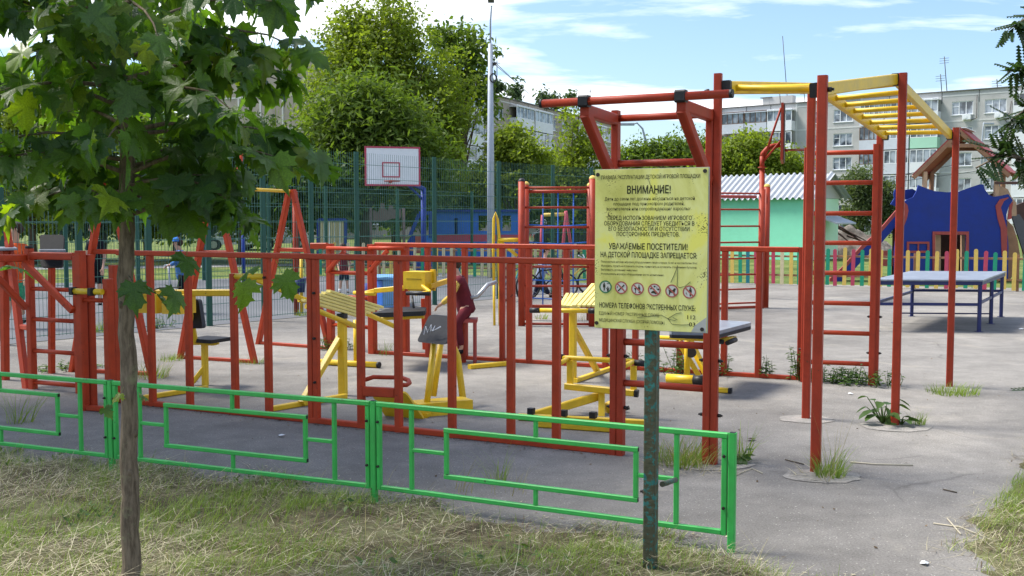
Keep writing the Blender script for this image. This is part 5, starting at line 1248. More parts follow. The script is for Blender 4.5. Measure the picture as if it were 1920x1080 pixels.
mk('red_stripe', MB().prism(flat([(1694, 378), (1701, 384), (1703, 395), (1700, 410), (1694, 425), (1690, 420), (1696, 400)], DP - .002), -BK, .02), M['brickred'], ph)
for (x0, y0, x1, y1) in ((1748, 434, 1753, 526), (1811, 434, 1816, 526), (1753, 434, 1811, 440), (1700, 453, 1704, 474), (1738, 453, 1742, 474), (1704, 453, 1738, 457), (1704, 470, 1738, 474), (1720, 457, 1722.5, 470)):
    mk('frame_board', MB().prism(flat([(x0, y0), (x1, y0), (x1, y1), (x0, y1)], DP - .003), -BK, .03), M['brickred'], ph)
for (x0, x1, mt) in ((1754, 1764, 'palewood'), (1803, 1810, 'palewood')): mk('door_post', MB().prism(flat([(x0, 441), (x1, 441), (x1, 520), (x0, 520)], DP + .3), BK, .08), M[mt], ph)
mk('rear_wall', MB().prism(flat([(1690, 400), (1880, 400), (1880, 520), (1690, 520)], DP + 1.5), BK, .05), M['darkwood'], ph)
mk('side_wall', MB().prism([W(1690, 400, DP + .06), W(1690, 400, DP + 1.48), UP(W(1690, 400, DP + 1.48), 0), UP(W(1690, 400, DP + .06), 0)], V(1, 0, 0), .05), M['darkwood'], ph)
mk('side_wall', MB().prism([W(1880, 380, DP + .06), W(1880, 400, DP + 1.48), UP(W(1880, 400, DP + 1.48), 0), UP(W(1880, 380, DP + .06), 0)], V(-1, 0, 0), .05), M['darkwood'], ph)
for y0 in (470, 486): mk('base_board', MB().prism(flat([(1640, y0), (1700, y0), (1700, y0 + 13), (1640, y0 + 13)], DP + .1), BK, .04), M['brickred'], ph)
# roof
ap = (1799, 243); el = (1712, 329); er = (1892, 326); RD = 1.5; RB = V(.53, .85, 0)
a0_, l0, r0_ = W(*ap, DP), W(*el, DP), W(*er, DP); bk = RB * 1.65
mk('roof', MB().prism([a0_, l0, l0 + bk, a0_ + bk], V(-.6, 0, .7), .035), M['brickred'], ph, 'left roof slope')
mk('roof', MB().prism([a0_ + V(.0, 0, .036), a0_ + V(0, 0, .036) + bk, r0_ + bk + V(0, 0, .03), r0_ + V(0, 0, .03)], V(.6, 0, .7), .035), M['brickred'], ph, 'right roof slope')
for oy in (0, RD - .06):
    for q in (l0, r0_): mk('rafter', MB().bar(a0_ + RB * (oy * 1.1 + .03) - ZV * .06, q + RB * (oy * 1.1 + .03) - ZV * .06, .06, .11), M['wood'], ph)
    mk('tie_beam', MB().bar(W(1776, 273, DP) + RB * (oy * 1.1 + .03), W(1826, 273, DP) + RB * (oy * 1.1 + .03), .05, .1), M['wood'], ph)
mk('ridge_cap', MB().bar(a0_ + ZV * .05 + V(.08, -.02, 0), a0_ + bk + ZV * .05 + V(.08, 0, 0), .16, .02), M['white'], ph)
for px, D, mt in ((1734, DP + .1, 'palewood'), (1747, DP + 1.3, 'wood'), (1869, DP + .1, 'palewood'), (1881, DP + 1.3, 'wood')):
    p = W(px, 330, D); mk('roof_post', MB().bar(UP(p, .9), UP(p, ZAT(p, 322)), .11, .1, V(1, 0, 0)), M[mt], ph)
mk('hand_rail', MB().bar(W(1866, 343, DP - .1), W(1990, 343, DP - .1), .06, .07), M['darkwood'], ph)
mk('gable_board', MB().prism(flat([(1863, 368), (1865, 352), (1878, 349), (1890, 355), (1897, 370), (1906, 380), (1906, 405), (1896, 405), (1896, 385), (1890, 372)], DP + .5), BK, .06), M['palewood'], ph)
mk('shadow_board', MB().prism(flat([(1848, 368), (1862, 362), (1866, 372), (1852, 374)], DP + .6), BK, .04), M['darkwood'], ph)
mk('arch_panel', MB().prism(flat([(1888, 412), (1900, 425), (1908, 450), (1913, 480), (1905, 505), (1893, 526), (1889, 526)], DP + .3), BK, .05), M['wood'], ph)
mk('red_stripe', MB().prism(flat([(1893, 384), (1900, 378), (1897, 395), (1897, 410), (1889, 412)], DP - .01), BK, .03), M['brickred'], ph)
mk('slide_side', MB().prism(flat([(1897, 404), (1912, 402), (1990, 520), (1990, 560), (1955, 540), (1918, 470), (1905, 430)], DP + .7), BK, .06), M['rubbergrey'], ph)
mk('back_tower', MB().prism(flat([(1905, 385), (1990, 350), (1990, 520), (1925, 520)], DP + 1.6), BK, .06), M['darkwood'], ph)
sl_ = thing('slide', 'blue slide with an orange red rim running down to the left of the playhouse', 'slide', W(1610, 520, DP + .5)); sl_.location.z = 0
rim = [(1682, 392), (1646, 434), (1617, 459), (1578, 502), (1556, 522)]
for o_, nm in ((0, 'side_board'), (.62, 'side_board')):
    lower = [(x + 3, y + 26) for x, y in reversed(rim)]
    mk(nm, MB().prism(flat([(x, y + 8) for x, y in rim] + lower, DP + .2 + o_), BK, .04), M['blue'], sl_)
    mk('rim', MB().prism(flat(rim + [(x, y + 9) for x, y in reversed(rim)], DP + .192 + o_), BK, .056), M['brickred'], sl_)
b = MB(); pts_ = [W(x, y + 16, DP + .5) for x, y in rim]
vs = [];
for p in pts_: vs += [p - BK * .26, p + BK * .27]
b.add(vs, [(2 * i, 2 * i + 1, 2 * i + 3, 2 * i + 2) for i in range(len(pts_) - 1)]); mk('chute', b, M['steel'], sl_)
for px, py in ((1640, 460), (1676, 425)): p = W(px, py, DP + .5); mk('leg', MB().bar(UP(p, 0), p, .06), M['darkwood'], sl_)

# ================================================================== PLAY STRUCTURES BEYOND THE MESH FENCE
t = thing('play_train', 'long bright blue play wall with window openings and a pink band', 'play structure', W(890, 500, 40)); t.location.z = 0
f_ = lambda pts, D=40: [W(x, y, D) for x, y in pts]
for (x0, y0, x1, y1, mt) in ((818, 396, 846, 440, 'blue2'), (846, 396, 990, 404, 'blue2'), (864, 404, 897, 440, 'blue2'), (846, 404, 864, 409, 'blue2'), (846, 409, 852, 440, 'blue2'), (858, 409, 864, 440, 'blue2'), (922, 404, 942, 440, 'blue2'), (958, 404, 990, 440, 'blue2'), (897, 433, 922, 440, 'blue2'), (942, 433, 958, 440, 'blue2')):
    mk('panel', MB().prism(f_([(x0, y0), (x1, y0), (x1, y1), (x0, y1)]), BK, .05), M[mt], t)
mk('band', MB().prism(f_([(818, 440), (990, 440), (990, 453), (818, 453)]), BK, .06), M['pk_red'], t, 'pink band')
mk('lower_panel', MB().prism(f_([(818, 453), (990, 453), (990, 482), (818, 482)]), BK, .05), M['blue2'], t); mk('window_back', MB().prism(f_([(852, 409), (858, 409), (858, 440), (852, 440)], 40.3), BK, .03), M['blue'], t)
mk('roof', MB().prism(f_([(812, 393), (994, 393), (994, 397), (812, 397)], 39.8), BK, 2.0), M['blue'], t)
for px in (820, 905, 985): p = W(px, 480, 40.1); mk('leg', MB().bar(UP(p, 0), p, .1), M['blue'], t)
t = thing('play_engine', 'dark blue play locomotive front with slanting posts and a brick red panel', 'play structure', W(785, 500, 38)); t.location.z = 0
for (a, b_) in (((769, 442), (786, 402)), ((808, 398), (808, 445)), ((786, 400), (810, 400))): mk('post', MB().bar(W(*a, 38), W(*b_, 38), .13), M['blue'], t)
mk('boiler', MB().prism(f_([(762, 482), (764, 452), (772, 441), (778, 441), (778, 482)], 38), BK, .5), M['blue'], t); mk('panel', MB().prism(f_([(778, 443), (792, 443), (792, 475), (778, 475)], 37.98), BK, .04), M['brickred'], t); mk('panel', MB().prism(f_([(796, 441), (812, 441), (812, 480), (796, 480)], 38), BK, .05), M['blue2'], t)
for px in (766, 808): p = W(px, 480, 38.2); mk('leg', MB().bar(UP(p, 0), p, .1), M['blue'], t)
t = thing('crown_board', 'grey brown board cut like castle battlements between two grey posts', 'play panel', W(726, 500, 38)); t.location.z = 0
for px in (694.5, 757): p = W(px, 400, 38); tube1('post', 'greyred', t, [UP(p, 0), UP(p, ZAT(p, 390))], .055, 10)
mk('board', MB().prism([W(x, y, 38) for x, y in ((699, 416), (699, 393), (707, 397), (713, 388), (713, 381), (720, 381), (722, 391), (727, 395), (730, 384), (736, 385), (738, 393), (752, 391), (752, 409), (735, 410), (720, 415))], BK, .05), M['greyred'], t)
t = thing('shade_panel', 'cream striped panel in a blue frame behind the standing boy', 'play panel', W(622, 500, 37)); t.location.z = 0
mk('panel', MB().prism([W(x, y, 37) for x, y in ((599, 414), (646, 414), (646, 486), (599, 486))], BK, .04), M['pk_cream'], t)
for (a, b_) in (((597, 411), (597, 500)), ((648, 411), (648, 500))): mk('post', MB().bar(W(*a, 37), UP(W(*b_, 37), 0), .09), M['blue'], t)
mk('top_bar', MB().bar(W(597, 412, 36.95), W(648, 412, 36.95), .1), M['blue'], t)
for k in range(9): x = 603 + 4.9 * k; mk('batten', MB().bar(W(x, 415, 36.97), W(x, 486, 36.97), .03), M['frame' if k % 2 else 'pk_cream'], t)
# bins inside the court
bb = G(712, 574); 
t = thing('plastic_bin', 'pale blue plastic bin with a dark blue side standing in the court', 'bin', bb)
mk('body', MB().prism([G(718, 577), G(742, 576), G(744, 569), G(720, 569)], ZV, .52), M['blue3'], t); mk('side', MB().prism([G(705, 575), G(717.5, 577), G(719.5, 569), G(709, 569)], ZV, .5), M['blue2'], t); mk('lid', MB().prism([UP(G(704, 577.5), .525), UP(G(743, 578), .525), UP(G(745, 568), .525), UP(G(708, 568), .525)], ZV, .04), M['blue3'], t)
t = one('plastic_bin', MB().tube([G(694, 571), UP(G(694, 571), .40)], [.13, .16], 14), M['blue'], 'small dark blue bin beside the pale blue bin', 'bin')
# swing far behind the net
t = thing('swing', 'small red far swing frame with a yellow top bar, behind the climbing net', 'swing', W(1040, 500, 34)); t.location.z = 0
ap_ = W(1061, 396, 34); tube1('top_bar', 'pk_yellow', t, [W(1017, 403, 34), W(1058, 402, 34)], .06); tube1('leg', 'pk_red', t, [ap_, UP(W(1052, 500, 34), 0)], .05); tube1('leg', 'pk_red', t, [ap_, UP(W(1077, 500, 34.5), 0)], .05); tube1('leg', 'pk_red', t, [W(1017, 403, 34), UP(W(1012, 500, 34), 0)], .05)
# blue posts at far left
for i, (px, y0, D) in enumerate(((388, 455, 26), (456, 420, 27))):
    p = W(px, 450, D); one('blue_post', MB().tube([UP(p, 0), UP(p, ZAT(p, y0))], .05, 8), M['blue'], ('blue pipe post by the far court fence right of the small cyclist', 'blue pipe post under the yellow pull-up bar, further right')[i], 'post')

# ================================================================== LAMPS AND WIRES
t = thing('street_lamp', 'tall pale grey lamp post with a coil of cable, rising to the top edge', 'street lamp', W(920, 480, 30)); t.location.z = 0
p = W(920, 400, 30)
tube1('pole', 'greymetal', t, [UP(p, 0), UP(p, ZAT(p, 300)), UP(p, ZAT(p, 82))], [.11, .098, .062], 12)
tube1('bracket', 'greymetal', t, [UP(p, ZAT(p, 84)), UP(p, ZAT(p, 40)), UP(p, ZAT(p, 12)) + V(.03, -.1, 0)], .026)
mk('lamp_head', MB().box(UP(p, ZAT(p, 1)) + V(.02, -.2, 0), .17, .5, .11), M['rubbergrey'], t)
cc = UP(p, ZAT(p, 147)) + V(.075, -.1, 0); tube1('cable_coil', 'black', t, [cc + V(.085 * cos(a), .03 * sin(a), .12 * sin(a)) for a in [2 * pi * k / 16 for k in range(17)]], .022, 6)
mk('insulator', MB().box(UP(p, ZAT(p, 120)) + V(.11, 0, 0), .1, .06, .08), M['bolt'], t)
for dy_, z_ in ((0, 0), (.3, .15)):
    e_ = Pl(sl(1040) + dy_ * 8, TOP + .4 - z_, -1); s_ = UP(p, ZAT(p, 119)) + V(.16, 0, z_ * -.4)
    tube1('power_cable', 'black', t, [s_, s_.lerp(e_, .5) - ZV * .25, e_], .009, 5)
def curved(name, label, px, D, ytop, xt, yt, r):
    t = thing(name, label, 'street lamp', UP(W(px, 480, D), 0)); p = W(px, 400, D)
    e_ = W(xt, yt, D); pts_ = [UP(p, 0), UP(p, ZAT(p, ytop)), UP(p, ZAT(p, (ytop + yt) / 2 - 6)) + (e_ - UP(p, e_.z)) * .22, e_ - (e_ - UP(p, e_.z)) * .35 + ZV * .08, e_]
    tube1('pole', 'greymetal', t, pts_, [r, r * .8, r * .6, r * .55, r * .5], 8); d_ = (e_ - UP(p, e_.z)).normalized()
    mk('lamp_head', MB().bar(e_ - d_ * .1, e_ + d_ * .75, .28, .14), M['greymetal'], t)
curved('street_lamp', 'far street lamp with arm to the left, seen inside the red pull-up frame', 1209, 62, 262, 1186, 233, .09)
curved('street_lamp', 'curved street lamp rising behind the mint shed beside the round tree', 1397, 66, 318, 1424, 275, .12)
curved('street_lamp', 'thin white street lamp in front of the grey block above the playhouse', 1838, 90, 262, 1846, 232, .10)
t = thing('overhead_wire', 'sagging dark overhead wires crossing behind the red stand and playhouse', 'wire', V(30, 64, 0))
for (a, m_, b_) in (((1150, 296, 62), (1270, 322, 62), (1397, 318, 66)), ((1397, 318, 66), (1600, 345, 75), (1838, 300, 90)), ((1397, 330, 66), (1600, 352, 75), (1838, 320, 90)), ((1838, 270, 90), (1900, 275, 80), (1990, 255, 75))):
    mk('wire', MB().tube([W(*a), W(*m_), W(*b_)], .022, 4), M['black'], t)

# ================================================================== YOUNG MAPLE
M['maplebark'] = None
def maplebark():
    m, t, b = newmat('young_maple_bark'); N = t.nodes.new; K = t.links.new
    tc = N('ShaderNodeTexCoord'); mp = N('ShaderNodeMapping'); mp.inputs['Scale'].default_value = (9, 9, 1.6); K(tc.outputs['Object'], mp.inputs[0])
    n1 = N('ShaderNodeTexNoise'); n1.inputs['Scale'].default_value = 5; n1.inputs['Detail'].default_value = 9; n1.inputs['Roughness'].default_value = .7; K(mp.outputs[0], n1.inputs['Vector'])
    r = N('ShaderNodeValToRGB'); e = r.color_ramp.elements; e[0].position = .34; e[0].color = (.065, .05, .035, 1); e[1].position = .68; e[1].color = (.24, .19, .135, 1); K(n1.outputs['Fac'], r.inputs[0])
    n2 = N('ShaderNodeTexNoise'); n2.inputs['Scale'].default_value = 9; n2.inputs['Detail'].default_value = 8; n2.inputs['Roughness'].default_value = .7; K(tc.outputs['Object'], n2.inputs['Vector'])
    r2 = N('ShaderNodeValToRGB'); r2.color_ramp.elements[0].position = .55; r2.color_ramp.elements[1].position = .64; K(n2.outputs['Fac'], r2.inputs[0])
    mu = N('ShaderNodeMath'); mu.operation = 'MULTIPLY'; mu.inputs[1].default_value = .6; K(r2.outputs[0], mu.inputs[0])
    mx = N('ShaderNodeMixRGB'); mx.inputs[2].default_value = (.21, .215, .12, 1); K(mu.outputs[0], mx.inputs[0]); K(r.outputs[0], mx.inputs[1])
    K(mx.outputs[0], b.inputs['Base Color']); b.inputs['Roughness'].default_value = .95; b.inputs['Specular IOR Level'].default_value = .15
    bp = N('ShaderNodeBump'); bp.inputs['Strength'].default_value = .9; bp.inputs['Distance'].default_value = .006; K(n1.outputs['Fac'], bp.inputs['Height']); K(bp.outputs[0], b.inputs['Normal'])
    return m
M['maplebark'] = maplebark()
def mapleleaf():
    m, t, b = newmat('maple_leaf'); N = t.nodes.new; K = t.links.new
    oi = N('ShaderNodeObjectInfo'); g = N('ShaderNodeNewGeometry')
    ad = N('ShaderNodeMath'); ad.operation = 'ADD'; K(oi.outputs['Random'], ad.inputs[0]); K(g.outputs['Random Per Island'], ad.inputs[1])
    fr = N('ShaderNodeMath'); fr.operation = 'FRACT'; K(ad.outputs[0], fr.inputs[0])
    r = N('ShaderNodeValToRGB'); e = r.color_ramp.elements; e[0].position = 0; e[0].color = (.032, .075, .024, 1); e[1].position = .85; e[1].color = (.072, .140, .026, 1); x = e.new(.97); x.color = (.16, .22, .024, 1)
    K(fr.outputs[0], r.inputs[0])
    uv = N('ShaderNodeTexCoord'); n1 = N('ShaderNodeTexNoise'); n1.inputs['Scale'].default_value = 22; n1.inputs['Detail'].default_value = 5; K(uv.outputs['Object'], n1.inputs['Vector'])
    mr = N('ShaderNodeMapRange'); mr.inputs[1].default_value = .3; mr.inputs[2].default_value = .7; mr.inputs[3].default_value = .75; mr.inputs[4].default_value = 1.3; K(n1.outputs['Fac'], mr.inputs[0])
    mx = N('ShaderNodeMixRGB'); mx.blend_type = 'MULTIPLY'; mx.inputs[0].default_value = 1; K(r.outputs[0], mx.inputs[1]); K(mr.outputs[0], mx.inputs[2])
    K(mx.outputs[0], b.inputs['Base Color']); b.inputs['Roughness'].default_value = .36; b.inputs['Specular IOR Level'].default_value = .45
    bp = N('ShaderNodeBump'); bp.inputs['Strength'].default_value = .35; bp.inputs['Distance'].default_value = .01; K(n1.outputs['Fac'], bp.inputs['Height']); K(bp.outputs[0], b.inputs['Normal'])
    tr = N('ShaderNodeBsdfTranslucent'); hs = N('ShaderNodeMixRGB'); hs.blend_type = 'MULTIPLY'; hs.inputs[0].default_value = 1; hs.inputs[2].default_value = (2.6, 2.7, .45, 1)
    K(mx.outputs[0], hs.inputs[1]); K(hs.outputs[0], tr.inputs[0])
    ms = N('ShaderNodeMixShader'); ms.inputs[0].default_value = .48; K(b.outputs[0], ms.inputs[1]); K(tr.outputs[0], ms.inputs[2]); K(ms.outputs[0], t.nodes['Material Output'].inputs[0])
    return m
M['mleaf'] = mapleleaf()
HALF = [(0, 0), (.12, -.07), (.25, -.13), (.29, -.03), (.44, -.03), (.40, .07), (.46, .15), (.60, .20), (.50, .28), (.55, .43), (.41, .40), (.27, .37), (.31, .54), (.41, .66), (.27, .67), (.19, .81), (.10, .81), (0, 1.04)]
OUTL = HALF + [(-x, y) for x, y in HALF[-2:0:-1]]
def leaf_geo(curl, droop, fold):
    c = (0, .27); pts = [c] + OUTL; v = []
    for x, y in pts:
        rr = math.hypot(x, y - .27)
        z = -curl * x * x - droop * max(0, y) ** 2 + fold * abs(x) + .035 * sin(14 * rr + 5 * x)
        v.append((x, y, z))
    n = len(OUTL); f = [(0, 1 + i, 1 + (i + 1) % n) for i in range(n)]
    # petiole
    k = len(v); v += [(-.012, 0, 0), (.012, 0, 0), (.008, -.55, .16), (-.008, -.55, .16)]
    f2 = [(k, k + 1, k + 2), (k, k + 2, k + 3)]
    return np.array(v), np.array(f + f2)
LV = [leaf_geo(.5, .28, .12), leaf_geo(.25, .45, .25), leaf_geo(.8, .15, .05), leaf_geo(.3, .2, -.15), leaf_geo(-.3, .5, .3), leaf_geo(.6, .6, .2)]
MD = 4.6
mb = W(246, 1127, MD); mb.z = 0
mt = thing('maple_tree', 'young maple with dark lobed leaves and a slim mottled trunk, in the left foreground', 'tree', mb)
TP = [V(mb.x, MD, -.05)] + [W(x, y, MD) for x, y in ((246, 1060), (243, 930), (242, 800), (239, 660), (236, 520), (238, 400), (239, 290), (226, 150), (208, 20), (198, -120), (202, -330))]
TR = [.044, .040, .037, .0355, .035, .034, .032, .031, .026, .021, .016, .007]
rt = random.Random(8); TP2 = []; TR2 = []
for i in range(len(TP) - 1):
    for q in range(4):
        u = q / 4; TP2.append(TP[i].lerp(TP[i + 1], u) + V(rt.gauss(0, .0028), rt.gauss(0, .0028), 0)); TR2.append((TR[i] * (1 - u) + TR[i + 1] * u) * (1 + rt.gauss(0, .035)))
TP2.append(TP[-1]); TR2.append(TR[-1]); TR2[0] *= 1.7; TR2[1] *= 1.4; TR2[2] *= 1.15
mk('trunk', MB().tube(TP2, TR2, 16), M['maplebark'], mt)
for (zz, aa, rr_) in ((1.02, 2.2, .012), (.72, -.4, .014), (1.28, -2.0, .011), (.55, -1.2, .012), (.88, -1.7, .010)):
    q = [a.lerp(b_, (zz - a.z) / (b_.z - a.z)) for a, b_ in zip(TP[:-1], TP[1:]) if a.z <= zz <= b_.z][0]; mk('branch_scar', MB().ball(q + V(cos(aa), sin(aa), 0) * .033, rr_, 8, 6, (1, 1, 1.5)), M['maplebark'], mt)
def trunk_at(z):
    for a, b_ in zip(TP[:-1], TP[1:]):
        if a.z <= z <= b_.z: return a.lerp(b_, (z - a.z) / (b_.z - a.z))
    return TP[-1]
rg = random.Random(12)
leaves = []; twb = MB()
def rv(s=1): return V(rg.gauss(0, s), rg.gauss(0, s), rg.gauss(0, s))
def add_leaf(p, outw, size):
    tip = (outw * rg.uniform(.3, .9) + V(0, 0, -rg.uniform(.25, .95)) + rv(.33)).normalized()
    nr = (ZV * 1.0 + outw * .55 + rv(.38)); nr = (nr - tip * nr.dot(tip)).normalized()
    leaves.append((p, tip, nr, size))
def twig(p0, az, el, ln, r0, nl):
    d = V(cos(az) * cos(el), sin(az) * cos(el), sin(el)); pts = [p0]; p = p0.copy()
    for k in range(5):
        d = (d + V(0, 0, -.07 - .03 * k) + rv(.07)).normalized(); p = p + d * ln / 5; pts.append(p.copy())
    twb.tube(pts, [r0 * (1 - .16 * k) for k in range(6)], 5, False)
    for k in range(nl):
        u = .22 + .78 * (k + .5) / nl; j = min(int(u * 5), 4); q = pts[j].lerp(pts[j + 1], u * 5 - j); dd = (pts[j + 1] - pts[j]).normalized()
        side = dd.cross(ZV).normalized()
        for sg in (-1, 1):
            ow = (dd * .5 + side * sg * rg.uniform(.5, 1.2)).normalized()
            add_leaf(q + ow * rg.uniform(.05, .10) + V(0, 0, rg.uniform(-.04, .03)), V(ow.x, ow.y, 0).normalized(), rg.uniform(.09, .175) * (1.1 - .25 * u))
    dh = V(d.x, d.y, 0).normalized()
    for k in range(3): add_leaf(pts[-1] + rv(.03), (dh + rv(.5)).normalized(), rg.uniform(.08, .16))
    return pts
GA = 2.39996
for i in range(48):
    u = i / 47; z = 1.66 + 1.35 * u ** 1.05
    ln = (.60 + .26 * min(1, u * 2.2)) * rg.uniform(.70, 1.05)
    pp = twig(trunk_at(z), i * GA + rg.uniform(-.3, .3), R(rg.uniform(8, 36)), ln, 0.011, 6)
    if i % 2: twig(pp[2], i * GA + rg.choice((-.8, .8)), R(15), ln * .5, .006, 3)
for az, z, ln in ((.2, 2.02, .84), (-.2, 1.84, .70), (.45, 2.40, .84), (.3, 2.6, .9)):
    twig(trunk_at(z), az, R(22), ln, .012, 7)
for px, py, D in ((225, 738, 4.5), (262, 738, 4.52), (196, 765, 4.45), (250, 530, 4.4), (330, 545, 4.35), (280, 545, 4.35), (30, 500, 4.3), (475, 500, 4.4), (455, 530, 4.3), (530, 515, 4.45), (350, 480, 4.4)):
    q = W(px, py, D); add_leaf(q, V(rg.uniform(-1, 1), -.4, 0).normalized(), .055 if py > 700 else .125)
twb.tube([trunk_at(1.42), W(262, 552, 4.45), W(300, 540, 4.38), W(340, 538, 4.35)], [.005, .004, .003, .002], 5, False)
mk('branches', twb, M['maplebark'], mt)
def leaf_mat4(L_):
    p, tip, nr, s = L_; x = tip.cross(nr).normalized()
    m = Matrix(((x.x, tip.x, nr.x, p.x), (x.y, tip.y, nr.y, p.y), (x.z, tip.z, nr.z, p.z), (0, 0, 0, 1)))
    return m @ Matrix.Scale(s, 4)
def vis(L_):
    p = L_[0]; X = 960 + FPX * p.x / p.y; Y = 410 - FPX * (p.z - CAMH) / p.y
    return (-60 < X < 700 and -60 < Y < 620), L_[3] / p.y
lv = sorted(range(len(leaves)), key=lambda i: (not vis(leaves[i])[0], leaves[i][0].y - 2 * leaves[i][3]))
lmesh = []
for v, f in LV:
    me = bpy.data.meshes.new('leaf'); me.from_pydata([tuple(x) for x in v], [], [tuple(x) for x in f]); me.polygons.foreach_set('use_smooth', [True] * len(f)); me.materials.append(M['mleaf']); me.update(); lmesh.append(me)
wl = wloc(mt)
for n_, i in enumerate(lv[:298]):
    o = bpy.data.objects.new('leaf', lmesh[i % 6]); COL.objects.link(o); o.parent = mt
    m = leaf_mat4(leaves[i]); m.translation = m.translation - wl; o.matrix_local = m
vs = []; fs = []; k = 0
for i in lv[298:]:
    v, f = LV[i % 6]; m = np.array(leaf_mat4(leaves[i])); vs.append(v @ m[:3, :3].T + m[:3, 3]); fs.append(f + k); k += len(v)
o = fast('foliage', np.concatenate(vs), np.concatenate(fs), M['mleaf'], mt, True); o['kind'] = 'stuff'

# branches of a tree just outside the right edge
M['lf_rowan'] = leafmat('dark_pinnate_leaves', (.012, .032, .014), (.04, .075, .022), .4, .3)
rw = thing('pinnate_tree', 'tree past the right edge whose dark feathery branches hang into the upper right corner', 'tree', V(W(2120, 410, 8).x, 8.3, 0))
b = MB(); bx_ = wloc(rw); b.tube([bx_, bx_ + V(0, 0, 2.2), bx_ + V(-.1, -.1, 4.2)], [.11, .09, .05], 10); mk('trunk', b, M['maplebark'], rw)
rg2 = np.random.default_rng(3); V_ = []; F_s = []; b = MB(); k = 0
def pinnate(p, d, ln):
    global k
    d = d.normalized(); sd = d.cross(ZV).normalized()
    for i in range(7):
        for sg in (-1, 1):
            q = p + d * ln * (i + 1) / 7; t_ = (sd * sg + d * .45 + V(0, 0, -.25)).normalized(); s = .056 * (1 - .05 * i); up = t_.cross(d).normalized() * .2 * s; wd = d * .38 * s
            for x in (q, q + t_ * s * .5 + wd + up, q + t_ * s, q + t_ * s * .5 - wd + up): V_.append(tuple(x))
            F_s.append((k, k + 1, k + 2, k + 3)); k += 4
for path, n in (([(2120, 60, 8.3), (1990, 20, 8.1), (1930, 30, 8.0), (1885, 60, 7.9)], 26), ([(2120, 150, 8.3), (1980, 130, 8.0), (1925, 130, 7.9), (1888, 135, 7.8)], 34), ([(2120, 60, 8.3), (2000, 180, 8.0), (1930, 200, 7.9), (1895, 225, 7.8)], 30), ([(2120, 200, 8.3), (2000, 290, 8.0), (1930, 300, 7.9), (1850, 272, 7.8)], 30), ([(2000, 300, 8.0), (1950, 320, 7.9), (1905, 300, 7.8)], 18), ([(1930, 300, 7.9), (1880, 290, 7.8), (1830, 315, 7.75)], 7), ([(2100, 500, 8.2), (2000, 700, 6.8), (1925, 745, 6.3)], 9)):
    ps = [W(*q) for q in path]; b.tube(ps, [.016, .011, .007, .003][:len(ps)], 5, False)
    for i in range(n):
        u = .35 + .65 * rg2.random(); j = min(int(u * (len(ps) - 1)), len(ps) - 2); q = ps[j].lerp(ps[j + 1], u * (len(ps) - 1) - j)
        dd = (ps[j + 1] - ps[j]).normalized() * .5 + V(*(rg2.normal(size=3) * .6)) + V(0, 0, -.25); pinnate(q, dd, .17)
mk('branches', b, M['maplebark'], rw); o = fast('crown', np.array(V_), np.array(F_s), M['lf_rowan'], rw)

# ================================================================== DRY GRASS, LIVE GRASS
M['hay'] = leafmat('dry_cut_grass', (.26, .23, .14), (.66, .60, .42), .8, .15, (1.1, 1.1, .9), .2)
M['haydark'] = leafmat('rotting_cut_grass', (.06, .042, .026), (.22, .16, .10), .9, .1, (1, 1, 1), .1)
M['blade'] = leafmat('green_grass_blades', (.095, .165, .025), (.32, .40, .10), .5, .35, (1.4, 1.5, .6), .3)
M['bladedry'] = leafmat('yellowed_grass_stalks', (.22, .20, .07), (.50, .44, .20), .7, .25, (1.2, 1.2, .7), .2)
M['weedleaf'] = leafmat('weed_leaves', (.03, .075, .015), (.11, .18, .035), .5, .3)
def ribbons(p, d, up, ln, wd, bend, seg=3, tip=.15):
    """tapered bent strips from p along d (n,3); up = bending direction"""
    n = len(p); d = d / np.linalg.norm(d, axis=1)[:, None]; sd = np.cross(d, np.array([0.13, 0.07, 1.0])); sd /= np.linalg.norm(sd, axis=1)[:, None] + 1e-9
    rows = []
    for k in range(seg + 1):
        u = k / seg; c = p + d * (ln * u)[:, None] + up * (bend * ln * u * u)[:, None]; w_ = (wd * (1 - (1 - tip) * u))[:, None] * .5
        rows += [c - sd * w_, c + sd * w_]
    v = np.stack(rows, 1).reshape(-1, 3); q = (seg + 1) * 2; base = np.arange(n)[:, None] * q
    f = np.concatenate([base + np.array([2 * k, 2 * k + 1, 2 * k + 3, 2 * k + 2])[None] for k in range(seg)], 0)
    return v, f
rn = np.random.default_rng(21)
def sample(n, x0, x1, y0, y1, dmin, dens):
    x = rn.uniform(x0, x1, n); y = rn.uniform(y0, y1, n); h, d = turf_h(x, y); keep = (d > dmin) & (rn.random(n) < dens(x, y, d)); return x[keep], y[keep], np.maximum(h[keep], 0), d[keep]
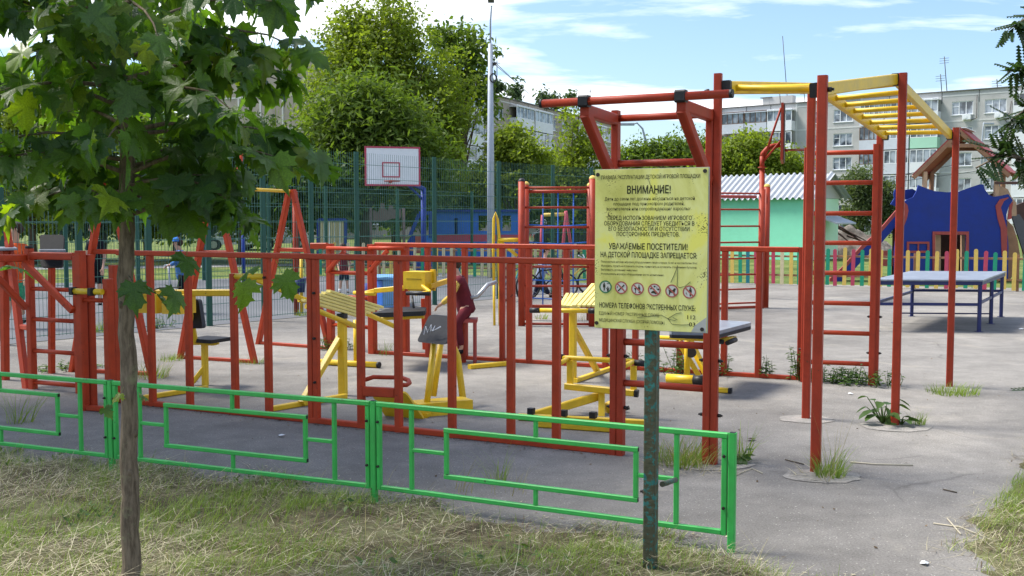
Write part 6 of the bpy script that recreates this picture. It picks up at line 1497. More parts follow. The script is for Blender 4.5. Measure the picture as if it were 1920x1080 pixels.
def hayset(n, mat, name, lmin, lmax, wmin, wmax, dens, lift, dmin=-.1, label=None):
    xs = [sample(n, -5.4, 1.95, 4.3, 8.6, dmin, dens), sample(n // 3, 1.9, 4.6, 4.6, 8.6, dmin, dens)]
    x, y, h, d = [np.concatenate([a[i] for a in xs]) for i in range(4)]; m = len(x)
    az_ = rn.uniform(0, 2 * pi, m) ; el = rn.normal(.06, .17, m); dr = np.stack([np.cos(az_), np.sin(az_), el], 1)
    ln = rn.uniform(lmin, lmax, m) * (.6 + .8 * rn.random(m) ** 2); up = np.stack([np.cos(az_ + 1.57) * rn.normal(0, 1, m), np.sin(az_ + 1.57) * rn.normal(0, 1, m), -rn.uniform(0, .6, m)], 1)
    z = np.minimum(h + rn.random(m) ** 1.6 * lift * np.clip((d + .1) / .4, .15, 1), .16) + .004
    v, f = ribbons(np.stack([x, y, z], 1), dr, up, ln, rn.uniform(wmin, wmax, m), rn.uniform(.0, .5, m))
    v[:, 2] = np.maximum(v[:, 2], .003)
    o = fast(name, v, f, M[mat]); o['kind'] = 'stuff'; o['label'] = label; o['category'] = 'grass'; return o
pn = lambda x, y, s, k: vnoise(x * s, y * s, k)
hayset(44000, 'hay', 'cut_hay', .06, .26, .0018, .0042, lambda x, y, d: np.clip(pn(x, y, 1.6, 3) * 1.7 - .2, .12, 1) * np.clip((d + .1) / .2, .12, 1), .07, -.12, 'pale dry cut grass lying over the verge in front of the green fence')
hayset(26000, 'haydark', 'rotting_hay', .04, .16, .002, .006, lambda x, y, d: np.clip(pn(x + 3, y, 1.1, 8) * 2.4 - .9, .08, 1), .03, -.05, 'brown rotting cut grass and dead leaves among the pale hay')
def grassset(n, mat, name, hmin, hmax, dens, label, wmax=.005):
    xs = [sample(n, -5.4, 1.95, 4.3, 8.6, -.03, dens), sample(n // 3, 1.9, 4.6, 4.6, 8.6, 0, dens)]
    x, y, h, d = [np.concatenate([a[i] for a in xs]) for i in range(4)]; m = len(x)
    az_ = rn.uniform(0, 2 * pi, m); le = rn.uniform(.1, .9, m); dr = np.stack([np.cos(az_) * le, np.sin(az_) * le, np.ones(m)], 1)
    up = np.stack([np.cos(az_), np.sin(az_), -.6 * np.ones(m)], 1)
    v, f = ribbons(np.stack([x, y, h], 1), dr, up, rn.uniform(hmin, hmax, m), rn.uniform(.0025, wmax, m), rn.uniform(.1, .6, m))
    o = fast(name, v, f, M[mat]); o['kind'] = 'stuff'; o['label'] = label; o['category'] = 'grass'; return o
grassset(120000, 'blade', 'verge_grass', .03, .13, lambda x, y, d: np.clip(pn(x, y, 2.0, 11) * 2.6 - .80, .16, 1) * np.clip(pn(x, y, 9, 12) * 2.2 - .4, .1, 1), 'short live green grass growing through the hay on the verge')
grassset(2600, 'bladedry', 'dry_stalks', .08, .24, lambda x, y, d: np.clip(pn(x, y, 2.0, 15) * 2 - .6, .05, 1), 'scattered taller yellowed stalks standing in the verge', .0035)
# straw and litter on the asphalt
def blades_obj(root, c, n, h, spread, mat, name='blades', lean=.5, wd=(.004, .009), bend=(.15, .6), z=0.0):
    r_ = np.sqrt(rn.random(n)) * spread; a = rn.uniform(0, 2 * pi, n); p = np.stack([c.x + r_ * np.cos(a), c.y + r_ * np.sin(a), np.full(n, z)], 1)
    az_ = a + rn.normal(0, .7, n); le = rn.random(n) * lean; dr = np.stack([np.cos(az_) * le, np.sin(az_) * le, np.ones(n)], 1); up = np.stack([np.cos(az_), np.sin(az_), -.5 * np.ones(n)], 1)
    v, f = ribbons(p, dr, up, h * rn.uniform(.4, 1, n), rn.uniform(*wd, n), rn.uniform(*bend, n)); return fast(name, v, f, M[mat], root)
def leafy_obj(root, c, n, h, spread, mat='weedleaf', lsize=.078):
    b = MB(); V2 = []; F2 = []; k = 0
    for i in range(n):
        a = rn.uniform(0, 2 * pi); r_ = spread * math.sqrt(rn.random()); p = V(c.x + r_ * cos(a), c.y + r_ * sin(a), 0); hh = h * rn.uniform(.5, 1); top = p + V(rn.normal() * .08 * hh * 3, rn.normal() * .08 * hh * 3, hh)
        b.tube([p, p.lerp(top, .5) + V(rn.normal() * .01, 0, 0), top], [.004, .003, .0015], 4, False)
        for q in range(max(5, int(hh / .022))):
            u = rn.uniform(.08, 1); q0 = p.lerp(top, u); az_ = rn.uniform(0, 2 * pi); t_ = V(cos(az_), sin(az_), rn.uniform(-.2, .5)).normalized(); s = lsize * rn.uniform(.5, 1.2) * (1.15 - .55 * u); sd = t_.cross(ZV).normalized() * s * .26
            for x in (q0, q0 + t_ * s * .5 + sd + ZV * s * .06, q0 + t_ * s - ZV * s * .15, q0 + t_ * s * .5 - sd + ZV * s * .06): V2.append(tuple(x))
            F2.append((k, k + 1, k + 2, k + 3)); k += 4
    b.add(V2, F2); mk('foliage', b, M[mat], root)
GRW = 'weeds growing through the asphalt'
def weed(px, py, kind, h, spread, label, n=60):
    c = G(px, py); t = thing('weed_tuft', label, 'weed', c, GRW)
    if kind == 'g': blades_obj(t, c, n, h, spread, 'blade')
    elif kind == 'd': blades_obj(t, c, n, h, spread, 'bladedry', lean=.35, wd=(.002, .005))
    elif kind == 'gd': blades_obj(t, c, n, h, spread, 'blade'); blades_obj(t, c, max(8, n // 3), h * 1.3, spread * 1.1, 'bladedry', 'dry_blades', 1.2)
    elif kind == 'l': leafy_obj(t, c, n, h, spread)
    return t
t = weed(1552, 893, 'g', .24, .10, 'bright grass tuft with tall dry seed stalks at the foot of the nearest red post', 130)
blades_obj(t, G(1552, 892), 13, .62, .06, 'bladedry', 'seed_stalks', .35, (.003, .005), (.0, .25)); blades_obj(t, G(1540, 895), 40, .16, .16, 'hay', 'dry_litter', 3, z=.01)
t = thing('burdock', 'broad leaved dark green plant beside the second tall red monkey bar post', 'weed', G(1662, 794), GRW)
def broad(t, c, n, h, s):
    for i in range(n):
        a = i * GA; le = rn.uniform(.2, 1.0); d = V(cos(a) * le, sin(a) * le, 1).normalized(); q = c + d * h * rn.uniform(.35, 1); tip = (V(cos(a), sin(a), rn.uniform(-.6, .2))).normalized(); nr = (ZV + rv(.3)); nr = (nr - tip * nr.dot(tip)).normalized(); x = tip.cross(nr); s_ = s * rn.uniform(.6, 1.1)
        b = MB(); pts_ = [(0, 0, 0), (.28, .1, .05), (.36, .4, .08), (.22, .8, .0), (0, 1.05, -.12), (-.22, .8, .0), (-.36, .4, .08), (-.28, .1, .05), (0, .45, -.03)]
        vs_ = [q + x * (p_[0] * s_) + tip * (p_[1] * s_) + nr * (p_[2] * s_) for p_ in pts_]; b.add(vs_, [(8, j, (j + 1) % 8) for j in range(8)], True); b.tube([c, c.lerp(q, .6) + V(0, 0, .01), q], [.006, .005, .003], 5, False); mk('leaf', b, M['weedleaf'], t)
broad(t, G(1655, 795), 16, .26, .12); broad(t, G(1690, 797), 6, .08, .11)
t = thing('burdock', 'low broad leaved plant right of the thick post at the front corner', 'weed', G(1392, 866), GRW); broad(t, G(1388, 868), 9, .10, .10); blades_obj(t, G(1392, 862), 40, .34, .05, 'blade', lean=.6)
weed(1722, 797, 'g', .16, .05, 'small grass tuft right of the broad leaved plant', 40); weed(1786, 737, 'g', .13, .24, 'wide low grass patch round the far monkey bar post', 260)
weed(1497, 712, 'l', .40, .10, 'tall leafy weed at the left foot of the eight rung ladder', 12)
for i, (px, py, h, lb_) in enumerate(((1548, 714, .20, 'leafy weed below the ladder rungs, leftmost of the row'), (1576, 717, .17, 'leafy weed below the ladder rungs, second of the row'), (1604, 719, .18, 'leafy weed below the ladder rungs, third of the row'), (1648, 724, .22, 'leafy weed round the right foot of the ladder'))):
    weed(px, py, 'l', h, .22, lb_, 18)
weed(1434, 707, 'l', .26, .08, 'leafy weed at a thin red post left of the ladder', 10); weed(1357, 703, 'l', .30, .12, 'leafy weed right of the thick double red post', 14); weed(1276, 702, 'l', .42, .10, 'tall weed behind the black board bench', 10); weed(1165, 690, 'l', .20, .2, 'leafy weed by the base rail behind the sign post', 12); weed(1245, 697, 'l', .16, .2, 'short leafy weed by the base rail left of the board bench', 12)
t = weed(1283, 868, 'gd', .24, .20, 'large grass tuft with dry litter behind the right end of the green fence', 240); blades_obj(t, G(1300, 876), 120, .2, .30, 'hay', 'dry_litter', 4, z=.01)
weed(190, 622, 'g', .28, .18, 'bushy grass at the foot of the mesh fence left of the trunk', 200); weed(300, 614, 'l', .18, .2, 'leafy weeds at the foot of the mesh fence right of the trunk', 16); weed(316, 676, 'g', .12, .16, 'low green weed patch behind the seated press machine', 120); weed(286, 708, 'gd', .22, .16, 'yellowish grass tuft right of the maple trunk between red posts', 90)
weed(268, 700, 'l', .55, .03, 'single tall thin weed just right of the maple trunk', 1); weed(108, 695, 'l', .10, .2, 'flat leafy weed behind the left red ladder', 16); weed(178, 690, 'l', .10, .14, 'flat leafy weed between the leaning red legs left of the trunk', 10)
weed(472, 681, 'g', .12, .16, 'low weed at the foot of a red A-frame leg below the hook bar', 90); weed(612, 656, 'l', .2, .12, 'leafy weed at the foot of the right A-frame leg', 12); weed(652, 655, 'l', .14, .1, 'small leafy weed beside the yellow bench post', 6); weed(733, 664, 'g', .26, .16, 'grass tuft by the base rail behind the long black bench', 70); weed(562, 592, 'g', .2, .1, 'grass at the foot of the bucket post', 50)
weed(1014, 598, 'gd', .15, .1, 'small tuft behind the black handlebar grip under the climbing net', 40); weed(1090, 600, 'd', .2, .2, 'dry grass behind the pale slatted seat', 60)
weed(38, 792, 'g', .46, .10, 'tall yellow green grass behind the left green fence section', 46); weed(932, 903, 'g', .30, .07, 'upright grass stems behind the inner rectangle of the right fence section', 26); weed(953, 925, 'd', .26, .12, 'thin dry stalks behind the bottom rail of the right fence section', 14); weed(860, 920, 'd', .28, .12, 'thin reddish stalks left of the grass behind the right fence section', 12); weed(482, 935, 'd', .26, .2, 'dry stalks behind the middle green fence section', 10)
weed(1832, 541, 'g', .12, .3, 'weeds at the foot of the picket fence behind the table', 50)
# concrete footings showing round the bare posts
M['footing'] = groundmat('crumbling_concrete_footing', [(.3, (.22, .21, .19)), (.55, (.30, .28, .255)), (.75, (.38, .355, .32))], 7, (70, .35), .95, .6)
for (px, py, r_) in ((1511, 786, .20), (1678, 800, .25), (1540, 893, .22), (1331, 868, .26), (1782, 731, .2)):
    c = G(px, py); k = 22; vs_ = [(c.x, c.y, .007)] + [(c.x + r_ * 1.1 * (1 + .07 * rn.normal()) * cos(2 * pi * i / k), c.y + r_ * .85 * (1 + .07 * rn.normal()) * sin(2 * pi * i / k), .004) for i in range(k)]
    b = MB(); b.add(vs_, [(0, 1 + i, 1 + (i + 1) % k) for i in range(k)]); struct('concrete_footing', b, M['footing'])
# twigs, papers
def stick(pts_, r, label, mat='hay', cat='twig', name='dry_twig'): return one(name, MB().tube([UP(G(*p), r + .002) for p in pts_], r, 5), M[mat], label, cat, 'dry stalks lying on the asphalt')
M['straw'] = simple('straw', (.5, .45, .34), .8, .2); M['twig'] = simple('dark_twig', (.10, .08, .06), .9, .2)
stick([(1594, 868), (1640, 872), (1712, 874)], .005, 'long pale straight stalk right of the grass tuft', 'straw'); stick([(1750, 983), (1800, 990), (1868, 1018)], .004, 'long pale stalk near the dry grass at the right edge', 'straw'); stick([(1776, 974), (1802, 1004)], .004, 'short pale stalk crossing the long one at the right', 'straw')
stick([(1472, 863), (1507, 872)], .004, 'dark twig left of the nearest red post', 'twig'); stick([(1768, 919), (1794, 925)], .004, 'short dark twig on open asphalt at the right', 'twig'); stick([(1378, 893), (1410, 880), (1430, 889)], .004, 'bent pale stalk right of the green fence end', 'straw')
def paper(px, py, w_, label, mat='white'):
    c = G(px, py); b = MB(); rr = [(V(cos(a), sin(a), 0) * w_ * rn.uniform(.5, 1) + V(0, 0, rn.uniform(.004, .02))) for a in [2 * pi * k / 7 for k in range(7)]]; b.add([c + V(0, 0, .022)] + [c + q for q in rr], [(0, 1 + k, 1 + (k + 1) % 7) for k in range(7)]); return one('litter', b, M[mat], label, 'litter', 'paper scraps on the asphalt')
M['drygrey'] = simple('dry_leaf', (.07, .05, .04), .9, .1)
paper(1594, 740, .035, 'white paper scrap left of the second monkey bar post'); paper(1733, 1059, .03, 'white scrap on the asphalt near the bottom right corner'); paper(528, 819, .035, 'white leaf-like scrap behind the middle fence section'); paper(1157, 1040, .03, 'white crumpled scrap in the hay left of the sign post'); paper(1408, 826, .04, 'dark dead leaf on the asphalt right of the fence end', 'drygrey'); paper(1915, 618, .07, 'white scrap at the right edge past the table'); paper(302, 915, .03, 'whitish scrap in the hay right of the trunk')

# crumbs of leaves and dirt on the asphalt, thickest along the rails and the verge; small broad leaves in the verge
def flakes(x, y, z, smin, smax, mat, name, label, tilt=.25):
    m = len(x); a = rn.uniform(0, 2 * pi, m); s_ = rn.uniform(smin, smax, m); e = np.stack([np.cos(a), np.sin(a), rn.normal(0, tilt, m)], 1) * s_[:, None]; f_ = np.stack([-np.sin(a), np.cos(a), rn.normal(0, tilt, m)], 1) * (s_ * rn.uniform(.35, .7, m))[:, None]
    p = np.stack([x, y, z], 1); v = np.stack([p - e, p - f_ * .9, p + e * 1.1, p + f_], 1).reshape(-1, 3); v[:, 2] = np.maximum(v[:, 2], .003)
    o = fast(name, v, np.arange(4 * m).reshape(-1, 4), M[mat]); o['kind'] = 'stuff'; o['label'] = label; o['category'] = 'litter'; return o
u_ = rn.random(700); fa_ = FL(210); fb_ = FL(1146); k_ = rn.normal(-.05, .06, 700); xx = fa_.x + (fb_.x - fa_.x) * u_ + NDIR.x * k_; yy = fa_.y + (fb_.y - fa_.y) * u_ + NDIR.y * k_
xx = np.concatenate([xx, rn.uniform(-4, 5.5, 420)]); yy = np.concatenate([yy, rn.uniform(5, 13, 420)])
flakes(xx, yy, np.full(len(xx), .006), .004, .014, 'haydark', 'leaf_litter', 'crumbs of dead leaves along the red base rail and over the asphalt')
xx, yy, hh_, dd_ = sample(5200, -5.2, 1.9, 4.3, 8.4, -.30, lambda x, y, d: np.where(d < .1, .55, .0)); flakes(xx, yy, np.full(len(xx), .005), .004, .016, 'hay', 'straw_crumbs', 'crumbs of straw spilling from the verge onto the asphalt')
xx, yy, hh_, dd_ = sample(7000, -5.2, 1.9, 4.3, 8.4, .05, lambda x, y, d: np.clip(pn(x, y, 3.1, 31) * 3.2 - 1.9, 0, 1)); flakes(xx, yy, hh_ + .035, .010, .024, 'weedleaf', 'verge_leaves', 'small broad weed leaves among the grass of the verge', .5)

# ================================================================== PEOPLE
M['skin'] = simple('skin', (.52, .30, .21), .6, .3); M['hair'] = simple('brown_hair', (.05, .03, .02), .8, .2); M['eye'] = simple('eye', (.02, .02, .02), .3); M['lip'] = simple('lip', (.32, .10, .08), .5)
def cloth(name, col, sc_=14, var=.25, col2=None):
    m = paint(name, col, .85, var, scale=sc_, dirt=.0 if col2 is None else .9, dirtcol=col2, spec=.15, bump=.15); return m
M['c_blue'] = cloth('blue_jacket_cloth', (.05, .16, .42), 12, .3, (.30, .38, .50)); M['c_black'] = cloth('black_cloth', (.012, .012, .016)); M['c_orange'] = cloth('orange_red_cloth', (.72, .11, .03)); M['c_camo'] = cloth('green_camouflage_cloth', (.05, .30, .16), 16, .5, (.02, .05, .03))
M['c_maroon'] = cloth('maroon_cloth', (.13, .02, .03)); M['c_plaid'] = cloth('blue_checked_cloth', (.30, .36, .52), 20, .5, (.05, .06, .16)); M['c_navy'] = cloth('navy_cloth', (.02, .025, .05)); M['c_yellow'] = cloth('yellow_sleeve_cloth', (.62, .44, .10)); M['c_white'] = cloth('white_cloth', (.7, .7, .7)); M['c_cap'] = cloth('blue_cap_cloth', (.03, .16, .50))
def skinmesh(name, pts, edges, mat, parent, root=0, sub=1):
    """pts: list of (Vector, radius); grows one continuous surface along the edges"""
    base = wloc(parent); me = bpy.data.meshes.new(name); me.from_pydata([tuple(p - base) for p, r in pts], edges, [])
    o = bpy.data.objects.new(name, me); COL.objects.link(o)
    sm = o.modifiers.new('skin', 'SKIN'); sm.use_smooth_shade = True
    sv = me.skin_vertices[0].data
    for i, (p, r) in enumerate(pts):
        sv[i].radius = (r, r) if not isinstance(r, tuple) else r; sv[i].use_root = (i == root)
    ss = o.modifiers.new('sub', 'SUBSURF'); ss.levels = sub; ss.render_levels = sub
    dg = bpy.context.evaluated_depsgraph_get(); m2 = bpy.data.meshes.new_from_object(o.evaluated_get(dg)); m2.name = name
    bpy.data.objects.remove(o); bpy.data.meshes.remove(me)
    m2.materials.clear(); m2.materials.append(mat)
    for pl in m2.polygons: pl.use_smooth = True
    ob = bpy.data.objects.new(name, m2); COL.objects.link(ob); ob.parent = parent; return ob
def person(label, j, hgt, face, top, bottom, shoes='c_black', cap=None, long_sleeve=True, long_legs=False, arm_mat=None):
    """j: world joints head, neck, chest, pelvis, shL/R, elL/R, wrL/R, hipL/R, knL/R, anL/R; face: horizontal facing"""
    s = hgt / 1.7; face = Vector(face).normalized(); base = (j['anL'] + j['anR']) / 2; t = thing('person', label, 'person', V(base.x, base.y, min(j['anL'].z, j['anR'].z) - .06 * s))
    P = []; E = []
    def v(p, r): P.append((Vector(p), r)); return len(P) - 1
    pel = v(j['pelvis'], .105 * s); wst = v(j['pelvis'].lerp(j['chest'], .5), .095 * s); che = v(j['chest'], .115 * s); nk = v(j['neck'], .052 * s)
    up = (j['head'] - j['neck']).normalized(); hd0 = v(j['head'] - up * .065 * s + face * .015 * s, .068 * s); hd1 = v(j['head'] + up * .02 * s, .092 * s); hd2 = v(j['head'] + up * .09 * s, .062 * s)
    E += [(pel, wst), (wst, che), (che, nk), (nk, hd0), (hd0, hd1), (hd1, hd2)]
    for sd in 'LR':
        a = v(j['sh' + sd], .055 * s); b = v(j['el' + sd], .038 * s); c = v(j['wr' + sd], .026 * s); E += [(che, a), (a, b), (b, c)]
        d = (j['wr' + sd] - j['el' + sd]).normalized(); sw = d.cross(up if abs(d.dot(up)) < .9 else face).normalized()
        pm = v(j['wr' + sd] + d * .05 * s, (.034 * s, .018 * s)); E.append((c, pm))
        for q in range(4):
            k0 = j['wr' + sd] + d * .085 * s + sw * (q - 1.5) * .019 * s; dn = -up * .012 * s
            f0 = v(k0, .0095 * s); f1 = v(k0 + d * (.035 - .006 * abs(q - 1.4)) * s + dn, .0085 * s); f2 = v(k0 + d * (.062 - .01 * abs(q - 1.4)) * s + dn * 3, .007 * s); E += [(pm, f0), (f0, f1), (f1, f2)]
        t0 = v(j['wr' + sd] + d * .045 * s + sw * .04 * s, .011 * s); t1 = v(j['wr' + sd] + d * .075 * s + sw * .055 * s - up * .01 * s, .009 * s); E += [(pm, t0), (t0, t1)]
        h = v(j['hip' + sd], .082 * s); kn = v(j['kn' + sd], .055 * s); cf = v(j['kn' + sd].lerp(j['an' + sd], .3), .052 * s); an = v(j['an' + sd], .036 * s)
        fd = face; toe = v(j['an' + sd] + fd * .13 * s - ZV * .045 * s, .034 * s); E += [(pel, h), (h, kn), (kn, cf), (cf, an), (an, toe)]
    skinmesh('body', P, E, M['skin'], t)
    def garment(nm, chain, edges, mat): skinmesh(nm, chain, edges, M[mat], t)
    g = [(j['pelvis'] - up * .11 * s, .17 * s), (j['pelvis'] + up * .02 * s, .168 * s), (j['pelvis'].lerp(j['chest'], .5), .142 * s), (j['chest'], .158 * s), (j['neck'] - up * .03 * s, .07 * s)]; e = [(0, 1), (1, 2), (2, 3), (3, 4)]
    for sd in 'LR':
        k = len(g); end = j['wr' + sd] if long_sleeve else j['sh' + sd].lerp(j['el' + sd], .75)
        g += [(j['sh' + sd], .076 * s)]; e.append((3, k))
        if long_sleeve: g += [(j['el' + sd], .054 * s), (j['el' + sd].lerp(end, .9), .042 * s)]; e += [(k, k + 1), (k + 1, k + 2)]
        else: g += [(end, .062 * s)]; e.append((k, k + 1))
    garment('shirt', g, e, top)
    if arm_mat:
        for sd in 'LR': garment('sleeve', [(j['sh' + sd], .078 * s), (j['el' + sd], .056 * s), (j['el' + sd].lerp(j['wr' + sd], .88), .045 * s)], [(0, 1), (1, 2)], arm_mat)
    g = [(j['pelvis'], .152 * s), (j['pelvis'] + up * .07 * s, .142 * s)]; e = [(0, 1)]
    for sd in 'LR':
        k = len(g); g += [(j['hip' + sd], .105 * s)]; e.append((0, k))
        if long_legs: g += [(j['kn' + sd], .075 * s), (j['kn' + sd].lerp(j['an' + sd], .9), .058 * s)]; e += [(k, k + 1), (k + 1, k + 2)]
        else: g += [(j['hip' + sd].lerp(j['kn' + sd], .85), .092 * s)]; e.append((k, k + 1))
    garment('trousers' if long_legs else 'shorts', g, e, bottom)
    for sd in 'LR':
        a = j['an' + sd]; skinmesh('shoe', [(a - face * .03 * s - ZV * .03 * s, .046 * s), (a + face * .07 * s - ZV * .035 * s, .048 * s), (a + face * .155 * s - ZV * .045 * s, .040 * s)], [(0, 1), (1, 2)], M[shoes], t)
        if not long_legs: mk('sock', MB().tube([a + ZV * .0, a + (j['kn' + sd] - a).normalized() * .1 * s], .047 * s, 8), M['c_white'], t)
    hc = j['head'] + up * .025 * s; sdv = face.cross(up).normalized()
    hb = MB(); hb.ball(hc + up * .02 * s - face * .012 * s, .102 * s, 14, 5, (1, 1, 1.02), True); hb.ball(hc - face * .035 * s, .092 * s, 12, 7, (1, 1, .95)); mk('hair', hb, M['hair'], t)
    for sg in (-1, 1):
        mk('eye', MB().ball(hc + face * .088 * s + sdv * sg * .034 * s, .011 * s, 6, 4), M['eye'], t); mk('ear', MB().ball(hc + sdv * sg * .094 * s - up * .01 * s, .022 * s, 6, 5, (.6, .6, 1.2)), M['skin'], t)
    mk('nose', MB().ball(hc + face * .098 * s - up * .03 * s, .017 * s, 6, 5, (.8, .8, 1.2)), M['skin'], t); mk('mouth', MB().box(hc + face * .090 * s - up * .065 * s, .035 * s, .008 * s, .008 * s, sdv, face, up), M['lip'], t)
    if cap:
        cb = MB(); cb.ball(hc + up * .028 * s, .108 * s, 14, 5, (1, 1, .9), True); cb.prism([hc + up * .03 * s + face * x * s + sdv * y * s for x, y in ((.07, -.085), (.15, -.06), (.185, 0), (.15, .06), (.07, .085))], up, .012 * s); mk('cap', cb, M[cap], t)
    return t
def J(D, s, **k): return {n: W(p[0], p[1], D + (p[2] if len(p) > 2 else 0)) for n, p in k.items()}
# boy in the blue cap on a scooter
D = 18.6
j = J(D, 1, head=(333, 457), neck=(336, 468), chest=(338, 482), pelvis=(343, 517), shL=(337, 474, -.14), shR=(337, 474, .14), elL=(331, 492, -.18), elR=(330, 492, .18), wrL=(318, 497, -.14), wrR=(318, 497, .14), hipL=(343, 520, -.08), hipR=(344, 520, .08), knL=(338, 552, -.08), anL=(343, 584, -.06), knR=(356, 550, .1), anR=(371, 576, .1))
person('small boy in blue cap and blue jacket riding a scooter across the ball court', j, 1.38, (-1, -.1, 0), 'c_blue', 'c_black', 'c_navy', 'c_cap', True, True)
t = thing('kick_scooter', 'kick scooter with a slim stem under the boy in the blue cap', 'scooter', G(338, 592))
g0 = W(322, 590, D); tube1('stem', 'steel', t, [V(g0.x, D, .10), W(316, 498, D)], .018); tube1('handlebar', 'white', t, [W(316, 497, D) - BK * .22, W(316, 497, D) + BK * .22], .014)
mk('deck', MB().box(V(W(345, 590, D).x, D, .09), .45, .11, .03), M['bolt'], t)
for px in (318, 372): mk('wheel', MB().disc(V(W(px, 590, D).x, D - .02, .075), BK, .075, .04, 14), M['black'], t)
D = 20.4
j = J(D, 1, head=(176, 432), neck=(177, 446), chest=(178, 460), pelvis=(180, 500), shL=(166, 454), shR=(190, 454), elL=(163, 478, -.1), elR=(196, 480), wrL=(168, 497, -.2), wrR=(193, 503, -.15), hipL=(174, 505), hipR=(186, 505), knL=(174, 540), knR=(187, 540), anL=(175, 568), anR=(188, 568))
person('child in black shirt and black shorts with white socks, seen below the maple leaves', j, 1.5, (.2, -1, 0), 'c_black', 'c_black', 'c_black', None, False)
D = 16.0
j = J(D, 1, head=(30, 432), neck=(30, 452), chest=(31, 472), pelvis=(26, 530), shL=(14, 464), shR=(48, 464), elL=(8, 492, -.1), elR=(54, 496, -.1), wrL=(4, 516, -.25), wrR=(50, 520, -.25), hipL=(17, 540), hipR=(36, 540), knL=(16, 574, -.1), knR=(38, 572), anL=(13, 606, -.05), anR=(46, 598, .1))
person('child in orange shirt and green camouflage shorts behind the mesh at the left edge', j, 1.5, (-.8, -.5, 0), 'c_orange', 'c_camo', 'c_black', None, False)
D = 23.8
j = J(D, 1, head=(643, 464), neck=(643, 473), chest=(644, 483), pelvis=(645, 509), shL=(636, 479), shR=(653, 479), elL=(633, 494), elR=(657, 494), wrL=(636, 507, -.12), wrR=(654, 507, -.12), hipL=(641, 512), hipR=(650, 512), knL=(639, 530), knR=(651, 530), anL=(637, 547), anR=(653, 547))
person('boy in maroon shirt and navy shorts standing in the court behind the rear red ladder', j, 1.12, (0, -1, 0), 'c_maroon', 'c_navy', 'c_black', None, False)
D = 22.4
j = J(D, 1, head=(1024, 471), neck=(1022, 481), chest=(1020, 493), pelvis=(1012, 521), shL=(1014, 488, .1), shR=(1027, 488, -.12), elL=(1018, 505, .2), elR=(1030, 505, -.15), wrL=(1028, 514, .2), wrR=(1036, 513, -.15), hipL=(1010, 523, .07), hipR=(1014, 523, -.07), knL=(1006, 542, .08), knR=(1022, 539, -.07), anL=(1000, 560, .08), anR=(1031, 553, -.05))
person('child in blue checked shirt and dark trousers walking with a bicycle behind the net', j, 1.15, (1, -.2, 0), 'c_plaid', 'c_navy', 'c_black', None, True, True)
D = 12.05
j = J(D, 1, head=(851, 498, .1), neck=(857, 515, .1), chest=(864, 533, .1), pelvis=(874, 580, .1), shL=(858, 525, -.12), shR=(862, 525, .22), elL=(846, 556, -.16), elR=(868, 560, .26), wrL=(826, 571, -.1), wrR=(850, 578, .25), hipL=(872, 584, -.0), hipR=(874, 584, .2), knL=(858, 606, -.02), knR=(861, 606, .25), anL=(866, 655, .0), anR=(869, 655, .25))
person('child in dark red top with yellow sleeves by the rear rail, reaching left', j, 1.2, (-1, -.15, 0), 'c_maroon', 'c_maroon', 'c_black', None, False, True, 'c_yellow')
t = thing('stool', 'small red stool under the child with yellow sleeves', 'stool', G(874, 672)); pd = W(874, 600, D + .1)
mk('seat', MB().box(UP(pd, pd.z), .26, .26, .04), M['brickred'], t)
for a, b_ in ((-1, -1), (1, -1), (1, 1), (-1, 1)): q = pd + V(a * .1, b_ * .1, 0); mk('leg', MB().bar(UP(q, 0), UP(q, pd.z - .02), .03), M['brickred'], t)

# ================================================================== BICYCLES
def bike(label, c, az, s, mat):
    f = V(cos(az), sin(az), 0); t = thing('bicycle', label, 'bicycle', c, 'bicycles behind the climbing net'); r = .26 * s
    q = lambda x, z: c + f * (x * s) + ZV * (z * s)
    for x in (-.42, .42):
        w_ = MB(); w_.tube([q(x, .27) + f * r * cos(a) + ZV * r * sin(a) for a in [2 * pi * k / 20 for k in range(21)]], .022 * s, 6, False); wh = mk('wheel', w_, M['black'], t)
        sp = MB()
        for k in range(9): a = 2 * pi * k / 9; sp.tube([q(x, .27), q(x, .27) + f * r * .94 * cos(a) + ZV * r * .94 * sin(a)], .004, 4, False)
        mk('spokes', sp, M['steel'], wh)
    fr = MB()
    for a, b_ in (((-.42, .27), (-.08, .26)), ((-.42, .27), (-.16, .6)), ((-.08, .26), (-.18, .68)), ((-.08, .26), (.30, .62)), ((-.16, .6), (.30, .66)), ((.28, .74), (.42, .27))): fr.tube([q(*a), q(*b_)], .018 * s, 7)
    mk('frame', fr, M[mat], t); sd = V(-f.y, f.x, 0); mk('handlebar', MB().tube([q(.22, .82) + sd * .25 * s, q(.28, .76) + sd * .1 * s, q(.28, .76) - sd * .1 * s, q(.22, .82) - sd * .25 * s], .014 * s, 6), M['steel'], t)
    mk('saddle', MB().ball(q(-.19, .70), .11 * s, 10, 5, (1.2, .6, .35)), M['black'], t); mk('crank', MB().disc(q(-.08, .26) - sd * .03, sd, .09 * s, .02, 12), M['bolt'], t)
bike('bicycle pushed by the child in the checked shirt', G(1018, 563) + V(.1, .5, 0), .15, .95, 'bolt')
bike('bicycle with lime frame leaning behind the right part of the net', G(1072, 556) + V(0, .6, 0), -.25, 1.05, 'pk_yellow')
bike('bicycle half hidden behind the left round post of the wall bars', G(962, 566) + V(0, .4, 0), 1.1, .95, 'pk_teal')

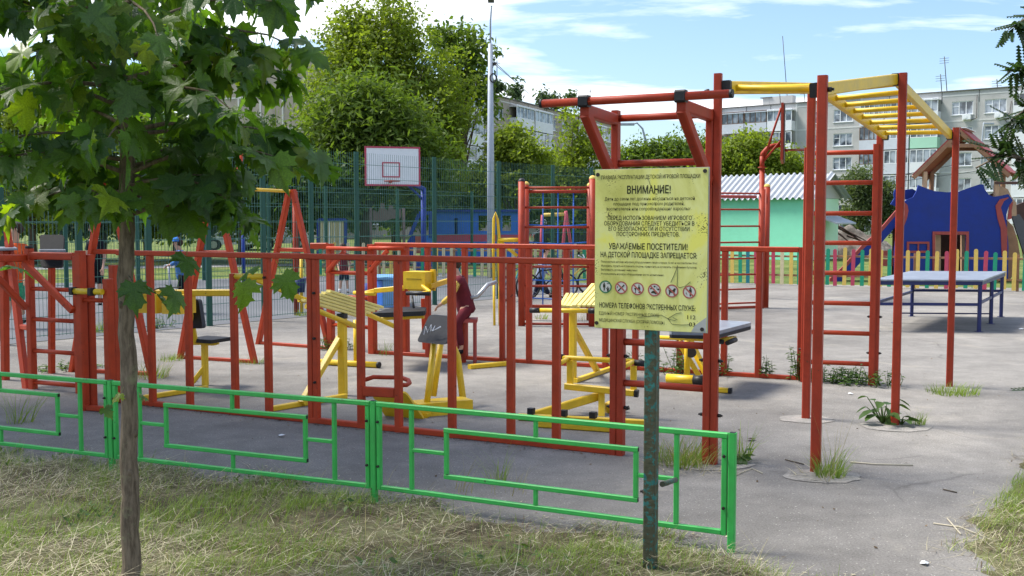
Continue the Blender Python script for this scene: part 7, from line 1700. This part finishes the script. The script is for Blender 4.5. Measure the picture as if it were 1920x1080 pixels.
# ================================================================== CARS
M['carwhite'] = simple('white_car_paint', (.62, .64, .67), .25, .5, .1); M['cardark'] = simple('dark_grey_car_paint', (.03, .035, .045), .22, .5, .3); M['carsilver'] = simple('silver_car_paint', (.40, .43, .46), .25, .5, .5); M['carglass'] = simple('dark_car_glass', (.03, .04, .05), .06, .8); M['headlamp'] = simple('lamp_glass', (.6, .6, .6), .1, .8); M['taillamp'] = simple('tail_lamp', (.35, .02, .02), .2, .6)
def car(label, c, az, mat):
    f = V(cos(az), sin(az), 0); sd = V(-f.y, f.x, 0); t = thing('parked_car', label, 'car', c, 'cars parked beyond the yard'); q = lambda x, y, z: c + f * x + sd * y + ZV * z
    prof = [(-2.1, .35), (-2.12, .8), (-2.0, .95), (-1.2, 1.0), (1.0, .95), (1.9, .82), (2.1, .6), (2.1, .35), (1.75, .32), (1.68, .5), (1.35, .66), (1.02, .5), (.95, .32), (-.95, .32), (-1.02, .5), (-1.35, .66), (-1.68, .5), (-1.75, .32)]
    b = MB(); n = len(prof); vs = [q(x, -.84, z) for x, z in prof] + [q(x, .84, z) for x, z in prof]; b.add(vs, [tuple(range(n - 1, -1, -1)), tuple(range(n, 2 * n))] + [(i, (i + 1) % n, n + (i + 1) % n, n + i) for i in range(n)], False); mk('body', b, M[mat], t)
    lo = [(-1.75, .99), (1.05, .95)]; hi = [(-1.2, 1.42), (.25, 1.44)]
    b = MB(); vs = [q(lo[0][0], -.8, lo[0][1]), q(lo[1][0], -.8, lo[1][1]), q(lo[1][0], .8, lo[1][1]), q(lo[0][0], .8, lo[0][1]), q(hi[0][0], -.6, hi[0][1]), q(hi[1][0], -.6, hi[1][1]), q(hi[1][0], .6, hi[1][1]), q(hi[0][0], .6, hi[0][1])]
    b.add(vs, [(0, 1, 5, 4), (1, 2, 6, 5), (2, 3, 7, 6), (3, 0, 4, 7)]); mk('windows', b, M['carglass'], t)
    b = MB(); vs = [q(-1.28, -.63, 1.42), q(.3, -.63, 1.43), q(.3, .63, 1.43), q(-1.28, .63, 1.42), q(-1.1, -.5, 1.49), q(.1, -.5, 1.50), q(.1, .5, 1.50), q(-1.1, .5, 1.49)]; b.add(vs, [(0, 1, 5, 4), (1, 2, 6, 5), (2, 3, 7, 6), (3, 0, 4, 7), (4, 5, 6, 7), (3, 2, 1, 0)]); rf = mk('roof', b, M[mat], t)
    for sg in (-1, 1):
        for (x0, z0_, x1, z1_) in ((1.06, .95, .26, 1.44), (-1.76, .98, -1.2, 1.43), (-.45, .97, -.45, 1.44)): mk('pillar', MB().bar(q(x0, .80 * sg, z0_), q(x1, .61 * sg, z1_), .07), M[mat], t)
        for x in (-1.35, 1.35): wh = mk('wheel', MB().disc(q(x, .84 * sg - .1 * sg, .31), sd * sg, .31, .14, 18), M['black'], t); mk('rim', MB().disc(q(x, .89 * sg - .0 * sg, .31), sd * sg, .19, .01, 12), M['steel'], wh)
        mk('headlight', MB().ball(q(2.02, .62 * sg, .70), .14, 8, 5, (.7, 1.1, .7)), M['headlamp'], t); mk('tail_light', MB().box(q(-2.1, .7 * sg, .78), .06, .2, .18, f, sd, ZV), M['taillamp'], t); mk('mirror', MB().box(q(.75, .95 * sg, 1.02), .1, .18, .13, f, sd, ZV), M[mat], t)
    for x in (-2.14, 2.12): mk('bumper', MB().box(q(x, 0, .45), .08, 1.6, .18, f, sd, ZV), M['rubbergrey'], t)
def at(px, D): r = W(px, 410, D); return V(r.x, r.y, 0)
car('silver car parked beyond the soil heap in front of the grey block', at(1602, 62), -2.1, 'carsilver')
car('dark car parked beyond the picket fence, seen through the net', at(1076, 54), .1, 'cardark'); car('white car parked under the trees beyond the court, left one of two', at(452, 56), .2, 'carwhite'); car('white car parked under the trees beyond the court, right one of two', at(512, 58), .15, 'carwhite')

# ================================================================== SOIL HEAP
M['heap'] = groundmat('dug_soil_and_rubble', [(.3, (.07, .055, .045)), (.5, (.17, .145, .12)), (.7, (.33, .30, .27))], 1.4, (9, .5), 1, .9)
hp = thing('soil_heap', 'grey heap of soil and rubble with dead branches beside the shed', 'heap', at(1590, 46)); hc = wloc(hp)
N_ = 44; gx2, gy2 = np.meshgrid(np.linspace(-2.6, 2.9, N_), np.linspace(-1.6, 1.6, N_)); rr = np.sqrt((gx2 / 2.6) ** 2 + (gy2 / 1.5) ** 2)
hz2 = np.clip(1 - rr, 0, 1) ** .8 * 1.35 * (.75 + .5 * vnoise(gx2 * 1.7 + 9, gy2 * 1.7, 2)) + (vnoise(gx2 * 6, gy2 * 6, 4) - .5) * .22 * (rr < 1) - .02
ii = np.arange(N_ * N_).reshape(N_, N_); ff = np.stack([ii[:-1, :-1], ii[:-1, 1:], ii[1:, 1:], ii[1:, :-1]], -1).reshape(-1, 4)
fast('mound', np.stack([gx2 + hc.x, gy2 + hc.y, hz2], -1).reshape(-1, 3), ff, M['heap'], hp, False)
for a, b_ in (((1557, 418), (1600, 440)), ((1561, 424), (1625, 452)), ((1580, 432), (1618, 455)), ((1562, 432), (1590, 452)), ((1588, 442), (1630, 460)), ((1556, 428), (1570, 445))): mk('branch', MB().tube([W(*a, 44.7), W((a[0] + b_[0]) / 2, (a[1] + b_[1]) / 2 - 2, 44.5), W(*b_, 44.3)], [.05, .045, .02], 6), M['darkwood'], hp)
for px, D, s in ((1640, 40, .9), (1660, 41, .7), (1565, 41, .7), (1700, 41, .6)):
    pass
